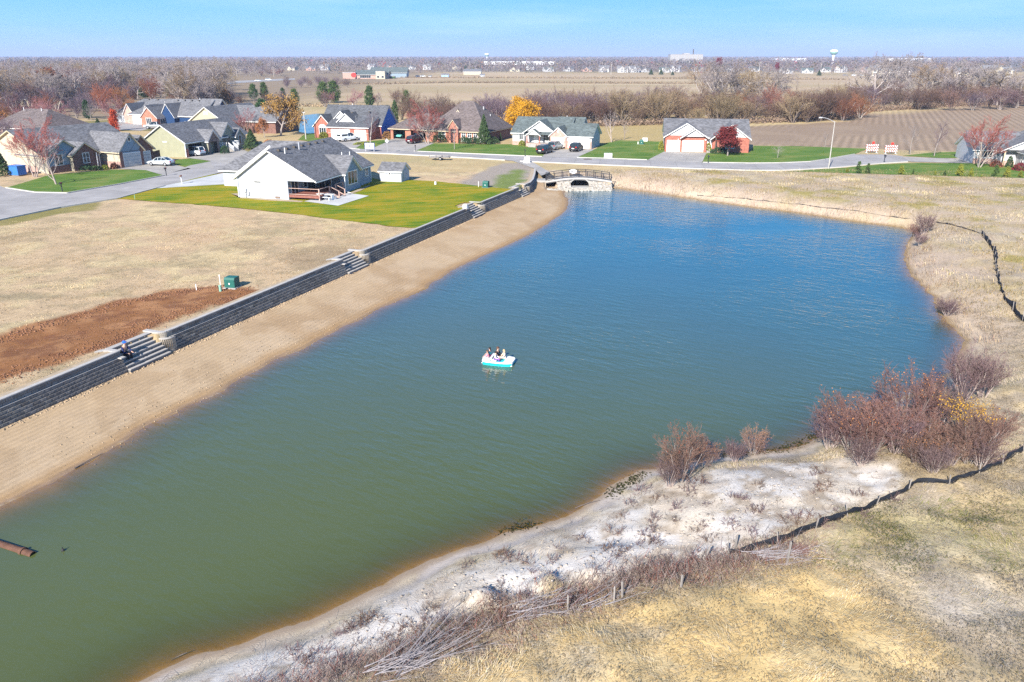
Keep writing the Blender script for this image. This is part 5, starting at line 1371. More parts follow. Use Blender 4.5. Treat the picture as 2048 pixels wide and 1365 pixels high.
proto('open0', tree_mesh('open', 'vase', 410, 7, 1, 0, .02, maxd=3), 'bark_pale', 'twigs_grey')
proto('oak', tree_mesh('oak', 'spread', 500, 12, 1, 0, .024, dict(n=3800, size=.24, sp=.4)), 'bark_grey', 'twigs_brown', 'leaves_amber')
proto('oak2', tree_mesh('oak', 'spread', 501, 12, 1, 0, .024, dict(n=3000, size=.26, sp=.4)), 'bark_grey', 'twigs_brown', 'leaves_orange')
proto('maroon', tree_mesh('maroon', 'upright', 510, 6, 1, 0, .025, dict(n=5200, size=.17, sp=.28)), 'bark_grey', 'twigs_mauve', 'leaves_maroon')
proto('redcone', conifer_mesh('redcone', 520, 9, 3.2, 5200, .24, 'cone', 0, 110), 'bark_dark', None, 'leaves_red')
proto('rusty', tree_mesh('rusty', 'spread', 530, 11, 1, 0, .024, dict(n=6500, size=.3, sp=.55)), 'bark_dark', 'twigs_brown', 'leaves_rusty')
proto('willow', tree_mesh('willow', 'spread', 540, 10, 1, 0, .03, dict(n=11000, size=.32, sp=.45, asp=.22, droop=1.0)), 'bark_dark', 'twigs_tan', 'leaves_gold')
proto('pine0', conifer_mesh('pine', 600, 10, 3.4, 5200, .28, 'pine', 0, 90), 'bark_dark', None, 'needles_pine')
proto('pine1', conifer_mesh('pine', 601, 10, 3.0, 5200, .28, 'pine', 0, 70), 'bark_dark', None, 'needles_darkpine')
proto('cedar', conifer_mesh('cedar', 610, 7, 2.3, 5200, .2, 'cone'), 'bark_dark', None, 'needles_cedar'); proto('bronze', conifer_mesh('bronze', 611, 8, 3.2, 4600, .25, 'pine', 0, 80), 'bark_dark', None, 'needles_bronze')
proto('column', conifer_mesh('column', 620, 9, 1.1, 3200, .2, 'column'), 'bark_dark', None, 'needles_cedar'); proto('littlepine', conifer_mesh('littlepine', 630, 2.2, .85, 1300, .12, 'cone', 0, 46), 'bark_dark', None, 'needles_yellowpine')
proto('littlepine2', conifer_mesh('littlepine', 631, 2.2, .8, 1200, .12, 'cone', 0, 40), 'bark_dark', None, 'needles_pine')
PH = {'big': 14, 'thic': 8, 'birc': 10, 'youn': 7, 'open': 7, 'oak': 12, 'oak2': 12, 'maro': 6, 'redc': 9, 'rust': 11, 'will': 10, 'pine': 10, 'ceda': 7, 'bron': 8, 'colu': 9, 'litt': 2.2}
def place(key, x, y, h, label, group=None, name='tree', wide=1.0, z=None, cat='tree', mats=None):
    ph = next(v for k, v in PH.items() if key.startswith(k))
    s = h / ph
    root = empty(name, (x, y, -.05 if z is None else z), random.uniform(0, 6.28)); root.scale = (s * wide, s * wide, s)
    tag(root, label, cat, group)
    tr, tw, lv = PROTO[key]
    link('trunk', tr, None, root)
    if tw: link('crown' if not lv else 'twigs', tw, None, root)
    if lv: link('crown' if lv else 'leaves', lv, None, root)
    return root
def top_h(x, y, v):
    lo, hi = 0., 60.
    c_, s_ = math.cos(CAM_T), math.sin(CAM_T)
    for _ in range(40):
        m_ = (lo + hi) / 2; dz = m_ - CAM_H
        vv = 682.5 - CAM_F * (y * s_ + dz * c_) / (y * c_ - dz * s_)
        if vv > v: lo = m_
        else: hi = m_
    return lo
def placepx(key, u, v, vtop, label, wide=1.0, **k):
    x, y = P(u, v)
    return place(key, x, y, top_h(x, y, vtop), label, wide=wide, **k)
# --- single trees one can point at
placepx('birch0', 70, 354, 228, 'tall red-twigged birch with white stems before the cream house', 1.0, name='birch_tree')
placepx('open0', 113, 369, 292, 'small leafless tree forked low, by the black mailbox', 1.25, name='bare_tree')
placepx('redcone', 231, 262, 219, 'bright red-orange cone-shaped tree behind the cream house', .9, name='red_tree')
placepx('birch1', 232, 246, 186, 'pink-twigged birch above the red cone-shaped tree', 1.1, name='birch_tree')
placepx('rusty', 104, 208, 141, 'large round russet oak at the upper left', 1.25, name='oak_tree')
placepx('pine0', 88, 214, 184, 'rounded dark pine beside the cream hip-roofed house', 1.0, name='pine_tree')
placepx('pine1', 217, 192, 172, 'small pine left of the pale hip-roofed house roof', .9, name='pine_tree')
placepx('pine0', 290, 197, 169, 'broad dark pine above the pale hip-roofed house roof', 1.15, name='pine_tree')
placepx('young1', 183, 242, 205, 'grey leafless tree with dark pine behind it, by the back street', 1.1, name='bare_tree')
placepx('pine1', 176, 240, 200, 'dark pine half hidden by a leafless tree on the back street', .6, name='pine_tree')
placepx('thick4', 155, 237, 190, 'violet leafless tree leaning beside the back street', .9, name='bare_tree')
placepx('oak', 562, 272, 186, 'big amber oak with thin leaves behind the white house', 1.0, name='oak_tree')
placepx('oak2', 530, 276, 235, 'low orange-leaved tree at the foot of the big amber oak', .8, name='oak_tree')
placepx('pine1', 528, 262, 198, 'tall dark pine just left of the big amber oak', .8, name='pine_tree')
placepx('birch1', 492, 268, 214, 'pink birch with white stems before the board-and-batten house', .95, name='birch_tree')
placepx('cedar', 504, 299, 258, 'dense dark green cedar beside the white stair rails', 1.25, name='cedar_tree')
placepx('bronze', 452, 210, 180, 'bronze-coloured dense cedar left of the two pines', 1.1, name='cedar_tree')
placepx('pine0', 508, 200, 168, 'left pine of the pair in the dry meadow', .85, name='pine_tree'); placepx('pine0', 529, 199, 165, 'right pine of the pair in the dry meadow', .8, name='pine_tree')
placepx('pine0', 590, 210, 178, 'pine casting a long shadow on the dry meadow', .9, name='pine_tree'); placepx('pine1', 567, 205, 176, 'slim pine right behind the amber oak crown', .7, name='pine_tree')
placepx('pine0', 648, 206, 164, 'broad pine at the left of the two above the blue-sided house', .95, name='pine_tree'); placepx('pine0', 668, 206, 162, 'tall pine at the right of the two above the blue-sided house', .95, name='pine_tree')
placepx('pine0', 740, 214, 172, 'tall narrow pine behind the blue-sided house roof', .75, name='pine_tree'); placepx('young1', 760, 214, 182, 'grey-green slender tree right of the narrow pine', .8, name='bare_tree')
placepx('column', 776, 244, 210, 'rusty green columnar tree beside the royal blue wall', .8, name='columnar_tree'); placepx('column', 791, 251, 200, 'tall green columnar tree right of the blue-sided house', .95, name='columnar_tree')
placepx('pine0', 813, 214, 181, 'dark pine in the belt left of the hip-roofed brick house', .8, name='pine_tree')
placepx('young0', 741, 291, 216, 'young violet-twigged tree on the lawn of the blue-sided house', 1.15, name='bare_tree')
placepx('birch0', 856, 288, 196, 'red-twigged birch with white stems before the brick hip-roofed house', 1.1, name='birch_tree')
placepx('young0', 909, 299, 235, 'thin young tree with pale trunk on the lawn of the brick house', .85, name='bare_tree')
placepx('cedar', 968, 289, 229, 'tall dark spruce with wide skirt beside the brick house', .8, name='spruce_tree'); placepx('cedar', 1001, 282, 265, 'small bright green cone tree at the corner of the brick house', .7, name='cedar_tree')
placepx('willow', 1037, 266, 191, 'golden yellow willow behind the white porch house', 1.12, name='willow_tree')
placepx('open0', 1223, 285, 216, 'tall pale leafless tree between the white and red brick houses', .75, name='bare_tree'); placepx('open0', 1249, 279, 240, 'small brown leafless tree right of the pale one', .7, name='bare_tree')
placepx('maroon', 1455, 312, 254, 'maroon-leaved round tree before the red brick house', 1.15, name='maple_tree')
placepx('young1', 1555, 316, 289, 'small rounded leafless tree on the lawn right of the red brick house', 1.5, name='bare_tree')
placepx('young1', 1650, 295, 262, 'faint young tree behind the street lamp', 1.0, name='bare_tree'); placepx('young1', 1820, 309, 244, 'leafless tree left of the pair beyond the barricades', .9, name='bare_tree'); placepx('young0', 1868, 313, 235, 'leafless red-tipped tree right of the pair beyond the barricades', .85, name='bare_tree')
placepx('birch0', 1957, 335, 223, 'large red-twigged birch with white stems before the ranch house', 1.05, name='birch_tree')
for q in ((-8, 330, 262), (18, 300, 225), (-30, 300, 228)):
    placepx('thick4', *q, 'dark leafless tree crowding the left edge beside the cream house', .9, group='trees crowding the left edge', name='bare_tree')
placepx('oak2', 8, 262, 222, 'orange-leaved tree at the left edge of the frame', .9, name='oak_tree'); placepx('cedar', 6, 352, 300, 'black-green cedar hiding the left end of the cream house', 1.1, name='cedar_tree')
for q, kd, lab in (((140, 204, 182), 'pine1', 'dark pine deep in the left wood'), ((345, 196, 168), 'pine0', 'pine at the foot of the left cottonwoods'), ((30, 212, 182), 'cedar', 'dark cedar left of the russet oak'), ((265, 200, 180), 'bronze', 'bronze evergreen left of the broad dark pine'), ((198, 262, 236), 'cedar', 'small dark evergreen on the back street lawn'), ((420, 200, 176), 'rusty', 'russet tree before the left cottonwoods'), ((30, 190, 150), 'rusty', 'russet tree in the wood at the upper left edge'), ((580, 262, 214), 'oak2', 'orange tree half behind the big amber oak'), ((470, 264, 232), 'rusty', 'rusty bushy tree below the pink birch'), ((300, 176, 148), 'oak2', 'orange tree high in the left wood'), ((205, 182, 152), 'oak2', 'orange tree above the small left pine')):
    placepx(kd, *q, lab, 1.15, name='pine_tree' if 'pine' in kd else 'evergreen_tree' if kd in ('cedar', 'bronze') else 'oak_tree')
# --- small pines planted in a row on the right lawn
for k, (u, v, vt, w_, kk) in enumerate([(1694, 345, 336, 1.1, 0), (1716, 347, 323, .75, 1), (1735, 347, 327, .8, 1), (1802, 349, 330, .85, 0), (1826, 349, 338, .7, 1), (1870, 350, 341, .9, 0), (1889, 352, 341, .9, 1), (1919, 352, 328, .9, 0), (1941, 353, 336, .8, 0), (1963, 354, 349, .8, 0), (1990, 354, 331, .85, 1), (2013, 355, 333, .85, 0), (2040, 355, 341, .9, 0)]):
    lab = ['smallest sprout of the lawn pine row, under the lamp', 'tallest slim dark pine of the lawn row, near the mailbox', 'dark pine just right of the tallest one in the lawn row', 'round yellow-green pine standing alone mid row', 'tiny thin pine right of the lone round one', 'low yellowish sprout in the gap of the lawn pine row', 'low dark sprout left of the big golden pine', 'big golden pine of the lawn row before the birch', 'slim golden pine right of the big golden one', 'tiny stub between two pairs of the lawn row', 'dark bushy pine before the ranch house porch', 'golden bushy pine right of the dark bushy one', 'last pine of the lawn row at the frame edge'][k]
    placepx('littlepine' if kk == 0 else 'littlepine2', u, v, vt, lab, w_ * 1.15, name='small_pine', group='small pines planted along the right lawn')
# --- the bare belt behind the houses, tree by tree
WORD = dict(thick0='mauve-brown', thick1='dark brown', thick2='russet', thick3='tan', thick4='violet-grey', thick5='brown', thick6='rusty orange', big0='grey', big1='twin-stemmed grey', big2='tan-grey', birch1='pinkish', young1='slender grey')
MARKS = [(880, 'behind the open garages of the brick house'), (1000, 'behind the steep brown hip roof'), (1090, 'beside the golden willow'), (1200, 'behind the white porch house'), (1330, 'between the white and the red brick house'), (1420, 'behind the left gable of the red brick house'), (1510, 'behind the right gable of the red brick house'), (1600, 'right of the red brick house'), (1720, 'at the corner of the ploughed field'), (1800, 'above the barricades'), (1880, 'above the two thin trees by the barricades'), (1980, 'above the ranch house birch'), (2300, 'above the ranch house roof')]
LMARK = [(20, 'at the left edge of the frame'), (75, 'left of the large russet oak'), (140, 'behind the large russet oak'), (200, 'right of the large russet oak'), (260, 'above the red cone-shaped tree'), (330, 'above the pale hip-roofed house'), (390, 'above the navy gabled house'), (450, 'left of the bronze cedar'), (560, 'by the pair of meadow pines'), (640, 'by the pine with the long shadow'), (800, 'above the blue-sided house')]
def tree_label(kd, h, h0, h1, u, marks, tail):
    t = (h - h0) / (h1 - h0); sz = 'low' if t < .33 else 'tall' if t > .67 else 'middle-sized'
    return sz + ' leafless ' + WORD[kd] + ' tree' + tail + ' ' + next(w for m_, w in marks if u < m_)
BELT = [  # u range, foot v range, height range, how many, kinds, words
    (800, 1075, 236, 256, 6, 10, 28, ('thick0', 'thick1', 'thick5', 'thick4'), 'leafless mauve-brown tree in the belt behind the brick hip-roofed house'),
    (1060, 1330, 232, 252, 7.5, 11, 42, ('thick0', 'thick1', 'thick3', 'thick5', 'thick4'), 'leafless brown tree in the belt behind the white porch house'),
    (1310, 1720, 222, 248, 7, 11, 64, ('thick1', 'thick2', 'thick5', 'thick3', 'thick0', 'thick6', 'thick1', 'thick5', 'thick3'), 'leafless russet-brown tree in the belt behind the red brick house'),
    (1380, 1540, 205, 232, 15, 19, 6, ('big0', 'big1', 'big2'), 'tall grey cottonwood rising out of the russet belt'),
    (1680, 2080, 203, 222, 7.5, 11, 34, ('thick4', 'thick0', 'thick1', 'thick5'), 'leafless violet-brown tree along the top of the ploughed field'),
    (1740, 2070, 196, 214, 15, 21, 17, ('big0', 'big1', 'big2'), 'tall grey cottonwood along the top of the ploughed field'),
]
for u0, u1, v0, v1, h0, h1, n_, kinds, lab in BELT:
    for k in range(n_):
        u = u0 + (u1 - u0) * (k + random.random()) / n_
        v = random.uniform(v0, v1)
        if u > 1640 and u1 <= 1720: v = random.uniform(v0, v1 - 6)
        x, y = P(u, v); kd = random.choice(kinds)
        hh_ = random.uniform(h0 * .72, h1) if u1 != 1540 else random.uniform(h0, h1)
        place(kd, x, y, hh_, tree_label(kd, hh_, h0 * .72, h1, u, MARKS, ''), 'leafless trees of the belt behind the houses', 'bare_tree' if 'cotton' not in lab else 'cottonwood_tree', random.uniform(1.05, 1.5))
LEFT = [
    (-60, 200, 176, 226, 10, 15, 26, ('thick4', 'big0', 'thick0', 'big1', 'thick1'), 'leafless grey-violet tree of the wood at the upper left'),
    (120, 345, 170, 204, 10, 15, 24, ('thick6', 'big2', 'thick6', 'thick0'), 'orange-brown leafless tree of the wood above the back street'),
    (330, 445, 172, 196, 14, 20, 12, ('big0', 'big1', 'big2'), 'tall grey cottonwood at the meadow edge, trunks showing below'),
    (-60, 330, 150, 172, 12, 17, 30, ('big0', 'thick4', 'big1', 'big2'), 'grey tree in the back rows of the wood at the upper left'),
    (440, 800, 206, 216, 4, 7, 12, ('thick0', 'thick5', 'young1', 'birch1'), 'pinkish leafless shrub tree along the meadow edge'),
    (560, 700, 170, 178, 5, 8, 10, ('thick4', 'thick0'), 'grey shrub tree clump before the pink shop building'),
    (10, 265, 198, 238, 6, 10, 14, ('thick6', 'birch1', 'thick4', 'thick2'), 'small tree between the houses at the left'),
    (0, 130, 236, 262, 6, 10, 6, ('thick4', 'birch1', 'thick2'), 'leafless tree crowding round the brown-roofed house'),
]
for u0, u1, v0, v1, h0, h1, n_, kinds, lab in LEFT:
    for k in range(n_):
        u = u0 + (u1 - u0) * (k + random.random()) / n_
        v = random.uniform(v0, v1); x, y = P(u, v); kd = random.choice(kinds); hh_ = random.uniform(h0, h1)
        place(kd, x, y, hh_, tree_label(kd, hh_, h0, h1, u, LMARK, ' in the back rows' if v < 172 and u < 440 else ' in the front rows' if v > (v0 + v1) / 2 else ''), 'leafless trees of the wood and meadow at the left', 'bare_tree' if 'cotton' not in lab else 'cottonwood_tree', random.uniform(.9, 1.25))
# --- the far-off wooded town, one mass out to the horizon
rg = np.random.default_rng(77)
def far_wood(N, n_card, seed, near=False):
    rg = np.random.default_rng(seed)
    d = np.exp(rg.uniform(np.log(900), np.log(9000), N)); ang = rg.uniform(R(-40), R(40), N)
    if near: d = np.exp(rg.uniform(np.log(350), np.log(960), N)); ang = rg.uniform(R(-45), R(-20), N)
    x, y = np.sin(ang) * d, np.cos(ang) * d
    u = 1024 + CAM_F * x / (y * math.cos(CAM_T))
    ok = (d > 930) | ((u < 430) & (d > 360)) | ((u > 430) & (u < 800) & (d > 800)) | ((u > 1950) & (d > 700))
    cl = fbm(x, y, 180, 3, 5)
    ok &= (cl > .40) | (d > 2200) | (u < 430)
    if near: ok = (u < 432) & (u > -300)
    x, y, d = x[ok], y[ok], d[ok]; N = len(x)
    h = rg.uniform(7, 13, N) * np.where(d > 2500, 1.1, 1); w = h * rg.uniform(.38, .6, N)
    pal = np.array([(.23, .19, .195), (.27, .22, .20), (.21, .165, .175), (.31, .27, .25), (.34, .17, .09), (.07, .085, .05), (.28, .22, .13), (.24, .19, .21)])
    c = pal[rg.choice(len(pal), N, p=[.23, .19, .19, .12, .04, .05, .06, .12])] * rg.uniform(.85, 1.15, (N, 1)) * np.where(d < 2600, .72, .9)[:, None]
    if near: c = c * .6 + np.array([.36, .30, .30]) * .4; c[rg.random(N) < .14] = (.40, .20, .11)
    c[rg.random(N) < .006] = (.33, .05, .06)
    k = n_card
    a = rg.uniform(0, 2 * np.pi, (N, k)); zz = rg.uniform(0, 1, (N, k)) ** .8; rr = np.sqrt(np.clip(1 - (zz * 1.6 - .6) ** 2, .05, 1)) * rg.uniform(.2, 1, (N, k)) ** .5
    C = np.stack([x[:, None] + np.cos(a) * rr * w[:, None], y[:, None] + np.sin(a) * rr * w[:, None], zz * h[:, None] * .92], 2).reshape(-1, 3)
    sz = np.repeat(h * .13, k) * np.repeat(np.clip(d / 1500, .55, 2.2), k) ** .5
    V, F = cards(C, sz * (1.5 if near else 1), rg, aspect=.10 if near else .36)
    me = mesh_np('far_woodland', V, F)
    col_attr(me, 'leafcol', np.repeat(np.repeat(c, k, 0), 4, 0))
    return me
m, n, l, b = new_mat('far_woodland'); b.inputs['Roughness'].default_value = .95; b.inputs['Specular IOR Level'].default_value = .05
l.new(attr(n, 'leafcol').outputs['Color'], b.inputs['Base Color'])
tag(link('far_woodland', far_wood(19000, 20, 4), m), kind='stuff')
def grove(kind, pts, seed):
    """a wood too thick to count: one object that repeats a bare tree over its points"""
    rg = np.random.default_rng(seed); N = len(pts); me = bpy.data.meshes.new('far_woodland'); me.from_pydata([tuple(p) for p in pts], [], [])
    f_attr(me, 'size', rg.uniform(.75, 1.2, N)); f_attr(me, 'turn', rg.uniform(0, 6.28, N)); o = link('far_woodland', me)
    ng = bpy.data.node_groups.new('grove', 'GeometryNodeTree'); ng.interface.new_socket('Geometry', in_out='INPUT', socket_type='NodeSocketGeometry'); ng.interface.new_socket('Geometry', in_out='OUTPUT', socket_type='NodeSocketGeometry')
    N_ = ng.nodes; L_ = ng.links; gi = N_.new('NodeGroupInput'); go = N_.new('NodeGroupOutput'); jn = N_.new('GeometryNodeJoinGeometry'); src = next(q for q in COL.objects if any(h_.data == PROTO[kind][0] for h_ in q.children))
    for ch in src.children:
        oi = N_.new('GeometryNodeObjectInfo'); oi.inputs['Object'].default_value = ch; oi.inputs['As Instance'].default_value = True; L_.new(oi.outputs['Geometry'], jn.inputs[0])
    ip = N_.new('GeometryNodeInstanceOnPoints'); an = N_.new('GeometryNodeInputNamedAttribute'); an.data_type = 'FLOAT'; an.inputs['Name'].default_value = 'size'; at_ = N_.new('GeometryNodeInputNamedAttribute'); at_.data_type = 'FLOAT'; at_.inputs['Name'].default_value = 'turn'; cx = N_.new('ShaderNodeCombineXYZ')
    L_.new(at_.outputs['Attribute'], cx.inputs[2]); L_.new(gi.outputs[0], ip.inputs['Points']); L_.new(jn.outputs[0], ip.inputs['Instance']); L_.new(cx.outputs[0], ip.inputs['Rotation']); L_.new(an.outputs['Attribute'], ip.inputs['Scale'])
    rl = N_.new('GeometryNodeRealizeInstances') if False else None
    L_.new(ip.outputs[0], go.inputs[0]); md = o.modifiers.new('grove', 'NODES'); md.node_group = ng
    return tag(o, kind='stuff')
rg = np.random.default_rng(15); gp = []
while len(gp) < 760:
    d = math.exp(rg.uniform(math.log(330), math.log(1150))); a_ = rg.uniform(R(-42), R(-14)); x, y = math.sin(a_) * d, math.cos(a_) * d; u = 1024 + CAM_F * x / (y * math.cos(CAM_T))
    if -250 < u < (432 if d < 800 else 560) and not (150 < u < 330 and d < 400): gp.append((x, y, 0))
gp = np.array(gp)
for k, kd in enumerate(('big0', 'thick4', 'big1', 'thick2', 'thick0', 'big2')): grove(kd, gp[k::6], k)
# scrub growing along the foot of the belts
def scrub(name, pts_px, n_, h, col, seed, size=.35, world=None):
    rg = np.random.default_rng(seed); pts = pw(pts_px) if world is None else world; L = []
    seg, S = along(pts); s = rg.uniform(0, S, n_)
    q = np.array([at(seg, t)[0] for t in s]); q += rg.normal(size=q.shape) * h * 1.1
    z = np.abs(rg.normal(size=n_)) * h * .5 + gz_safe(q)
    V, F = cards(np.stack([q[:, 0], q[:, 1], z], 1), size, rg, aspect=.3)
    me = mesh_np(name, V, F); cc = np.array(col) * rg.uniform(.6, 1.3, (n_, 1)); col_attr(me, 'leafcol', np.repeat(cc, 4, 0))
    return tag(link(name, me, MATS['far_woodland']), kind='stuff')
def gz_safe(q):
    return ground_z(q[:, 0], q[:, 1])
scrub('undergrowth', [(820,256),(1000,252),(1080,250),(1200,252),(1330,248),(1500,246),(1690,238),(1720,224),(1900,213),(2060,207)], 16000, 1.5, (.22, .155, .11), 6, .45)
scrub('undergrowth', [(640,168),(760,169),(900,166),(1150,167),(1400,168)], 4200, 1.3, (.24, .175, .12), 8, .6)
scrub('undergrowth', [(800,156),(1100,157),(1400,158),(1700,160)], 3500, 1.3, (.27, .20, .13), 9, .8)
scrub('undergrowth', [(430,212),(560,212),(700,214),(800,220)], 2500, 1.0, (.36, .27, .17), 7, .4)
# ------------------------------------------------------------------ vehicles
def paint(name, col, metal=.3):
    m, n, l, b = new_mat(name); b.inputs['Base Color'].default_value = (*col, 1); b.inputs['Roughness'].default_value = .32; b.inputs['Metallic'].default_value = metal
    b.inputs['Coat Weight'].default_value = .5; b.inputs['Coat Roughness'].default_value = .08
    nz = n.new('ShaderNodeTexNoise'); nz.inputs['Scale'].default_value = 3; r = n.new('ShaderNodeMapRange'); r.inputs[3].default_value = .26; r.inputs[4].default_value = .42
    l.new(nz.outputs['Fac'], r.inputs[0]); l.new(r.outputs[0], b.inputs['Roughness']); return m
for nm, cc, mt in (('silver', (.56, .60, .63), .35), ('white', (.78, .80, .80), 0), ('black', (.012, .014, .02), .1), ('grey', (.20, .24, .27), .4), ('maroon', (.07, .008, .015), .2), ('teal', (.16, .52, .47), 0), ('navy', (.02, .035, .09), .2), ('pewter', (.34, .36, .38), .4)):
    paint('paint_' + nm, cc, mt)
mat('tyre_rubber', (.018, .018, .018), .9); mat('rim_metal', (.5, .5, .52), .35, .1, metal=.6); mat('car_glass', (.02, .03, .035), .08, .05, spec=.7); mat('lamp_red', (.45, .02, .015), .3); mat('lamp_white', (.8, .8, .75), .2); mat('plate', (.75, .75, .72), .5); mat('plastic_black', (.03, .03, .03), .6)
CARS = {   # half width, wheelbase ends, body stations (x, z bottom, z top), cabin stations (x, z roof or belt)
    'sedan': dict(w=.90, ax=(-1.38, 1.42), r=.33, body=[(-2.38, .45, .82), (-2.3, .3, .98), (-1.6, .26, 1.02), (0, .24, .95), (1.1, .25, .92), (1.9, .27, .80), (2.3, .32, .66), (2.38, .42, .58)], cab=[(-1.85, 1.0, 1.02), (-1.05, 1.0, 1.40), (-.3, .98, 1.46), (.35, .96, 1.42), (1.15, .92, .94)]),
    'suv': dict(w=.94, ax=(-1.35, 1.45), r=.37, body=[(-2.32, .5, 1.0), (-2.26, .34, 1.08), (-1.5, .3, 1.08), (0, .28, 1.04), (1.0, .3, 1.04), (1.85, .32, .98), (2.25, .38, .82), (2.33, .46, .7)], cab=[(-2.2, 1.06, 1.1), (-1.95, 1.06, 1.62), (-.4, 1.04, 1.72), (.4, 1.03, 1.68), (1.15, 1.02, 1.05)]),
    'van': dict(w=.97, ax=(-1.45, 1.55), r=.34, body=[(-2.5, .45, 1.0), (-2.44, .3, 1.06), (-1.5, .27, 1.06), (0, .25, 1.02), (1.2, .27, 1.0), (2.0, .3, .92), (2.45, .36, .78), (2.52, .45, .66)], cab=[(-2.38, 1.04, 1.1), (-2.15, 1.04, 1.66), (-.4, 1.02, 1.76), (.6, 1.0, 1.68), (1.6, .98, 1.0)]),
    'pickup': dict(w=.98, ax=(-1.7, 1.75), r=.40, body=[(-2.85, .55, 1.08), (-2.78, .42, 1.12), (-1.7, .38, 1.12), (0, .36, 1.12), (1.2, .38, 1.14), (2.2, .4, 1.08), (2.72, .44, .98), (2.82, .5, .85)], cab=[(-.72, 1.1, 1.14), (-.6, 1.1, 1.78), (.1, 1.1, 1.84), (.6, 1.1, 1.8), (1.3, 1.1, 1.16)]),
}
def car(kind, col, loc, rz, label, name='parked_car', cat='car', group=None, topper=False):
    K_ = CARS[kind]; w = K_['w']
    root = empty(name, (*loc, .045), rz); tag(root, label, cat, group)
    pm = MATS['paint_' + col]
    mb = MB(); rs = []
    for i, (x, zb, zt) in enumerate(K_['body']):
        k = .80 if i in (0, len(K_['body']) - 1) else .93 if i in (1, len(K_['body']) - 2) else 1.0
        ww = w * k; zm = zb + (zt - zb) * .55
        rs.append([(x, -ww * .86, zb), (x, ww * .86, zb), (x, ww * .97, zb + .08), (x, ww, zm), (x, ww * .94, zt - .03), (x, ww * .82, zt), (x, -ww * .82, zt), (x, -ww * .94, zt - .03), (x, -ww, zm), (x, -ww * .97, zb + .08)])
    mb.rings(rs); mb.build('body', pm, root, smooth=False)
    cb = K_['cab']; mb = MB(); gl = []
    for i, (x, zb, zt) in enumerate(cb):
        end = i in (0, len(cb) - 1)
        gl.append([(x, -w * .88, zb - .02), (x, w * .88, zb - .02), (x, w * (.86 if end else .70), max(zt - .05, zb + .0)), (x, w * (.82 if end else .62), zt), (x, -w * (.82 if end else .62), zt), (x, -w * (.86 if end else .70), max(zt - .05, zb + .0))])
    MB().rings(gl).build('windows', MATS['car_glass'], root)
    # roof skin and pillars over the glass
    mb = MB(); top = cb[1:-1]
    for (xa, _, za), (xb, _, zb) in zip(top[:-1], top[1:]):
        mb.slab([(xa, -w * .66, za + .025), (xb, -w * .66, zb + .025), (xb, w * .66, zb + .025), (xa, w * .66, za + .025)], .05)
    rf = mb.build('car_roof', pm, root)
    mb = MB()
    for sgn in (-1, 1):
        for i in range(len(cb) - 1):
            if i in (0, len(cb) - 2):
                (xa, ba, za), (xb, bb, zb) = cb[i], cb[i + 1]
                mb.bar((xa, sgn * w * (.84 if i == 0 else .68), za), (xb, sgn * w * (.68 if i == 0 else .84), zb), .09, .07)
        for x_ in ((cb[1][0] + cb[2][0]) / 2, (cb[2][0] + cb[3][0]) / 2) if kind != 'pickup' else ((cb[1][0] + cb[3][0]) / 2,):
            zt = 1.38 if kind == 'sedan' else 1.62
            mb.bar((x_, sgn * w * .885, cb[2][1]), (x_, sgn * w * .69, zt), .07, .05)
    mb.build('pillars', pm, root)
    if topper:
        MB().rings([[(x, -.86, 1.1), (x, .86, 1.1), (x, .80, 1.72), (x, .70, 1.80), (x, -.70, 1.80), (x, -.80, 1.72)] for x in (-2.75, -.78)]).build('bed_cover', pm, root)
        for sgn in (-1, 1): MB().bar((-2.5, sgn * .845, 1.42), (-.95, sgn * .845, 1.42), .04, .36).build('side_window', MATS['car_glass'], root)
        MB().box(-2.79, -2.74, -.62, .62, 1.2, 1.62).build('rear_window', MATS['car_glass'], root)
    elif kind == 'pickup':
        MB().box(-2.7, -.82, -.78, .78, 1.085, 1.135).build('cargo_bed', MATS['plastic_black'], root)
    for xa in K_['ax']:
        for sgn in (-1, 1):
            r_ = K_['r']
            wh = MB().tube((xa, sgn * (w - .22), r_), (xa, sgn * (w + .012), r_), r_, r_, 14).build('wheel', MATS['tyre_rubber'], root)
            MB().tube((xa, sgn * (w + .0), r_), (xa, sgn * (w + .022), r_), r_ * .62, r_ * .58, 10).build('rim', MATS['rim_metal'], wh)
    xf, xr = K_['body'][-2][0], K_['body'][0][0]; zf = K_['body'][-2][2]; zr = K_['body'][0][2]
    for sgn in (-1, 1):
        MB().box(xf - .1, xf + .045, sgn * w * .72 - .16, sgn * w * .72 + .16, zf - .2, zf - .07).build('headlight', MATS['lamp_white'], root)
        MB().box(xr - .03, xr + .12, sgn * w * .70 - .13, sgn * w * .70 + .13, zr - .16, zr + .06).build('tail_light', MATS['lamp_red'], root)
        MB().box(cb[-2][0] + .25, cb[-2][0] + .4, sgn * (w + .02) - .08, sgn * (w + .02) + .08, cb[-2][1] + .02, cb[-2][1] + .16).build('wing_mirror', pm, root)
    MB().box(xr - .035, xr + .02, -.26, .26, .62, .76).build('number_plate', MATS['plate'], root)
    MB().box(xr - .05, xr + .1, -w * .74, w * .74, .36, .5).build('bumper', MATS['plastic_black'], root)
    return root
def head(u0, v0, u1, v1):
    a, b = P(u0, v0), P(u1, v1); return math.atan2(b[1] - a[1], b[0] - a[0])
car('sedan', 'silver', P(323, 331.5), R(166), 'silver sedan parked on the drive before the cream house garage')
car('pickup', 'pewter', P(311, 258), R(190), 'grey pickup truck on the drive by the orange brick gables', 'pickup_truck', 'pickup')
car('pickup', 'white', P(697, 282.5), R(52), 'white pickup with covered bed before the blue-sided house', 'pickup_truck', 'pickup', topper=True)
car('suv', 'maroon', P(829, 287), R(64), 'dark maroon car before the open garages of the brick hip-roofed house')
car('sedan', 'teal', P(805, 275.5), R(-112), 'mint green old car inside the open left garage')
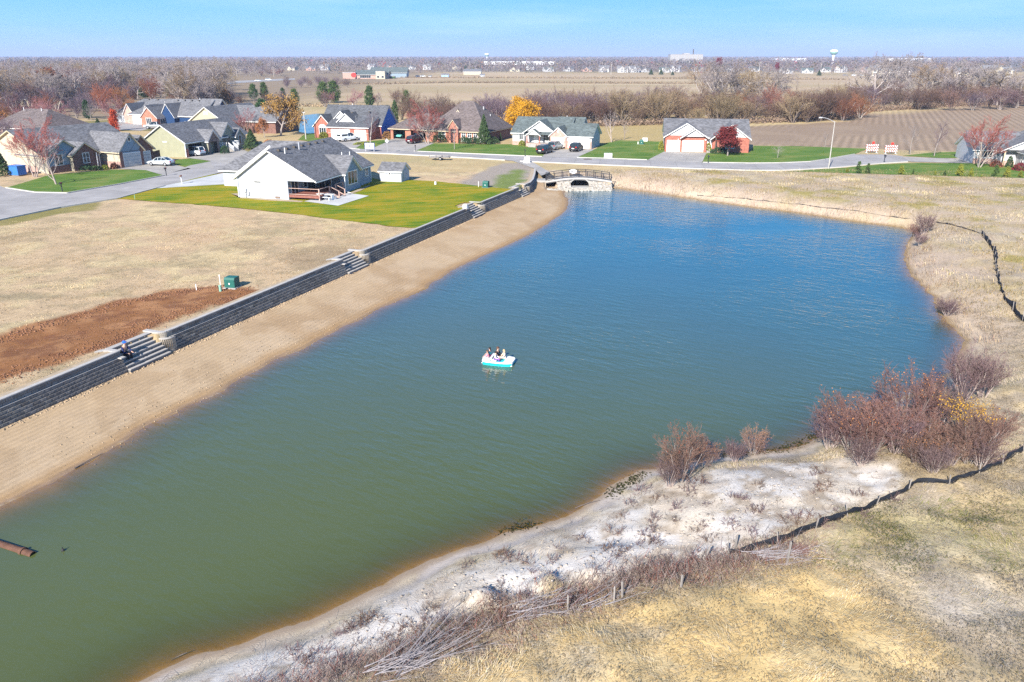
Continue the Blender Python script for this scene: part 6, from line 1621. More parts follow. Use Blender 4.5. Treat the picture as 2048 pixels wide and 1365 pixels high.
car('suv', 'navy', P(840, 279), R(-112), 'dark car nosing out of the wider open garage')
car('van', 'black', P(1090, 307), R(63), 'black minivan, nearest of three cars on the white porch house drive')
car('suv', 'grey', P(1111, 299.5), R(63), 'blue-grey minivan parked ahead of the black one')
car('suv', 'black', P(1152.5, 302.5), R(68), 'black car parked before the wide white garage door')
car('van', 'white', P(386, 311.5), R(160), 'white vehicle rear seen inside the open double garage')
# far traffic
car('sedan', 'silver', P(516, 163.5), R(10), 'silver car driving on the far meadow road, left of two', 'moving_car'); car('suv', 'white', P(537, 161.5), R(10), 'white car driving on the far meadow road, right of two', 'moving_car')
car('suv', 'navy', P(836, 155), R(5), 'dark car parked in the yard right of the pink shop'); car('van', 'white', P(846, 154.5), R(5), 'white van parked in the yard right of the pink shop', 'parked_van', 'van')
for q, cc in (((1708, 152.5), 'white'), ((1722, 152.8), 'silver'), ((1776, 152.5), 'navy'), ((1690, 152.6), 'pewter')):
    car('sedan', cc, P(*q), R(8), {'white': 'white', 'silver': 'silver', 'navy': 'dark', 'pewter': 'grey'}[cc] + ' car in the lot before the gabled apartment building')

# ------------------------------------------------------------------ street furniture
def mailbox(u, v, label, col='black_metal', rz=0., post='black_metal'):
    root = empty('mailbox', (*P(u, v), 0), rz); tag(root, label, 'mailbox', 'mailboxes along the street')
    MB().box(-.05, .05, -.05, .05, -.1, 1.12).bar((0, 0, .7), (0, -.4, 1.05), .05, .05).build('post', MATS[post], root)
    mb = MB(); mb.rings([[(x, y, z) for x, z in [(-.11, 1.12), (.11, 1.12), (.11, 1.27)] + [(.11 * math.cos(math.pi * k / 6), 1.27 + .10 * math.sin(math.pi * k / 6)) for k in range(1, 6)] + [(-.11, 1.27)]] for y in (-.42, .14)])
    bx = mb.build('box', MATS[col], root); MB().box(.113, .13, -.2, -.1, 1.2, 1.38).build('flag', MATS['red_paint'], bx)
    return root
mailbox(125, 384, 'black mailbox at the lawn edge below the small forked tree'); mailbox(333, 352, 'dark mailbox at the tip of the lawn by the silver sedan'); mailbox(364, 368.5, 'white mailbox post across the street from the dark one', 'brown_trim', 0, 'white_paint')
mailbox(831, 304, 'dark mailbox at the corner of the brick house lawn'); mailbox(1050, 313, 'black mailbox before the white porch house'); mailbox(1416, 326.5, 'black mailbox before the maroon tree'); mailbox(1768, 325.5, 'dark mailbox near the barricades, beyond the lawn pines')
def lamp(u, v, h, label, ang, arm=2.0):
    root = empty('street_lamp', (*P(u, v), 0)); tag(root, label, 'street lamp')
    MB().tube((0, 0, -.2), (0, 0, h), .11, .06, 10).build('pole', MATS['grey_pole'], root)
    mb = MB(); pts = [(0, 0, h - .1)]
    for k in range(1, 7):
        t = k / 6; pts.append((math.cos(ang) * arm * t, math.sin(ang) * arm * t, h - .1 + .75 * math.sin(t * 1.5)))
    for a_, b_ in zip(pts[:-1], pts[1:]): mb.tube(a_, b_, .045, .045, 6)
    mb.build('arm', MATS['galvanised'], root)
    e = pts[-1]; mb = MB().ball((e[0] + math.cos(ang) * .25, e[1] + math.sin(ang) * .25, e[2] - .02), .38, 10, 6, (1, .5, .35)); mb.build('lamp_head', MATS['galvanised'], root)
mat('grey_pole', (.40, .375, .345), .8, .12, 3)
lamp(1657, 338, 7.9, 'tall street lamp with curved arm at the right bend of the street', R(172), 2.1)
x, y = P(612, 279); root = empty('utility_pole', (x, y, 0)); tag(root, 'pale bare pole standing behind the white house ridge', 'pole')
MB().tube((0, 0, -.2), (0, 0, top_h(x, y, 225)), .15, .11, 8).build('shaft', MATS['grey_pole'], root); MB().box(-.3, .3, -.06, .06, top_h(x, y, 225) - .1, top_h(x, y, 225) + .05).build('lamp_head', MATS['galvanised'], root)
def green_box(u, v, s, label, z=None, name='utility_cabinet', m='utility_green', rz=R(-12)):
    x, y, z0 = (*P(u, v), 0) if z is None else PT(u, v)
    root = empty(name, (x, y, z0), rz); tag(root, label, 'utility cabinet')
    a, d, h = s
    mb = MB(); mb.rings([[(-a / 2, -d / 2, 0), (a / 2, -d / 2, 0), (a / 2, d / 2, 0), (-a / 2, d / 2, 0)], [(-a / 2, -d / 2, h * .8), (a / 2, -d / 2, h * .8), (a / 2, d / 2, h * .8), (-a / 2, d / 2, h * .8)], [(-a / 2, -d / 2 + .12 * d, h), (a / 2, -d / 2 + .12 * d, h), (a / 2, d / 2, h), (-a / 2, d / 2, h)]])
    mb.build('case', MATS[m], root); MB().box(-a / 2 + .05, a / 2 - .05, -d / 2 - .018, -d / 2 - .002, .06, h * .76).build('door', MATS[m], root)
    MB().box(-a / 2 - .12, a / 2 + .12, -d / 2 - .15, d / 2 + .12, -.12, .03).build('pad', MATS['concrete'], root)
    MB().box(-.05, .05, -d / 2 - .035, -d / 2 - .019, h * .35, h * .5).build('warning_plate', MATS['white_paint'], root)
green_box(465, 574, (.95, .85, .88), 'dark green utility cabinet on the dry lot beside the red dirt'); green_box(972, 375.5, (.85, .7, .95), 'dark green utility cabinet at the top of the lawn', rz=R(-20)); green_box(1283, 289, (.8, .7, 1.0), 'green utility cabinet on the grass between two houses')
green_box(1290, 283, (1.15, .8, .75), 'low white cabinet beside the green one between two houses', m='white_plastic'); green_box(1216, 316, (1.5, .8, .85), 'low white box on the kerbside grass by the white porch house', m='white_plastic', rz=R(-4))
green_box(931, 417.5, (.5, .5, .55), 'white cube standing on the lawn at the head of stairs', m='white_plastic', rz=R(-25))
def pedestal(u, v, h, r_, m, label, name='utility_post'):
    x, y = P(u, v); root = empty(name, (x, y, -.05)); tag(root, label, 'marker post')
    MB().tube((0, 0, -.1), (0, 0, h * .82), r_, r_, 10).build('tube', MATS[m], root); MB().lathe([(r_ * 1.12, h * .82), (r_ * 1.12, h * .93), (r_ * .5, h)], 10).build('cap', MATS[m], root)
pedestal(441, 582, .55, .11, 'pale_green', 'short pale green pedestal before the dark green cabinet'); pedestal(441, 571, 1.0, .035, 'white_paint', 'thin white marker pipe behind the pale green pedestal'); pedestal(393, 580, .55, .035, 'white_paint', 'short white stake in the red dirt edge, left of the cabinet')
pedestal(969, 375.5, .55, .09, 'white_paint', 'short white post left of the lawn cabinet'); pedestal(957, 374.5, .9, .035, 'white_paint', 'thin white marker pipe left of the lawn cabinet'); pedestal(1276, 289, .6, .1, 'white_paint', 'white post left of the green cabinet between two houses')
pedestal(871, 369.5, .5, .16, 'white_plastic', 'small white well cap on the lawn right of the shed'); pedestal(270, 399, .7, .03, 'pale_green', 'thin green stake at the near corner of the lawn')
# white tapered box at the street edge
x, y = P(1054, 325.5); root = empty('barrier_block', (x, y, 0), R(-8)); tag(root, 'white tapered block at the street edge by the grey path', 'barrier')
MB().rings([[(-.62, -.45, 0), (.62, -.45, 0), (.62, .45, 0), (-.62, .45, 0)], [(-.42, -.25, .95), (.42, -.25, .95), (.42, .25, .95), (-.42, .25, .95)]]).build('block', MATS['white_paint'], root); MB().box(-.5, .5, -.2, .2, .952, 1.0).build('lid', MATS['white_plastic'], root)
# four-panel sign by the street and a street sign
x, y = P(740, 303.5); root = empty('notice_board', (x, y, 0), R(-12)); tag(root, 'notice board with four white panels on two legs by the street', 'sign')
MB().box(-1.1, 1.1, -.05, .05, .45, 1.75).build('board', MATS['navy_board'] if 'navy_board' in MATS else mat('navy_board', (.06, .08, .22), .6), root)
for i in range(2):
    for j in range(2): MB().box(-.98 + i * 1.04, -.08 + i * 1.04, -.075, -.052, .54 + j * .63, 1.02 + j * .63).build('panel', MATS['white_paint'], root)
for sx in (-.9, .9): MB().box(sx - .05, sx + .05, -.05, .05, -.1, .45).build('leg', MATS['galvanised'], root)
x, y = P(775, 306.5); root = empty('road_sign', (x, y, 0), R(-6)); tag(root, 'grey-backed road sign on a thin post beside the notice board', 'sign')
MB().tube((0, 0, -.1), (0, 0, 2.6), .035).build('post', MATS['galvanised'], root); MB().slab([(-.4, -.04, 2.5), (0, -.04, 2.9), (.4, -.04, 2.5), (0, -.04, 2.1)], .001).rings([[(0 + .42 * math.cos(math.pi / 2 * k), yy, 2.35 + .42 * math.sin(math.pi / 2 * k)) for k in range(4)] for yy in (-.05, -.03)]).build('plate', MATS['galvanised'], root)
# low utility trailer / frame on the dry grass
x, y = P(880, 320); root = empty('flatbed_trailer', (x, y, 0), R(-6)); tag(root, 'dark low flat trailer left on the dry grass', 'trailer')
MB().box(-1.9, 1.9, -.75, .75, .42, .55).build('bed', MATS['grey_wood'], root)
for sx in (-1.88, -.6, .6, 1.84): MB().box(sx, sx + .06, -.78, -.72, .55, .95).build('stake', MATS['black_metal'], root)
MB().bar((-1.9, -.75, .92), (1.9, -.75, .92), .05, .08).build('side_rail', MATS['grey_wood'], root); MB().bar((-.5, 0, .4), (-.9, -1.6, .3), .09, .09).build('drawbar', MATS['black_metal'], root)
for sy in (-.85, .85):
    w_ = MB().tube((.2, sy - .08, .3), (.2, sy + .08, .3), .3, .3, 12).build('wheel', MATS['tyre_rubber'], root); MB().tube((.2, sy - .09, .3), (.2, sy + .09, .3), .15, .15, 8).build('rim', MATS['rim_metal'], w_)
# two striped road barricades with round reflectors
m, n, l, b = new_mat('barricade_stripes'); b.inputs['Roughness'].default_value = .5
t_ = n.new('ShaderNodeTexCoord'); sp_ = n.new('ShaderNodeSeparateXYZ'); l.new(t_.outputs['Object'], sp_.inputs[0])
f_ = math_(n, l, 'FRACT', math_(n, l, 'DIVIDE', math_(n, l, 'ADD', sp_.outputs['X'], math_(n, l, 'MULTIPLY', sp_.outputs['Z'], .9)), .44)); g_ = math_(n, l, 'GREATER_THAN', f_, .5)
mx_ = n.new('ShaderNodeMix'); mx_.data_type = 'RGBA'; mx_.inputs['A'].default_value = (.62, .03, .03, 1); mx_.inputs['B'].default_value = (.8, .8, .8, 1); l.new(g_, mx_.inputs['Factor']); l.new(mx_.outputs['Result'], b.inputs['Base Color'])
def barricade(u, v, label, rz):
    root = empty('road_barricade', (*P(u, v), 0), rz); tag(root, label, 'barricade', 'barricades closing the street end')
    for k in range(3): MB().box(-1.2, 1.2, -.03, .03, .35 + k * .5, .65 + k * .5).build('board', MATS['barricade_stripes'], root)
    for sx in (-1.0, 1.0): MB().box(sx - .05, sx + .05, .035, .12, -.05, 1.65).bar((sx, -.6, .02), (sx, .6, .02), .08, .08).build('leg', MATS['white_paint'], root)
    MB().rings([[(.1 + .28 * math.cos(math.pi * k / 6), yy, 1.95 + .28 * math.sin(math.pi * k / 6)) for k in range(12)] for yy in (-.04, .04)]).build('reflector', MATS['red_paint'], root)
barricade(1743, 306, 'left red-and-white striped barricade at the street end', R(-3)); barricade(1781, 308, 'right red-and-white striped barricade at the street end', R(-3))
# blue covered bin left of the cream house
x, y = P(36, 351); root = empty('covered_trailer', (x, y, 0), R(-20)); tag(root, 'blue covered box beside the cream house at the left edge', 'storage box')
MB().box(-1.1, 1.1, -.8, .8, .15, 1.5).build('box', MATS['blue_plastic'], root); MB().slab([(-1.2, -.9, 1.62), (1.2, -.9, 1.62), (1.2, .9, 1.62), (-1.2, .9, 1.62)], .1).build('lid', MATS['blue_plastic'], root); MB().box(-1.0, 1.0, -.7, .7, 0, .14).build('base', MATS['grey_wood'], root)
# storm drain and hedges
x, y = P(1175, 319.5); root = empty('storm_drain', (x, y, .03), R(-6)); tag(root, 'rusty storm drain slot in the kerb by the white porch house drive', 'drain'); MB().box(-.75, .75, -.2, .2, 0, .1).build('frame', MATS['rust'], root); MB().box(-.6, .6, -.215, -.203, .0, .08).build('slot', MATS['black_metal'], root)
def bush(u, v, w_, h, leafm, label, n_=700, size=.12, name='shrub', cat='shrub', px=True, deep=None):
    x, y = P(u, v); rg = np.random.default_rng(int(u * 7 + v)); root = empty(name, (x, y, 0)); tag(root, label, cat)
    t_ = rg.normal(size=(n_, 3)); t_ /= np.linalg.norm(t_, axis=1, keepdims=True); t_[:, 2] = np.abs(t_[:, 2]); rr = rg.uniform(.6, 1, n_) ** .6
    c_ = t_ * rr[:, None] * np.array([w_ / 2, (deep or w_) / 2, h])
    V, F = cards(c_, size, rg); link('foliage', mesh_np('foliage', V, F), MATS[leafm], root)
    S = [(0, 0, -.1, *(rg.normal(size=2) * w_ * .2), h * .7, .03, .01) for _ in range(7)]; V, F = prisms(S, 4); link('stems', mesh_np('stems', V, F), MATS['bark_dark'], root)
bush(648, 277, 2.6, 1.5, 'needles_yellowpine', 'clipped olive hedge under the arched window of the blue-sided house', 900, deep=1.0); bush(775, 277, 3.2, 1.7, 'leaves_amber', 'orange-tan grass clump at the corner of the royal blue wall', 900)
bush(929, 287, 2.9, 1.5, 'needles_darkpine', 'left of two dark round shrubs by the brick house entry'); bush(946, 288, 2.9, 1.5, 'needles_darkpine', 'right of two dark round shrubs by the brick house entry'); bush(982, 287, 4.2, 1.6, 'needles_cedar', 'broad dark shrub under the spruce at the brick house', 1100)
bush(880, 284, 3.6, 2.0, 'needles_cedar', 'dark evergreen shrub between garage and entry of the brick house', 1000); bush(1044, 292, 1.6, 1.2, 'needles_yellowpine', 'yellow-olive shrub at the left of the white porch steps', 500)
bush(1322, 300, 1.2, 1.9, 'needles_yellowpine', 'narrow olive shrub at the left end of the red brick house', 500); bush(1416, 304, 1.3, 1.9, 'needles_yellowpine', 'olive shrub between garage and porch of the red brick house', 500)
bush(1438, 307, 3.8, 1.2, 'needles_darkpine', 'dark shrubs in the shade under the maroon tree', 900); bush(2040, 341, 2.6, 1.3, 'leaves_maroon', 'dark maroon shrub before the white ranch gable', 700); bush(1992, 334, 2.2, 1.1, 'leaves_rusty', 'brown shrub by the ranch house porch', 500); bush(2018, 335, 1.2, 2.0, 'needles_cedar', 'tall dark evergreen shrub in the ranch house corner', 500)
bush(168, 339, 3.4, .9, 'needles_darkpine', 'dark green shrub bed before the cream house porch', 800); bush(192, 340, 2.0, .7, 'needles_cedar', 'low green shrub right of the cream house shrub bed', 400); bush(210, 339, 1.3, .8, 'needles_yellowpine', 'yellow-green shrub beside the cream garage wall', 350); bush(229, 337, 1.3, 1.0, 'leaves_rusty', 'dark red-brown round shrub at the garage corner', 350)
bush(450, 307, 1.9, 1.6, 'needles_darkpine', 'dark shrub in a red pot by the white stair rails', 500); bush(538, 291, 2.6, 1.3, 'leaves_orange', 'orange-red shrub beside the dark cedar', 600); bush(310, 245, 2.2, 1.8, 'needles_yellowpine', 'rounded olive shrub between the pale and navy houses', 500); bush(730, 290, 5.5, .7, 'needles_yellowpine', 'low green hedge along the lawn of the blue-sided house', 900, deep=1.4)

# patio and deck tables
x, y = P(652, 399.5); root = empty('patio_table', (x, y, .04), R(-22)); tag(root, 'long white table with benches on the patio of the white house', 'table')
MB().box(-1.3, 1.3, -.38, .38, .68, .73).build('tabletop', MATS['white_paint'], root)
for sx in (-1.1, 0, 1.1): MB().box(sx - .04, sx + .04, -.33, .33, 0, .68).build('leg', MATS['white_paint'], root)
for sy in (-.75, .75):
    be = MB().box(-1.25, 1.25, sy - .14, sy + .14, .38, .43).build('bench', MATS['white_paint'], root)
    for sx in (-1.06, 1.06): MB().box(sx - .04, sx + .04, sy - .12, sy + .12, 0, .379).build('leg', MATS['white_paint'], be)
x, y = P(641, 385); root = empty('deck_table', (x - .2, y, .66), R(-15)); tag(root, 'small round table on the wooden deck', 'table'); MB().tube((0, 0, .68), (0, 0, .72), .55, .55, 16).build('tabletop', MATS['rail_wood'], root); MB().tube((0, 0, 0), (0, 0, .68), .05, .05).build('leg', MATS['black_metal'], root)
# ------------------------------------------------------------------ far buildings, each a thing of its own
def solve_w(u0, u1, v):
    a, b = P(u0, v), P(u1, v); return a, b[0] - a[0]
def shedlike(name, label, u0, u1, v, vtop, wall='bright_siding', roof='light_shingle', deep=14, flat=False, cat='building', axis='x', group=None, wins=0, ang=0):
    (x, y), w_ = solve_w(u0, u1, v); h = top_h(x, y, vtop)
    hh = House(name, label, (x, y), ang, cat, group, roof=roof)
    if flat:
        hh.front('S', 0, 0, w_, 0, h, wall); hh.front('E', w_, 0, deep, 0, h, wall); hh.front('W', 0, 0, deep, 0, h, wall); hh.front('N', deep, 0, w_, 0, h, wall); hh.rs([(-.2, -.2, h + .3), (w_ + .2, -.2, h + .3), (w_ + .2, deep + .2, h + .3), (-.2, deep + .2, h + .3)])
    else:
        hh.block(0, w_, 0, deep, h * .6, h, axis, wall, ov=.4)
    for k in range(wins):
        u_ = w_ * (k + .5) / wins; hh.window('S', 0, u_, h * .16, w_ / wins * .5, h * .26, 1)
    hh.done(); return hh, w_, h
hh, w_, h = shedlike('pink_shop', 'pale pink flat-roofed shop with a red sign across the meadow', 686, 711, 158, 146, 'pale_brick', 'light_shingle', 14, True)
hh2 = House('shop_hall', 'low shop hall with teal-grey roof right of the pink shop', P(711, 158), 0, 'building', roof='green_grey_shingle'); hh2.block(0, 27, 2, 18, 3.6, 6.8, 'x', 'pale_brick', ov=.8); hh2.window('S', 2, 8, .6, 9, 2.0, 5); hh2.done()
x, y = P(708, 158.3); root = empty('round_sign', (x, y - .6, 0)); tag(root, 'round red sign standing before the pink shop', 'sign'); MB().tube((0, 0, -.1), (0, 0, 1.6), .12).build('post', MATS['galvanised'], root); MB().rings([[(2.2 * math.cos(math.pi * k / 8), yy, 3.0 + 1.9 * math.sin(math.pi * k / 8)) for k in range(16)] for yy in (-.2, .2)]).build('disc', MATS['red_paint'], root)
hh, w_, h = shedlike('shop_tower', 'taller cream block with dark window band at the right of the shops', 752, 770, 158.5, 143.5, 'cream_siding', 'dark_shingle', 10, True, wins=2)
hh3 = House('shop_hall', 'long dark teal-roofed hall behind the cream block', P(740, 155.5), 0, 'building', roof='green_grey_shingle'); hh3.block(0, 32, 4, 20, 4.4, 8.6, 'x', 'slate_and_shade_siding', ov=.8); hh3.done()
shedlike('green_container', 'dark green container right of the shops', 780, 790, 157.5, 153, 'needles_darkpine', 'dark_shingle', 4, True); shedlike('teal_shed', 'small pale teal shed on the meadow edge', 883, 897, 154, 147.5, 'light_blue_siding', 'light_shingle', 8)
hb_ = shedlike('white_barn', 'long cream barn with low roof at the far field edge', 927, 962, 150, 138.5, 'cream_siding', 'light_shingle', 22); shedlike('grey_shed', 'small grey shed at the right end of the cream barn', 960, 969, 154, 148, 'grey_siding', 'light_shingle', 6)
shedlike('small_white_shed', 'tiny white shed on the far meadow edge', 857, 862, 154.5, 151, 'white_paint', 'light_shingle', 4)
shedlike('warehouse', 'very long white warehouse above the far tree line, centre', 968, 1110, 130, 123.5, 'white_paint', 'light_shingle', 60, True); shedlike('warehouse', 'white warehouse with thin strip roof behind the left wood', 274, 400, 128.5, 124, 'white_paint', 'light_shingle', 50, True); shedlike('warehouse', 'long low white hall on the right horizon', 1775, 1862, 123.5, 117.2, 'white_paint', 'light_shingle', 60, True); shedlike('warehouse', 'white hall with pink roof end left of the water tower', 1553, 1612, 124, 117.5, 'white_paint', 'light_shingle', 50, True)
# the large institution with its stack
D0 = 2100.; sc = D0 * math.cos(CAM_T) / CAM_F
def atd(u, D): return ((u - 1024) / CAM_F * (D * math.cos(CAM_T) + CAM_H * math.sin(CAM_T)), D)
root = empty('institution_building', (*atd(1340, D0), 0)); tag(root, 'large pale flat-roofed institution rising above the horizon', 'building')
wI = atd(1405, D0)[0] - atd(1340, D0)[0]
MB().box(0, wI, 0, 30, 0, 21.2).build('wall', MATS['tan_concrete'] if 'tan_concrete' in MATS else mat('tan_concrete', (.36, .335, .31), .85), root); MB().box(wI * .42, wI * .6, 4, 26, 21.2, 23.6).build('penthouse', MATS['tan_concrete'], root); MB().box(-.4, wI + .4, -.4, 30.4, 20.3, 21.0).build('parapet', MATS['bridge_concrete'], root)
for k in range(12): MB().box(wI * (k + .25) / 12, wI * (k + .75) / 12, -.1, -.01, 11, 18).build('window_bay', MATS['bridge_concrete'], root)
root = empty('smoke_stack', (*atd(1385, D0 + 12), 0)); tag(root, 'dark chimney stack behind the pale institution', 'chimney'); MB().tube((0, 0, 0), (0, 0, 33), 1.9, 1.4, 12).build('shaft', MATS['dark_trim'], root); MB().tube((0, 0, 33), (0, 0, 33.6), 1.7, 1.7, 12).build('cap', MATS['dark_trim'], root)
# water towers
def water_tower(u, D, vtop, wpx, label):
    x, y = atd(u, D); s_ = D / CAM_F; R_ = wpx * s_ / 2; zt = top_h(x, y, vtop); root = empty('water_tower', (x, y, 0)); tag(root, label, 'water tower')
    MB().lathe([(R_ * .42, 0), (R_ * .30, 3), (R_ * .27, zt - R_ * 1.7), (R_ * .45, zt - R_ * 1.35)], 18).build('stem', MATS['white_paint'], root, smooth=True)
    MB().lathe([(R_ * .45, zt - R_ * 1.35), (R_ * .8, zt - R_ * 1.02), (R_ * .98, zt - R_ * .75), (R_, zt - R_ * .62)], 24).build('lower_bowl', MATS['pale_green'], root, smooth=True)
    MB().lathe([(R_, zt - R_ * .62), (R_ * .99, zt - R_ * .4), (R_ * .9, zt - R_ * .18), (R_ * .6, zt - R_ * .04), (.1, zt)], 24).build('tank', MATS['white_paint'], root, smooth=True)
water_tower(1665, 1900, 99.5, 14.5, 'white water tower with green underside on the right horizon'); water_tower(974, 4200, 107, 9, 'tiny pale water tower on the horizon above the long warehouse')
# apartment buildings
def apartment(u0, u1, v, vtop, label):
    (x, y), w_ = solve_w(u0, u1, v); h = top_h(x, y, vtop); hh = House('apartment_building', label, (x, y), -3, 'apartment building', roof='light_shingle')
    hh.block(0, w_, 0, 13, h * .62, h, 'x', 'cream_siding', ov=.5); hh.block(w_ * .36, w_ * .64, -1.6, 8, h * .62, h * .93, 'y', 'cream_siding', gable='cream_siding', ov=.5, skip='N')
    for fl in range(2):
        for k in range(4):
            u_ = w_ * (.12, .28, .72, .88)[k]; hh.window('S', 0, u_, .5 + fl * h * .3, w_ * .1, h * .19, 2)
        hh.window('S', -1.6, w_ * .5, .4 + fl * h * .3, w_ * .12, h * .19, 2)
        for k in (0, 1): hh.part('balcony', 'white_paint', MB().box(w_ * (.05, .78)[k], w_ * (.22, .95)[k], -1.3, -.02, fl * h * .3 + .15, fl * h * .3 + .35).box(w_ * (.05, .78)[k], w_ * (.22, .95)[k], -1.3, -1.22, fl * h * .3 + .35, fl * h * .3 + 1.2))
    hh.done()
apartment(1968, 2022, 155.5, 131, 'two-storey apartment house with balconies at the right edge'); apartment(1908, 1964, 154, 136, 'low pale apartment row half hidden by cottonwoods'); apartment(1743, 1786, 153.5, 131.5, 'cream gabled apartment house left of the right cottonwoods'); apartment(1792, 1822, 150, 134, 'small pale house right of the cream gabled apartments')
# far houses at the edge of the town: one built, the rest copied
hcol = ['white_paint', 'bright_siding', 'cream_siding', 'pale_brick', 'grey_siding']
def far_house(wallm, roofm, label, two=False):
    h_ = House('far_house', label, (0, 0), 0, 'house', roof=roofm)
    hh = 5.2 if two else 3.2
    h_.block(0, 13, 0, 9, hh, hh + 3.2, 'x', wallm, ov=.5); h_.block(2, 7.5, -1.4, 5, hh, hh + 2.6, 'y', wallm, ov=.4, skip='N')
    h_.window('S', -1.4, 4.7, 1.0, 1.8, 1.4, 2); h_.window('S', 0, 10, 1.0, 1.8, 1.4, 2)
    if two: h_.window('S', -1.4, 4.7, 3.4, 1.8, 1.3, 2); h_.window('S', 0, 10, 3.4, 1.8, 1.3, 2)
    return h_.done()
FH = [far_house('bright_siding', 'light_shingle', 'x', True), far_house('bright_siding', 'dark_shingle', 'x'), far_house('cream_siding', 'brown_shingle', 'x'), far_house('pale_brick', 'grey_shingle', 'x'), far_house('bright_siding', 'green_grey_shingle', 'x')]
FW = ['white two-storey house', 'white house with dark roof', 'cream house with brown roof', 'pale brick house', 'white house with green-grey roof']
spots = [(1198, 147, 0, 'left of the first far pole'), (1236, 148, 0, 'first of the white pair beyond the stubble field'), (1262, 148, 0, 'second of the white pair beyond the stubble field'), (1282, 147.5, 1, 'between the white pair and the dark cedars'), (1318, 147.5, 4, 'behind the dark far cedars'), (1340, 147, 0, 'left of the tall grey belt cottonwood'), (1396, 146.5, 1, 'seen through the grey cottonwood crown'), (1566, 150, 1, 'long, beyond the belt right of centre'), (1604, 149.5, 4, 'right of the long far house'), (1090, 146, 4, 'above the pale far field, centre'), (1130, 145.5, 1, 'above the pale far field right of centre'), (1020, 146, 2, 'at the end of the far field'), (1165, 146, 3, 'in the trees right of the long warehouse'),
    (520, 143.5, 4, 'in the far trees above the meadow road'), (545, 144, 1, 'with blue-grey roof above the meadow road'), (575, 142, 2, 'deep in the trees above the two pines'), (612, 142.5, 3, 'above the meadow, left of the shops'), (640, 141.5, 0, 'behind trees left of the shops'), (735, 140, 0, 'behind the shop roofs'), (775, 139, 3, 'behind the right end of the shops'), (815, 140.5, 1, 'right of the shops, in trees'), (845, 141, 0, 'right of the shops, by the pale tower'), (905, 140, 2, 'left of the cream barn'),
    (1640, 147, 4, 'at the foot of the water tower'), (1680, 148, 0, 'right of the water tower'), (1730, 147, 3, 'left of the cream gabled apartments'), (1850, 146, 1, 'behind the right cottonwoods'), (1885, 145, 2, 'between cottonwoods at the right'), (185, 141, 1, 'far back in the left wood'), (250, 140, 0, 'far back in the left wood, second'), (330, 141, 3, 'far back behind the big left cottonwood'), (95, 142, 2, 'far back at the upper left'), (1450, 146, 1, 'beyond the russet belt'), (1500, 146, 4, 'beyond the russet belt, by the far pole'),
    (470, 141.5, 1, 'right of the big left cottonwoods'), (1052, 141, 0, 'under the long warehouse')]
used = set()
for k, (u, v, ty, wd_) in enumerate(spots):
    o = FH[ty] if ty not in used else copy_tree(FH[ty]); used.add(ty)
    x, y = P(u, v - (2.4 if v > 143 else 1)); o.location = (x, y, 0); o.rotation_euler = (0, 0, R(random.uniform(-35, 35))); o.scale = (.9, .9, .9)
    o['label'] = FW[ty] + ' ' + wd_; o['category'] = 'house'; o['group'] = 'houses at the edge of the far town'
# poles with wires
PL = [(1222, 150, 128), (1331, 148, 129), (1518, 149, 124), (1641, 148, 125), (1102, 147, 128)]
pos = []
for k, (u, v, vt) in enumerate(PL):
    x, y = P(u, v); h = top_h(x, y, vt); root = empty('power_pole', (x, y, 0)); tag(root, ['power pole left of the white far houses', 'power pole above the dark far cedars', 'power pole right of the grey cottonwoods', 'power pole below the water tower', 'power pole above the pale far field, leftmost'][k], 'power pole', 'power poles along the far road')
    MB().tube((0, 0, 0), (0, 0, h), .28, .2, 6).build('mast', MATS['grey_pole'], root); MB().box(-1.6, 1.6, -.1, .1, h - 1.2, h - .9).build('crossarm', MATS['grey_wood'], root); pos.append((x, y, h))
for (a, b_) in ((pos[4], pos[0]), (pos[0], pos[1]), (pos[1], pos[2]), (pos[2], pos[3])):
    mb = MB()
    for dx in (-1.4, 1.4):
        for k in range(10):
            t0, t1 = k / 10, (k + 1) / 10
            f_ = lambda t: (a[0] + (b_[0] - a[0]) * t + dx, a[1] + (b_[1] - a[1]) * t, a[2] + (b_[2] - a[2]) * t - .9 - 5 * t * (1 - t))
            mb.tube(f_(t0), f_(t1), .05, .05, 3, False)
    o = mb.build('power_line', MATS['black_metal']); tag(o, {0: 'power wires over the pale far field', 1: 'power wires above the white far houses', 2: 'power wires behind the grey cottonwoods', 3: 'power wires left of the water tower'}[[(pos[4], pos[0]), (pos[0], pos[1]), (pos[1], pos[2]), (pos[2], pos[3])].index((a, b_))], 'power line')
for u, v, vt, lab in ((1302, 150, 138, 'left dark cedar at the far field edge'), (1322, 150, 138, 'right dark cedar at the far field edge'), (1345, 151, 142, 'olive scrub tree right of the far cedars'), (1638, 152, 140, 'dark cedar left of the green far lawn'), (932, 140, 128, 'dark cedar behind the cream barn')):
    placepx('cedar', u, v, vt, lab, 1.3, name='cedar_tree')
placepx('maroon', 1438, 142, 116, 'crimson tree standing out on the far horizon', .8, name='maple_tree'); placepx('maroon', 1552, 148, 126, 'crimson tree left of the white far hall', .6, name='maple_tree')
placepx('young1', 1535, 148, 126, 'tall grey tree left of the crimson far tree', 1.3, name='bare_tree')
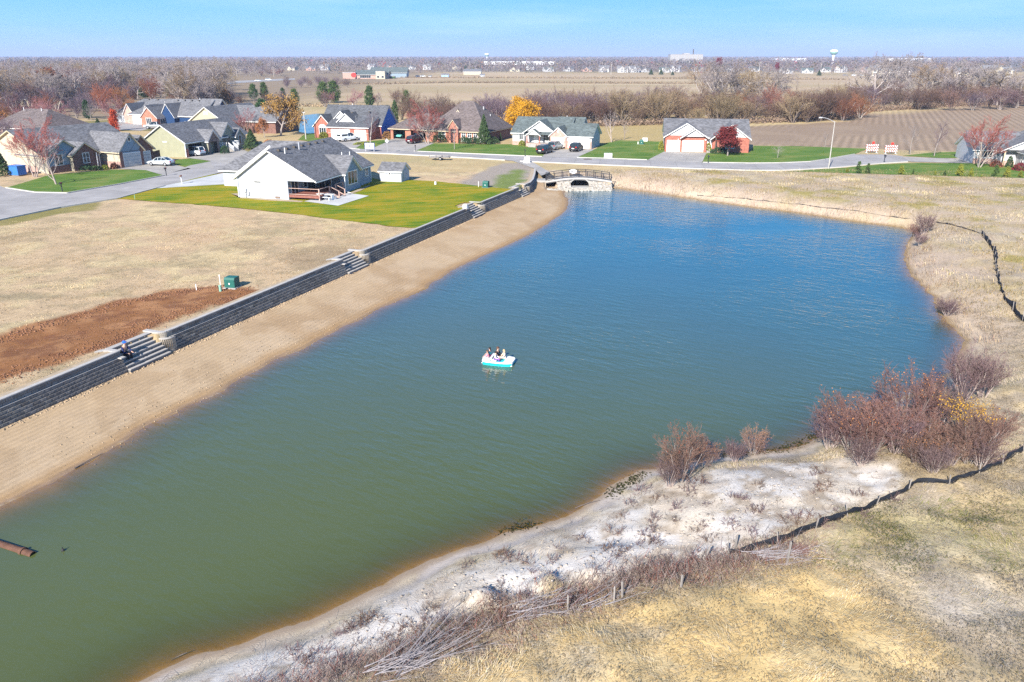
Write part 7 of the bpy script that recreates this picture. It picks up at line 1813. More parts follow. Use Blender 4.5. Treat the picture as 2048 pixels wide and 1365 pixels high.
# ------------------------------------------------------------------ dry grass, weeds and brush on the near banks
m, n, l, b = new_mat('dry_blades'); b.inputs['Roughness'].default_value = .8; b.inputs['Specular IOR Level'].default_value = .15
l.new(attr(n, 'leafcol').outputs['Color'], b.inputs['Base Color'])
def blades(name, x, y, col, h, w, lean, flow, seed):
    """bent two-joint grass blades rooted on the terrain"""
    rg = np.random.default_rng(seed); N = len(x); z = ground_z(x, y) - .02
    h = h * rg.uniform(.55, 1.25, N); a = flow + rg.normal(size=N) * .5; lean = lean * rg.uniform(.5, 1.2, N)
    dx, dy = np.cos(a), np.sin(a); px, py = -dy * w / 2, dx * w / 2
    p = np.stack([x, y, z], 1); d = np.stack([dx, dy, np.zeros(N)], 1); s = np.stack([px, py, np.zeros(N)], 1) if np.ndim(w) else np.stack([-dy * w / 2, dx * w / 2, np.zeros(N)], 1)
    up = np.array([[0, 0, 1.]]); m_ = p + d * (h * lean * .35)[:, None] + up * (h * .62)[:, None]; t = p + d * (h * lean)[:, None] + up * (h * (1 - .32 * lean))[:, None]
    V = np.stack([p - s, p + s, m_ + s * .8, m_ - s * .8, t], 1).reshape(-1, 3); k = np.arange(N)[:, None] * 5
    F = np.concatenate([k + [0, 1, 2], k + [0, 2, 3], k + [3, 2, 4]], 0)
    me = mesh_np(name, V, F); col_attr(me, 'leafcol', np.repeat(np.clip(col, 0, 1), 5, 0))
    return tag(link(name, me, MATS['dry_blades']), kind='stuff')
def scatter(n_, x0, x1, y0, y1, seed, dens):
    rg = np.random.default_rng(seed); x = rg.uniform(x0, x1, n_); y = rg.uniform(y0, y1, n_); k = rg.random(n_) < dens(x, y); return x[k], y[k]
def pal(x, seed, cols, p, var=.22):
    rg = np.random.default_rng(seed); c = np.array(cols)[rg.choice(len(cols), len(x), p=p)]; return c * rg.uniform(1 - var, 1 + var, (len(x), 1))
GOLD = [P(u, v, -.4) for u, v in [(1090,1250),(1250,1195),(1420,1160),(1640,1115),(1720,1150),(1780,1230),(1850,1320),(1830,1450),(640,1450),(830,1370),(1000,1300)]]
SAND = [P(u, v, -.9) for u, v in [(1000,1078),(1200,1012),(1295,950),(1440,925),(1560,915),(1700,905),(1800,930),(1810,965),(1770,1000),(1640,1050),(1560,1080),(1460,1110),(1380,1135),(1250,1155),(1150,1190),(1050,1215),(950,1225),(860,1255),(780,1295),(700,1345),(640,1420),(200,1420),(360,1330),(640,1250),(800,1172),(930,1112)]]
GREEN = [P(u, v, -.4) for u, v in [(1640,1060),(1760,1020),(1900,1010),(2100,1010),(2100,1110),(1960,1115),(1800,1110),(1690,1120)]]
PALE = [P(u, v, -.4) for u, v in [(1870,1120),(1960,1110),(2000,1160),(1980,1230),(1900,1270),(1850,1200)]]
BRUSH = [P(u, v, -.5) for u, v in [(560,1420),(800,1310),(930,1240),(1090,1190),(1290,1150),(1450,1125),(1500,1150),(1300,1195),(1130,1250),(960,1330),(800,1420)]]
def bank(x, y):
    return (poly_sd(x, y, POND) < -1.6) & (poly_sd(x, y, LOT) < 0) & (poly_sd(x, y, BEACH) < 0)
tuft = lambda x, y, s, sc_: fbm(x, y, sc_, 3, s)
x, y = scatter(230000, -16, 30, 18.5, 42, 1, lambda x, y: (poly_sd(x, y, GOLD) > -.6 + 1.5 * (tuft(x, y, 3, 1.2) - .5)) * np.clip((tuft(x, y, 7, 1.0) - .15) * 2.2, .25, 1))
cg = pal(x, 2, [(.48, .37, .20), (.54, .43, .26), (.41, .29, .14), (.46, .40, .31), (.44, .29, .13)], [.36, .24, .22, .10, .08])
blades('golden_grass', x, y, cg * 1.1, .21, .016, 1.85, tuft(x, y, 9, 3.2) * 9.0, 3)
x, y = scatter(330000, -10, 46, 18, 62, 4, lambda x, y: bank(x, y) * (poly_sd(x, y, GOLD) < .3) * np.where(poly_sd(x, y, PALE) > 0, .25, 1) * np.where(poly_sd(x, y, SAND) > -.2 + (tuft(x, y, 5, 1.5) - .5) * 2, .15, 1) * np.clip((tuft(x, y, 8, 1.6) - .28) * 2.4, .05, 1))
c2 = pal(x, 5, [(.42, .34, .22), (.48, .40, .29), (.38, .32, .27), (.36, .27, .18), (.29, .25, .09)], [.34, .24, .20, .12, .10])
gm = poly_sd(x, y, GREEN) > -1 + 2 * (tuft(x, y, 6, 1.4) - .5)
c2[gm] = pal(x[gm], 6, [(.22, .22, .035), (.30, .27, .07), (.17, .22, .04), (.42, .34, .15)], [.34, .30, .18, .18])
bm_ = poly_sd(x, y, BRUSH) > -.5; c2[bm_] = pal(x[bm_], 7, [(.30, .19, .13), (.24, .165, .13), (.40, .31, .23), (.32, .13, .09)], [.35, .25, .25, .15])
blades('dry_grass', x, y, c2, np.where(gm, .25, .19), .015, 1.55, tuft(x, y, 10, 4) * 8, 8)
x, y = scatter(95000, 10, 80, 58, 138, 11, lambda x, y: bank(x, y) * np.clip((tuft(x, y, 12, 3.0) - .3) * 2.6, .04, 1))
c3 = pal(x, 12, [(.43, .34, .20), (.48, .39, .25), (.36, .30, .22), (.29, .25, .08), (.40, .28, .13)], [.34, .26, .18, .12, .10])
blades('dry_grass', x, y, c3, .30, .05, .8, tuft(x, y, 13, 6) * 8, 14)
x, y = scatter(190000, -75, 6, 36, 132, 21, lambda x, y: (poly_sd(x, y, LOT) > .5) * (poly_sd(x, y, LAWN_MAIN) < 0) * np.clip((tuft(x, y, 22, 1.8) - .3) * 2.5, .05, 1) * (y < 93 + .0 * x) * (poly_sd(x, y, pw([(-160,720),(0,668),(120,632),(260,597),(330,578),(440,572),(520,580),(500,598),(420,612),(330,640),(245,690),(150,715),(0,765),(-160,840)])) < 0) * (poly_sd(x, y, pw(NEAR_W + FAR_W)) < -.3))
c4 = pal(x, 22, [(.48, .36, .205), (.54, .43, .26), (.40, .29, .16), (.28, .21, .12), (.44, .29, .155)], [.34, .26, .20, .10, .10])
blades('mown_dry_grass', x, y, c4, .11, .045, .9, tuft(x, y, 23, 5) * 8, 24)
x, y = scatter(210000, -6, 26, 19, 46, 61, lambda x, y: bank(x, y) * (poly_sd(x, y, GOLD) < .6) * (poly_sd(x, y, SAND) < .2) * np.clip((tuft(x, y, 62, .9) - .12) * 1.6, .1, 1))
blades('dry_grass', x, y, pal(x, 63, [(.46, .37, .25), (.52, .44, .33), (.42, .35, .29), (.44, .32, .17), (.33, .29, .12)], [.34, .24, .18, .14, .10]), .17, .014, 1.6, tuft(x, y, 10, 4) * 8, 64)
# grey reeds along the far shore
x, y = scatter(24000, 5, 60, 100, 138, 31, lambda x, y: (poly_sd(x, y, POND) < -.2) * (poly_sd(x, y, POND) > -4.2) * (poly_sd(x, y, LOT) < 0) * (x > 12) * np.clip((tuft(x, y, 32, 2.5) - .36) * 3.2, 0, 1))
blades('shore_reeds', x, y, pal(x, 33, [(.38, .31, .26), (.31, .25, .21), (.44, .36, .26), (.33, .22, .15)], [.35, .25, .25, .15]), .62, .045, .6, tuft(x, y, 34, 6) * 8, 35)
x, y = scatter(26000, 24, 46, 40, 92, 41, lambda x, y: (poly_sd(x, y, POND) < -.15) * (poly_sd(x, y, POND) > -2.6) * np.clip((tuft(x, y, 42, 2.2) - .4) * 3.2, 0, 1))
blades('shore_reeds', x, y, pal(x, 43, [(.37, .28, .19), (.31, .23, .19), (.40, .29, .16), (.27, .17, .12)], [.35, .25, .2, .2]), .55, .03, .6, tuft(x, y, 44, 6) * 8, 45)
# red dirt: crumbled clods along the ridges
def clods(name, pts, n_, s, col, seed, spread):
    rg = np.random.default_rng(seed); seg, S = along(pts); t = rg.uniform(0, S, n_); q = np.array([at(seg, v)[0] for v in t]) + rg.normal(size=(n_, 2)) * spread
    z = ground_z(q[:, 0], q[:, 1]); sz = s * rg.uniform(.4, 1.3, n_)
    o8 = np.array([[sx, sy, sz_] for sz_ in (-.5, 1) for sx, sy in ((-1, -1), (1, -1), (1, 1), (-1, 1))]); V = (np.stack([q[:, 0], q[:, 1], z], 1)[:, None] + o8[None] * sz[:, None, None] * rg.uniform(.45, 1, (n_, 8, 3))).reshape(-1, 3)
    fq = np.array([(3, 2, 1, 0), (4, 5, 6, 7), (0, 1, 5, 4), (1, 2, 6, 5), (2, 3, 7, 6), (3, 0, 4, 7)]); F = (np.arange(n_)[:, None, None] * 8 + fq[None]).reshape(-1, 4)
    me = mesh_np(name, V, F); col_attr(me, 'leafcol', np.repeat(np.array(col) * rg.uniform(.6, 1.3, (n_, 1)), 8, 0)); return tag(link(name, me, MATS['dry_blades']), kind='stuff')
clods('dirt_clods', pw([(-60,700),(60,660),(200,618),(320,588),(440,574),(500,580)]), 1000, .055, (.24, .12, .068), 3, .5); clods('dirt_clods', pw([(-60,780),(60,735),(200,690),(300,645),(420,605),(500,590)]), 1100, .05, (.23, .115, .065), 4, .6); clods('dirt_clods', pw([(100,690),(300,615),(420,592)]), 500, .035, (.22, .11, .065), 5, 1.0)
clods('beach_clods', [tuple(np.array(p) - wback * -.1) for p in off([tuple(wa), tuple(ST[2][0])], -.35)], 1500, .05, (.40, .30, .20), 6, .12); clods('beach_clods', off([tuple(wa), tuple(ST[1][0])], -6.2), 900, .035, (.36, .27, .18), 8, 1.4)
clods('sand_clods', [P(u, v, -1.0) for u, v in [(760,1270),(930,1195),(1100,1150),(1300,1090),(1500,1020),(1700,960)]], 600, .045, (.36, .31, .265), 7, .9)
# --- bushes on the shore
for nm, tc_, lf, k in (('shorebush0', 'shorerose', 'leaves_rusty', 0), ('shorebush1', 'mauve', None, 1), ('shorebush2', 'shorerose', 'leaves_orange', 2), ('shorebush3', 'brown', 'leaves_mustard', 3)):
    SPEC['stems'] = dict(bend=.07, up=.05, tipup=.05, kids=(7, 6, 5), first=(.18, .2, .15), ang=(26, 32, 36), len=(.62, .5, .5), rad=.55, rmin=.0065, trunkd=0)
    lf_ = None if lf is None else dict(n=260 if k != 3 else 700, size=.036, sp=.09, top=.62 if k != 3 else .72)
    SPEC['stems']['rmin'] = .0065 * 10 / 3.4
    proto(nm, tree_mesh('shorebush', 'stems', 700 + k, 3.4, 13, .42, .011, lf_), 'bark_pale' if k == 1 else 'bark_grey', 'twigs_' + tc_, lf)
PH['shor'] = 3.4
SPEC['weed'] = dict(bend=.14, up=.02, tipup=.0, kids=(5, 4), first=(.2, .2), ang=(40, 42), len=(.6, .55), rad=.6, rmin=.09, trunkd=0)
for k, tc_ in enumerate(('brown', 'mauve')):
    proto('weed%d' % k, tree_mesh('weed', 'weed', 760 + k, .6, 7, .7, .012), 'bark_dark', 'twigs_' + tc_)
PH['weed'] = .6
def shore(key, u, v, vtop, label, wide=1.0, name='shrub', cat='bush', group=None):
    x, y, z = PT(u, v); h = top_h(x, y, vtop) - z
    return place(key, x, y, h, label, group, name, wide, z - .05, cat)
shore('shorebush0', 1362, 962, 838, 'largest russet bush standing alone between water and white sand', .95); shore('shorebush1', 1340, 972, 900, 'dark red-brown low half of the lone large bush, at its left foot', 1.0); shore('shorebush2', 1405, 935, 862, 'orange-tipped bush at the right shoulder of the lone large bush', .9)
shore('shorebush2', 1508, 905, 850, 'small russet bush right of the lone large bush', 1.0); shore('shorebush1', 1470, 920, 888, 'low grey twiggy bush between the two russet bushes', 1.2)
CL = [('shorebush1', 1660, 895, 815, 1.1, 'mauve bush at the left end of the shore thicket'), ('shorebush2', 1700, 900, 790, 1.0, 'rusty bush second from the left in the shore thicket'), ('shorebush0', 1745, 905, 800, 1.0, 'brown-red bush low at the front of the shore thicket'), ('shorebush2', 1812, 862, 736, .85, 'tall upright bush with pink-orange top at the middle of the thicket'), ('shorebush1', 1790, 905, 815, 1.0, 'grey-mauve bush under the tall pink-topped one'), ('shorebush0', 1850, 905, 812, 1.0, 'dark russet bush before the yellow-leaved one'), ('shorebush1', 1885, 850, 760, 1.0, 'mauve bush behind the yellow-leaved one'), ('shorebush3', 1935, 925, 803, .8, 'bush with yellow leaves at its top in the shore thicket'), ('shorebush0', 1900, 930, 850, 1.0, 'orange-brown bush at the foot of the yellow-leaved one'), ('shorebush1', 1960, 935, 860, 1.0, 'mauve bush right of the yellow-leaved one by the black fence'), ('shorebush1', 1925, 800, 690, .8, 'tall mauve bush leaning over the water above the thicket'), ('shorebush1', 1965, 795, 705, .85, 'tall grey bush right of the leaning mauve one'), ('shorebush0', 1985, 885, 815, 1.1, 'grey-brown bush at the right end of the thicket'), ('shorebush0', 1760, 855, 790, 1.0, 'russet bush at the waterline behind the thicket front'), ('shorebush2', 1830, 925, 860, 1.0, 'low rusty bush at the thicket foot near the fence bend'), ('shorebush1', 1720, 930, 875, 1.1, 'low mauve bush at the front left of the thicket'), ('shorebush1', 1865, 945, 885, 1.1, 'low grey bush beside the fence bend')]
for kd, u, v, vt, wd_, lab in CL: shore(kd, u, v, vt - (v - vt) * .10, lab, wd_ * 1.2)
shore('shorebush1', 1846, 468, 420, 'dark mauve bush at the far right corner of the pond', 1.2); shore('shorebush0', 1828, 475, 440, 'low russet bush beside the dark one at the pond corner', 1.3); shore('shorebush1', 1893, 632, 596, 'low purple-brown bush on the right shore', 1.6); shore('shorebush1', 1840, 492, 462, 'grey bush just below the pond corner bushes', 1.2)
# dead weeds standing on the white sand
rw = random.Random(31); k = 0
spots_ = []
while len(spots_) < 110:
    u, v = rw.uniform(560, 1800), rw.uniform(930, 1330)
    q = P(u, v, -.9)
    if poly_sd(np.array([q[0]]), np.array([q[1]]), SAND)[0] > -.8 and poly_sd(np.array([q[0]]), np.array([q[1]]), POND)[0] < -1.5: spots_.append(q)
def weed_label(x, y):
    px = np.array([x]); py = np.array([y]); u = 1024 + CAM_F * x / (y * math.cos(CAM_T) + (CAM_H + .9) * math.sin(CAM_T))
    row = 'near the waterline' if poly_sd(px, py, POND)[0] > -2.6 else 'against the brush line' if poly_sd(px, py, BRUSH)[0] > -1.2 else 'on the open sand'
    zone_ = 'at the bottom of the bank' if u < 800 else 'by the sandy hummocks' if u < 1080 else 'left of the lone russet bush' if u < 1300 else 'below the lone russet bush' if u < 1480 else 'between the lone bush and the black fence' if u < 1620 else 'below the shore thicket'
    return 'dead brown weed ' + row + ' ' + zone_
for q in spots_:
    place('weed%d' % rw.randrange(2), q[0], q[1], rw.uniform(.18, .5), weed_label(*q), 'dead weeds on the white sand', 'dead_weed', rw.uniform(.7, 1.3), gz(*q) - .02, 'weed')
# the brush line: a tangle of dead stems nobody could count
rg = np.random.default_rng(91); seg, S = along([P(u, v, -.6) for u, v in [(420,1390),(700,1330),(860,1275),(1000,1232),(1130,1195),(1290,1150),(1400,1135),(1490,1128),(1620,1100)]])
t = S * rg.uniform(0, 1, 8500) ** .8; q = np.array([at(seg, v)[0] for v in t]) + rg.normal(size=(8500, 2)) * np.array([.55, .55]); z = ground_z(q[:, 0], q[:, 1])
a = rg.uniform(0, 2 * np.pi, 8500); tl = rg.uniform(.2, 1.0, 8500); L = rg.uniform(.18, .62, 8500); d = np.stack([np.cos(a) * tl, np.sin(a) * tl, 1.05 - tl * .8], 1); d /= np.linalg.norm(d, axis=1, keepdims=True)
p0 = np.stack([q[:, 0], q[:, 1], z - .02], 1); p1 = p0 + d * L[:, None]; rr = rg.uniform(.005, .010, 8500)
V, F = prisms(np.concatenate([p0, p1, rr[:, None], rr[:, None] * .4], 1), 3); me = mesh_np('brush', V, F)
col_attr(me, 'leafcol', np.repeat(pal(t, 92, [(.20, .135, .115), (.29, .20, .17), (.40, .33, .30), (.28, .10, .08), (.10, .075, .065)], [.32, .25, .18, .12, .13]), 6, 0)); tag(link('brush', me, MATS['dry_blades']), kind='stuff')
# scattered twigs lying on the sand
rg = np.random.default_rng(93); x, y = scatter(9000, -14, 26, 19, 45, 94, lambda x, y: (poly_sd(x, y, SAND) > -1) * (poly_sd(x, y, POND) < -.6) * np.clip((tuft(x, y, 95, 1.6) - .42) * 4, .04, 1)); N_ = len(x); z = ground_z(x, y); a = rg.uniform(0, 6.28, N_); L = rg.uniform(.12, .6, N_)
p0 = np.stack([x, y, z + .01], 1); p1 = p0 + np.stack([np.cos(a) * L, np.sin(a) * L, rg.uniform(-.01, .2, N_)], 1); V, F = prisms(np.concatenate([p0, p1, np.full((N_, 1), .006), np.full((N_, 1), .003)], 1), 3); me = mesh_np('fallen_twigs', V, F)
col_attr(me, 'leafcol', np.repeat(pal(x, 96, [(.16, .11, .09), (.26, .19, .15), (.36, .29, .25)], [.4, .35, .25]), 6, 0)); tag(link('fallen_twigs', me, MATS['dry_blades']), kind='stuff')
# bleached branch piles
mat('bleached_wood', (.30, .27, .275), .9, .2, 3, rand=.2)
def pile(u, v, L, az, n_, label, seed, fan=.28):
    x, y, z = PT(u, v); root = empty('branch_pile', (x, y, z), az); tag(root, label, 'branch pile'); r = random.Random(seed); fine = []
    for k in range(n_):
        y0 = r.uniform(-.5, .5); an = r.gauss(0, fan); l_ = L * r.uniform(.5, 1); p = Vector((-l_ / 2 + r.uniform(-.3, .3), y0, r.uniform(.05, .3))); segs = []; d = Vector((math.cos(an), math.sin(an), r.uniform(-.02, .12))); rad = r.uniform(.012, .026)
        for j in range(4):
            d = (d + Vector((r.gauss(0, .07), r.gauss(0, .07), r.gauss(0, .05)))).normalized(); q = p + d * l_ / 4; q.z = max(q.z, .03); segs.append((*p, *q, rad * (1 - j * .22), rad * (1 - (j + 1) * .22)))
            for _ in range(3):
                e = (d + Vector((r.gauss(0, .5), r.gauss(0, .5), r.gauss(.1, .25)))).normalized() * l_ * r.uniform(.1, .28); s_ = p.lerp(q, r.random()); fine.append((*s_, *(s_ + e), .007, .003))
            p = q
        V, F = prisms(segs, 5); link('branch', mesh_np('branch', V, F, True), MATS['bleached_wood'], root)
    V, F = prisms(fine, 3); o = link('twigs', mesh_np('twigs', V, F), MATS['bleached_wood'], root); o['kind'] = 'stuff'
pile(870, 1305, 4.2, R(38), 22, 'largest pile of bleached branches, at the bottom of the brush line', 1); pile(800, 1345, 2.6, R(20), 12, 'bleached branches lying low under the largest pile', 2); pile(1085, 1215, 3.0, R(28), 14, 'bleached branch pile in the middle of the brush line', 3); pile(1215, 1195, 2.6, R(35), 9, 'thin bleached poles lying before the grey stakes', 4, .1); pile(1555, 1112, 2.6, R(15), 16, 'grey branch pile against the low end of the black fence', 5)
shore('shorebush0', 1600, 1112, 1085, 'small dark red bush at the end of the grey branch pile', 1.3)
# old grey stakes
for k, (u, v, vt, ln) in enumerate([(1410, 1118, 1093, .25), (1470, 1098, 1070, .05), (1362, 1176, 1150, .05), (1245, 1197, 1160, -.1), (1228, 1205, 1172, .0), (1135, 1222, 1190, .02), (1573, 1130, 1080, -.08)]):
    x, y, z = PT(u, v); h = max(.5, top_h(x, y, vt) - z); root = empty('wooden_stake', (x, y, z)); root.rotation_euler = (0, ln, .3 * k); tag(root, ['leaning grey stake at the left end of the black fence', 'pale stake just beyond the left end of the black fence', 'short stake in the brush line left of the leaning one', 'tall stake of the close pair in the brush line', 'short stake of the close pair in the brush line', 'lone grey stake above the middle branch pile', 'stake rising from the grey branch pile'][k], 'stake')
    MB().rings([[(-.035, -.03, -.2), (.035, -.03, -.2), (.035, .03, -.2), (-.035, .03, -.2)], [(-.035, -.03, h - .1), (.035, -.03, h - .1), (.035, .03, h - .1), (-.035, .03, h - .1)], [(-.02, -.01, h), (.03, -.015, h - .02), (.02, .02, h - .04), (-.025, .02, h)]]).build('stake', MATS['grey_wood'], root)
# silt fences
mat('silt_fabric', (.014, .016, .022), .75, .5, 1.5, .6, 6, spec=.25)
def silt(pts, h, label, seed, step=2.2, slump=.5):
    w3 = [PT(u, v) for u, v in pts]; p2 = [(q[0], q[1]) for q in w3]; seg, S = along(p2); root = empty('silt_fence', w3[0]); tag(root, label, 'silt fence', 'black silt fences round the pond'); ox, oy, oz = w3[0]; r = random.Random(seed); n_ = int(S / .22)
    tt = np.linspace(0, S, n_); q = np.array([at(seg, v)[0] for v in tt]); z = ground_z(q[:, 0], q[:, 1]); nrm = np.array([at(seg, v)[1] for v in tt]); nrm = np.stack([-nrm[:, 1], nrm[:, 0]], 1)
    sg = np.abs(np.sin(np.pi * tt / step)); nb = fbm(tt, tt * 0 + seed * 7.7, 2.6, 3, seed) - .5; hh = np.clip(h * (1 - .35 * sg * slump) * (1 + 1.6 * nb * slump), .05, None); ln = .18 * sg + .9 * nb * slump
    V = []
    for f_ in (0, .5, 1.0):
        off_ = (ln * f_ * h + .05 * np.sin(tt * 5 + f_ * 3))[:, None]; V.append(np.stack([q[:, 0] - ox, q[:, 1] - oy, z - oz - .03 + hh * f_], 1) + np.concatenate([nrm * off_, np.zeros((n_, 1))], 1))
    V = np.concatenate(V); i = np.arange(n_ - 1); F = np.concatenate([np.stack([i + k * n_, i + 1 + k * n_, i + 1 + (k + 1) * n_, i + (k + 1) * n_], 1) for k in range(2)])
    me = mesh_np('fabric', V, F, True); fb = link('fabric', me, MATS['silt_fabric'], root); so = fb.modifiers.new('thick', 'SOLIDIFY'); so.thickness = .012
    stk = MB().box(-.022, .022, -.022, .022, -.2, h + .22).mesh('stake'); stk.materials.append(MATS['grey_wood'])
    for k in range(int(S / step) + 1):
        (x, y), d_ = at(seg, min(k * step, S)); o = link('stake', stk, None, root, (x - ox, y - oy, gz(x, y) - oz)); o.rotation_euler = (r.uniform(-.2, .2), r.uniform(-.2, .2), r.uniform(0, 3))
    return root
silt([(1458, 1109), (1560, 1086), (1640, 1054), (1760, 1005), (1805, 988), (1835, 966), (1900, 969), (1980, 938), (2060, 896), (2200, 830)], .33, 'near black silt fence bending along the sand to the right edge', 1, 2.2, .28)
silt([(1962, 468), (1985, 500), (1996, 560), (2008, 600), (2028, 628), (2080, 665)], .55, 'black silt fence sagging along the right bank', 2, 2.4, .6)
silt([(1395, 386), (1500, 398), (1600, 408), (1720, 423), (1820, 438)], .11, 'low black silt fence along the far shore', 3, 2.6, .8); silt([(1872, 446), (1900, 450), (1962, 468)], .2, 'short black silt fence piece at the far right corner', 4, 2.6, .8)
# algae mats at the waterline
def algae(pts, n_, seed):
    seg, S = along([P(u, v, WZ) for u, v in pts]); rg = np.random.default_rng(seed); q = np.array([at(seg, t)[0] for t in rg.uniform(0, S, n_)]) + rg.normal(size=(n_, 2)) * .2
    V, F = cards(np.stack([q[:, 0], q[:, 1], np.maximum(ground_z(q[:, 0], q[:, 1]), WZ) + .02], 1), .06, rg, .9, .6); me = mesh_np('algae', V, F); col_attr(me, 'leafcol', np.repeat(np.array([(.026, .028, .010)]) * rg.uniform(.4, 1.6, (n_, 1)), 4, 0)); tag(link('algae', me, MATS['dry_blades']), kind='stuff')
algae([(1218, 992), (1250, 972), (1290, 948)], 380, 1); algae([(1005, 1062), (1070, 1048)], 160, 2); algae([(1615, 880), (1660, 858), (1700, 846)], 300, 3); algae([(1440, 912), (1560, 901), (1610, 884)], 300, 4)
# driftwood at the near waterline
for k, (u0, v0, u1, v1) in enumerate([(342, 1318, 388, 1298), (150, 938, 205, 908), (1150, 1015, 1200, 1000)]):
    a_, b_ = PT(u0, v0), PT(u1, v1); root = empty('driftwood', a_); tag(root, ['dark stick in the shallows at the bottom shore', 'dark log lying at the beach edge, left', 'thin dark stick on the shore below the lone bush'][k], 'driftwood'); V, F = prisms([(0, 0, .04, (b_[0] - a_[0]) * .55, (b_[1] - a_[1]) * .5, b_[2] - a_[2] + .08, .03, .022), ((b_[0] - a_[0]) * .55, (b_[1] - a_[1]) * .5, b_[2] - a_[2] + .08, b_[0] - a_[0], b_[1] - a_[1], b_[2] - a_[2] + .03, .022, .01)], 6); link('stick', mesh_np('stick', V, F, True), MATS['bark_dark'], root)
# rusty pipe half in the water
a_, b_ = P(-70, 1062, WZ + .1), P(66, 1108, WZ + .05); root = empty('rusty_pipe', (*b_, WZ - .04), math.atan2(a_[1] - b_[1], a_[0] - b_[0])); tag(root, 'rusty brown pipe lying half sunk at the left edge of the pond', 'pipe'); Lp = math.hypot(a_[0] - b_[0], a_[1] - b_[1])
prof = lambda x_, r_: [(x_, r_ * math.cos(2 * math.pi * k / 18), r_ * math.sin(2 * math.pi * k / 18)) for k in range(18)]
MB().rings([prof(0, .15), prof(0, .18), prof(Lp, .18), prof(Lp, .15), prof(Lp * .98, .17)], True, False).rings([prof(0, .17), prof(Lp, .17)], True, False).build('pipe', MATS['rust'], root, smooth=False); MB().rings([prof(.55, .201), prof(.55, .225), prof(.68, .225), prof(.68, .201)], True, False).build('collar', MATS['rust'], root)
x, y = P(126, 1102, WZ); root = empty('float_buoy', (x, y, WZ)); tag(root, 'tiny dark float on the water right of the rusty pipe', 'float'); MB().ball((0, 0, .03), .08, 8, 6).build('ball', MATS['plastic_black'], root); MB().tube((0, 0, .1), (0, 0, .18), .02).build('loop', MATS['plastic_black'], root)
# ------------------------------------------------------------------ people: one skinned body each, clothes over it
TODO = []
def skin(name, verts, edges, radii, matn, parent, lev=1):
    me = bpy.data.meshes.new(name); me.from_pydata(verts, edges, []); o = link(name, me, None, parent)
    md = o.modifiers.new('skin', 'SKIN'); md.use_smooth_shade = True
    sv = me.skin_vertices[0].data
    for i, r_ in enumerate(radii):
        sv[i].radius = (r_, r_) if isinstance(r_, float) else r_; sv[i].use_root = (i == 0)
    sb = o.modifiers.new('sub', 'SUBSURF'); sb.levels = lev; sb.render_levels = lev
    TODO.append((o, matn)); return o
for nm, cc in dict(skin=(.55, .34, .25), hair_brown=(.09, .045, .03), hair_blond=(.50, .36, .20), hair_dark=(.02, .015, .013), cloth_pink=(.75, .25, .33), cloth_teal=(.05, .42, .45), cloth_black=(.016, .016, .024), cloth_purple=(.16, .05, .34), cloth_cream=(.66, .55, .44), cloth_navy=(.02, .03, .10), cloth_blue=(.02, .12, .55), cloth_magenta=(.50, .03, .25), cloth_white=(.72, .72, .74)).items(): mat(nm, cc, .8, .15, 6)
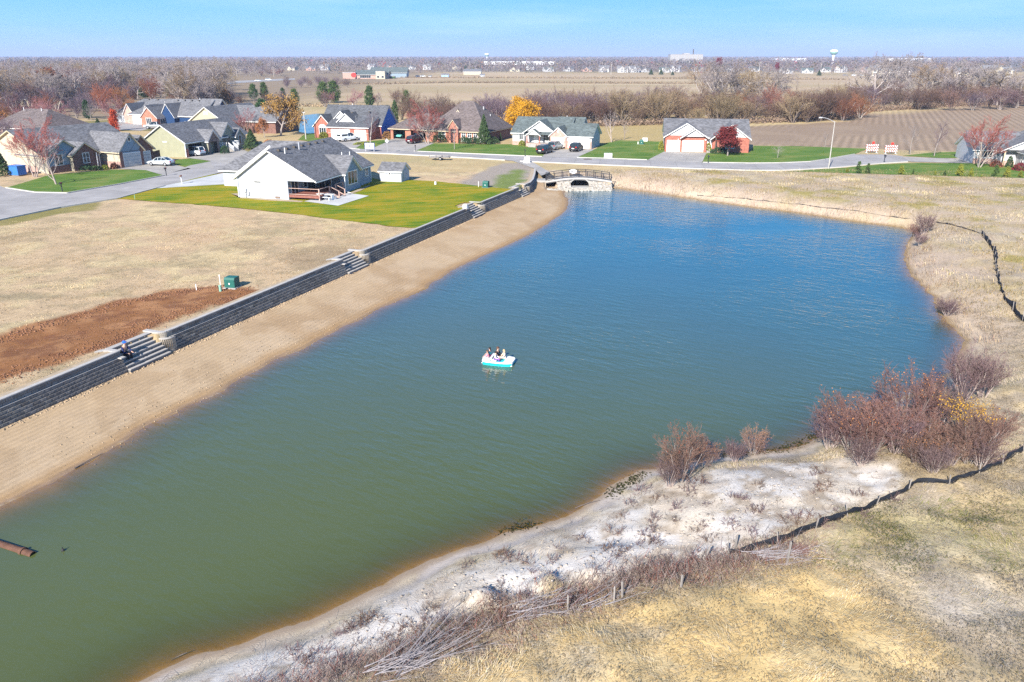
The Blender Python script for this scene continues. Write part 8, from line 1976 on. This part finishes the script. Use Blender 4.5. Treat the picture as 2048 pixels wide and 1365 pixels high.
def person(loc, rz, s, label, top, bottom, hair, hairlen=.1, arms=((.26, .14, .20), (.15, .36, .14)), lean=.03, cap=None, turn=0., feet='cloth_black', parent_z=0):
    """seated figure, seat at the local origin, facing +Y"""
    root = empty('person', loc, rz); root.scale = (s, s, s); tag(root, label, 'person')
    (ex, ey, ez), (hx, hy, hz) = arms
    V = [(0, 0, .06), (0, lean * .6, .28), (0, lean, .46), (0, lean + .02, .56), (0, lean + .045, .66), (0, lean + .04, .76)]; Ed = [(0, 1), (1, 2), (2, 3), (3, 4), (4, 5)]; Rr = [(.15, .11), (.135, .095), (.15, .09), .052, (.085, .098), (.075, .085)]
    def chain(st, pts, rs):
        p = st
        for q, r_ in zip(pts, rs): V.append(q); Rr.append(r_); Ed.append((p, len(V) - 1)); p = len(V) - 1
        return p
    for sg in (-1, 1):
        w_ = chain(2, [(sg * .18, lean, .45), (sg * ex, ey + lean, ez), (sg * hx, hy + lean, hz), (sg * (hx - .01), hy + .07 + lean, hz - .01)], [.055, .042, .029, .034])
        bx = V[w_]
        for k in range(4): chain(w_, [(bx[0] + sg * (.024 - k * .016), bx[1] + .05, bx[2] - .005), (bx[0] + sg * (.024 - k * .016), bx[1] + .075 - .006 * abs(k - 1), bx[2] - .035)], [.009, .007])
        chain(w_, [(bx[0] - sg * .04, bx[1] + .01, bx[2] - .005), (bx[0] - sg * .045, bx[1] + .045, bx[2] - .02)], [.010, .008])
        chain(0, [(sg * .095, .05, .05), (sg * .12, .42, .07), (sg * .12, .44, -.30), (sg * .12, .47, -.38), (sg * .12, .58, -.40)], [.088, .062, .042, .04, .032])
    body = skin('body', V, Ed, Rr, 'skin', root)
    tv = [(0, 0, .05), (0, lean * .6, .28), (0, lean, .44), (0, lean + .01, .50)]; te = [(0, 1), (1, 2), (2, 3)]; tr = [(.165, .125), (.15, .112), (.165, .105), (.07, .06)]
    for sg in (-1, 1):
        b0 = len(tv); tv += [(sg * .185, lean, .45), (sg * ex, ey + lean, ez), (sg * (hx * .85 + ex * .15), hy * .85 + ey * .15 + lean, hz * .85 + ez * .15)]; te += [(2, b0), (b0, b0 + 1), (b0 + 1, b0 + 2)]; tr += [.068, .055, .042]
    skin('shirt', tv, te, tr, top, root)
    pv = [(0, 0, .06)]; pe = []; prr = [(.165, .125)]
    for sg in (-1, 1):
        b0 = len(pv); pv += [(sg * .1, .06, .055), (sg * .12, .42, .07), (sg * .12, .44, -.30)]; pe += [(0, b0), (b0, b0 + 1), (b0 + 1, b0 + 2)]; prr += [.1, .074, .055]
    skin('trousers', pv, pe, prr, bottom, root)
    hd = Vector((0, lean + .045, .70))
    hb = MB().ball((0, -.02, .03), .105, 12, 8, (.92, 1.05, 1.0))
    if hairlen > .12: hb.rings([[(x_ * f_, y_ - .05 - .03 * (1 - f_), z_) for x_, y_ in ((-.09, -.05), (.09, -.05), (.09, .0), (-.09, .0))] for f_, z_ in ((1, .04), (1.05, -.1), (.8, -hairlen))])
    h_ = hb.build('hair', MATS[hair], root, tuple(hd), True); h_.rotation_euler = (0, 0, turn)
    fc = MB().ball((0, .085, -.02), .018, 6, 4, (.8, 1.2, 1)); f_ = fc.build('nose', MATS['skin'], root, tuple(hd)); f_.rotation_euler = (0, 0, turn)
    ey_ = MB()
    for sg in (-1, 1): ey_.ball((sg * .034, .088, .012), .012, 6, 4)
    e_ = ey_.build('eyes', MATS['hair_dark'], root, tuple(hd)); e_.rotation_euler = (0, 0, turn); m_ = MB().box(-.025, .025, .083, .093, -.062, -.052).build('mouth', MATS['cloth_magenta'], root, tuple(hd)); m_.rotation_euler = (0, 0, turn)
    if cap:
        MB().ball((0, -.015, .045), .115, 12, 6, (.95, 1.05, .85)).box(-.07, .07, .07, .17, .06, .075).build('cap', MATS[cap], root, tuple(hd), True)
    for sg in (-1, 1): MB().rings([[(sg * .12 - .045, .40, -.44), (sg * .12 + .045, .40, -.44), (sg * .12 + .04, .40, -.35), (sg * .12 - .04, .40, -.35)], [(sg * .12 - .045, .6, -.44), (sg * .12 + .045, .6, -.44), (sg * .12 + .035, .58, -.39), (sg * .12 - .035, .58, -.39)]]).build('shoe', MATS[feet], root)
    return root
# ------------------------------------------------------------------ the pedal boat
mat('boat_turquoise', (.015, .47, .53), .35, .08, spec=.5); mat('boat_white', (.80, .80, .79), .4, .06, spec=.5)
ba, bb = np.array(P(963, 728, WZ)), np.array(P(1015, 733, WZ)); brz = math.atan2(*(bb - ba)[::-1]); bm0 = (np.array(P(976, 722, WZ)) + np.array(P(1020, 725, WZ))) / 2 + np.array([-.02, -.25])
boat = empty('pedal_boat', (*bm0, WZ - .02), brz); boat.scale = (.88, .88, .88); tag(boat, 'turquoise and white pedal boat with five people on the pond', 'boat')
BW = .78
def deckring(x_, w_, z_): return x_, w_, z_
ST_ = [(-1.22, .50), (-1.12, .68), (-.8, .77), (0, .80), (.7, .77), (1.05, .68), (1.2, .56)]
hull = MB().rings([[(x_, -w_ * .86, -.12), (x_, w_ * .86, -.12), (x_, w_, .29), (x_, -w_, .29)] for x_, w_ in ST_]); hull.build('hull', MATS['boat_turquoise'], boat)
rim = MB()
for (x0, w0), (x1, w1) in zip(ST_[:-1], ST_[1:]):
    for sg in (-1, 1):
        rim.add([(x0, sg * (w0 + .03), .285), (x1, sg * (w1 + .03), .285), (x1, sg * (w1 - .12), .225), (x0, sg * (w0 - .12), .225), (x0, sg * (w0 + .02), .36), (x1, sg * (w1 + .02), .36), (x1, sg * (w1 - .11), .36), (x0, sg * (w0 - .11), .36)], [(3, 2, 1, 0), (4, 5, 6, 7), (0, 1, 5, 4), (1, 2, 6, 5), (2, 3, 7, 6), (3, 0, 4, 7)])
rim.rings([[(x_, -w_, .22), (x_, w_, .22), (x_, w_ * .98, z_), (x_, -w_ * .98, z_)] for x_, w_, z_ in ((.58, .62, .40), (1.05, .56, .38), (1.24, .54, .33))]); rim.rings([[(x_, -w_, .22), (x_, w_, .22), (x_, w_, z_), (x_, -w_, z_)] for x_, w_, z_ in ((-1.24, .46, .34), (-1.02, .55, .38))])
rim.build('deck', MATS['boat_white'], boat)
MB().box(-1.02, .6, -.62, .62, .222, .235).build('cockpit_floor', MATS['boat_white'], boat)
for x_, bk in ((-.25, -1), (-.75, 1)):
    st = MB().box(x_ - .2, x_ + .2, -.58, .58, .236, .42).build('seat', MATS['boat_white'], boat); MB().rings([[(x_ + bk * .2, -.56, .42), (x_ + bk * .2, .56, .42), (x_ + bk * .26, .56, .44), (x_ + bk * .26, -.56, .44)], [(x_ + bk * .27, -.54, .60), (x_ + bk * .27, .54, .60), (x_ + bk * .33, .54, .60), (x_ + bk * .33, -.54, .60)]]).build('seat_back', MATS['boat_white'], st)
MB().tube((-1.1, -.35, .36), (-1.1, -.35, .44), .03).tube((-1.1, .35, .36), (-1.1, .35, .44), .03).tube((-1.1, -.35, .44), (-1.1, .35, .44), .025).build('grab_rail', MATS['boat_turquoise'], boat)
MB().tube((.35, .05, .24), (.22, .05, .52), .02).build('steering_lever', MATS['plastic_black'], boat); MB().ball((1.15, -.48, .02), .1, 8, 6).build('fender', MATS['boat_white'], boat)
def onboat(x_, y_, z_):
    c_, s_ = math.cos(brz), math.sin(brz); return (bm0[0] + .88 * (c_ * x_ - s_ * y_), bm0[1] + .88 * (s_ * x_ + c_ * y_), WZ - .02 + .88 * z_)
person(onboat(-.80, -.24, .42), brz + R(90), .76, 'person in a coral pink top at the stern of the pedal boat', 'cloth_pink', 'cloth_white', 'hair_brown', .34, feet='cloth_white')
person(onboat(-.76, .30, .42), brz + R(90), .80, 'person in a teal hood at the back of the pedal boat', 'cloth_teal', 'cloth_magenta', 'hair_dark', .2)
person(onboat(-.22, .36, .42), brz - R(90), .90, 'tallest person, brown-haired in black, in the middle of the pedal boat', 'cloth_black', 'cloth_black', 'hair_brown', .3)
person(onboat(-.20, -.30, .42), brz - R(90), .73, 'person in white top and purple trousers on the near side of the pedal boat', 'cloth_white', 'cloth_purple', 'hair_dark', .12)
person(onboat(.42, .26, .40), brz + R(120), .77, 'pale-haired person in cream, sitting toward the bow of the pedal boat', 'cloth_cream', 'cloth_cream', 'hair_blond', .2, feet='cloth_white')
q = ST[0][0] + wdir * .75 + wback * (-.25 + 4 * .26 + .16)
person((float(q[0]), float(q[1]), -1.42 + 5 * 1.44 / 7 - .12), math.atan2(-wback[1], -wback[0]) - math.pi / 2, 1.15, 'person in dark clothes with a blue cap sitting on the nearest stairs', 'cloth_navy', 'cloth_black', 'hair_dark', .1, cap='cloth_blue', lean=.12)
bpy.context.view_layer.update(); dg = bpy.context.evaluated_depsgraph_get()
for o, mn in TODO:
    me = bpy.data.meshes.new_from_object(o.evaluated_get(dg)); o.modifiers.clear(); o.data = me; me.materials.clear(); me.materials.append(MATS[mn])
# ------------------------------------------------------------------ the air between here and the horizon
hb = MB().box(-15500, 15500, -900, 15500, -5.5, 75).build('haze', None)
m = bpy.data.materials.new('haze'); m.use_nodes = True
n, l = m.node_tree.nodes, m.node_tree.links
n.clear(); o_ = n.new('ShaderNodeOutputMaterial'); v_ = n.new('ShaderNodeVolumePrincipled')
v_.inputs['Color'].default_value = (.60, .72, 1.0, 1); v_.inputs['Density'].default_value = .00015; v_.inputs['Anisotropy'].default_value = .0
l.new(v_.outputs[0], o_.inputs['Volume'])
hb.data.materials.append(m); tag(hb, kind='stuff')
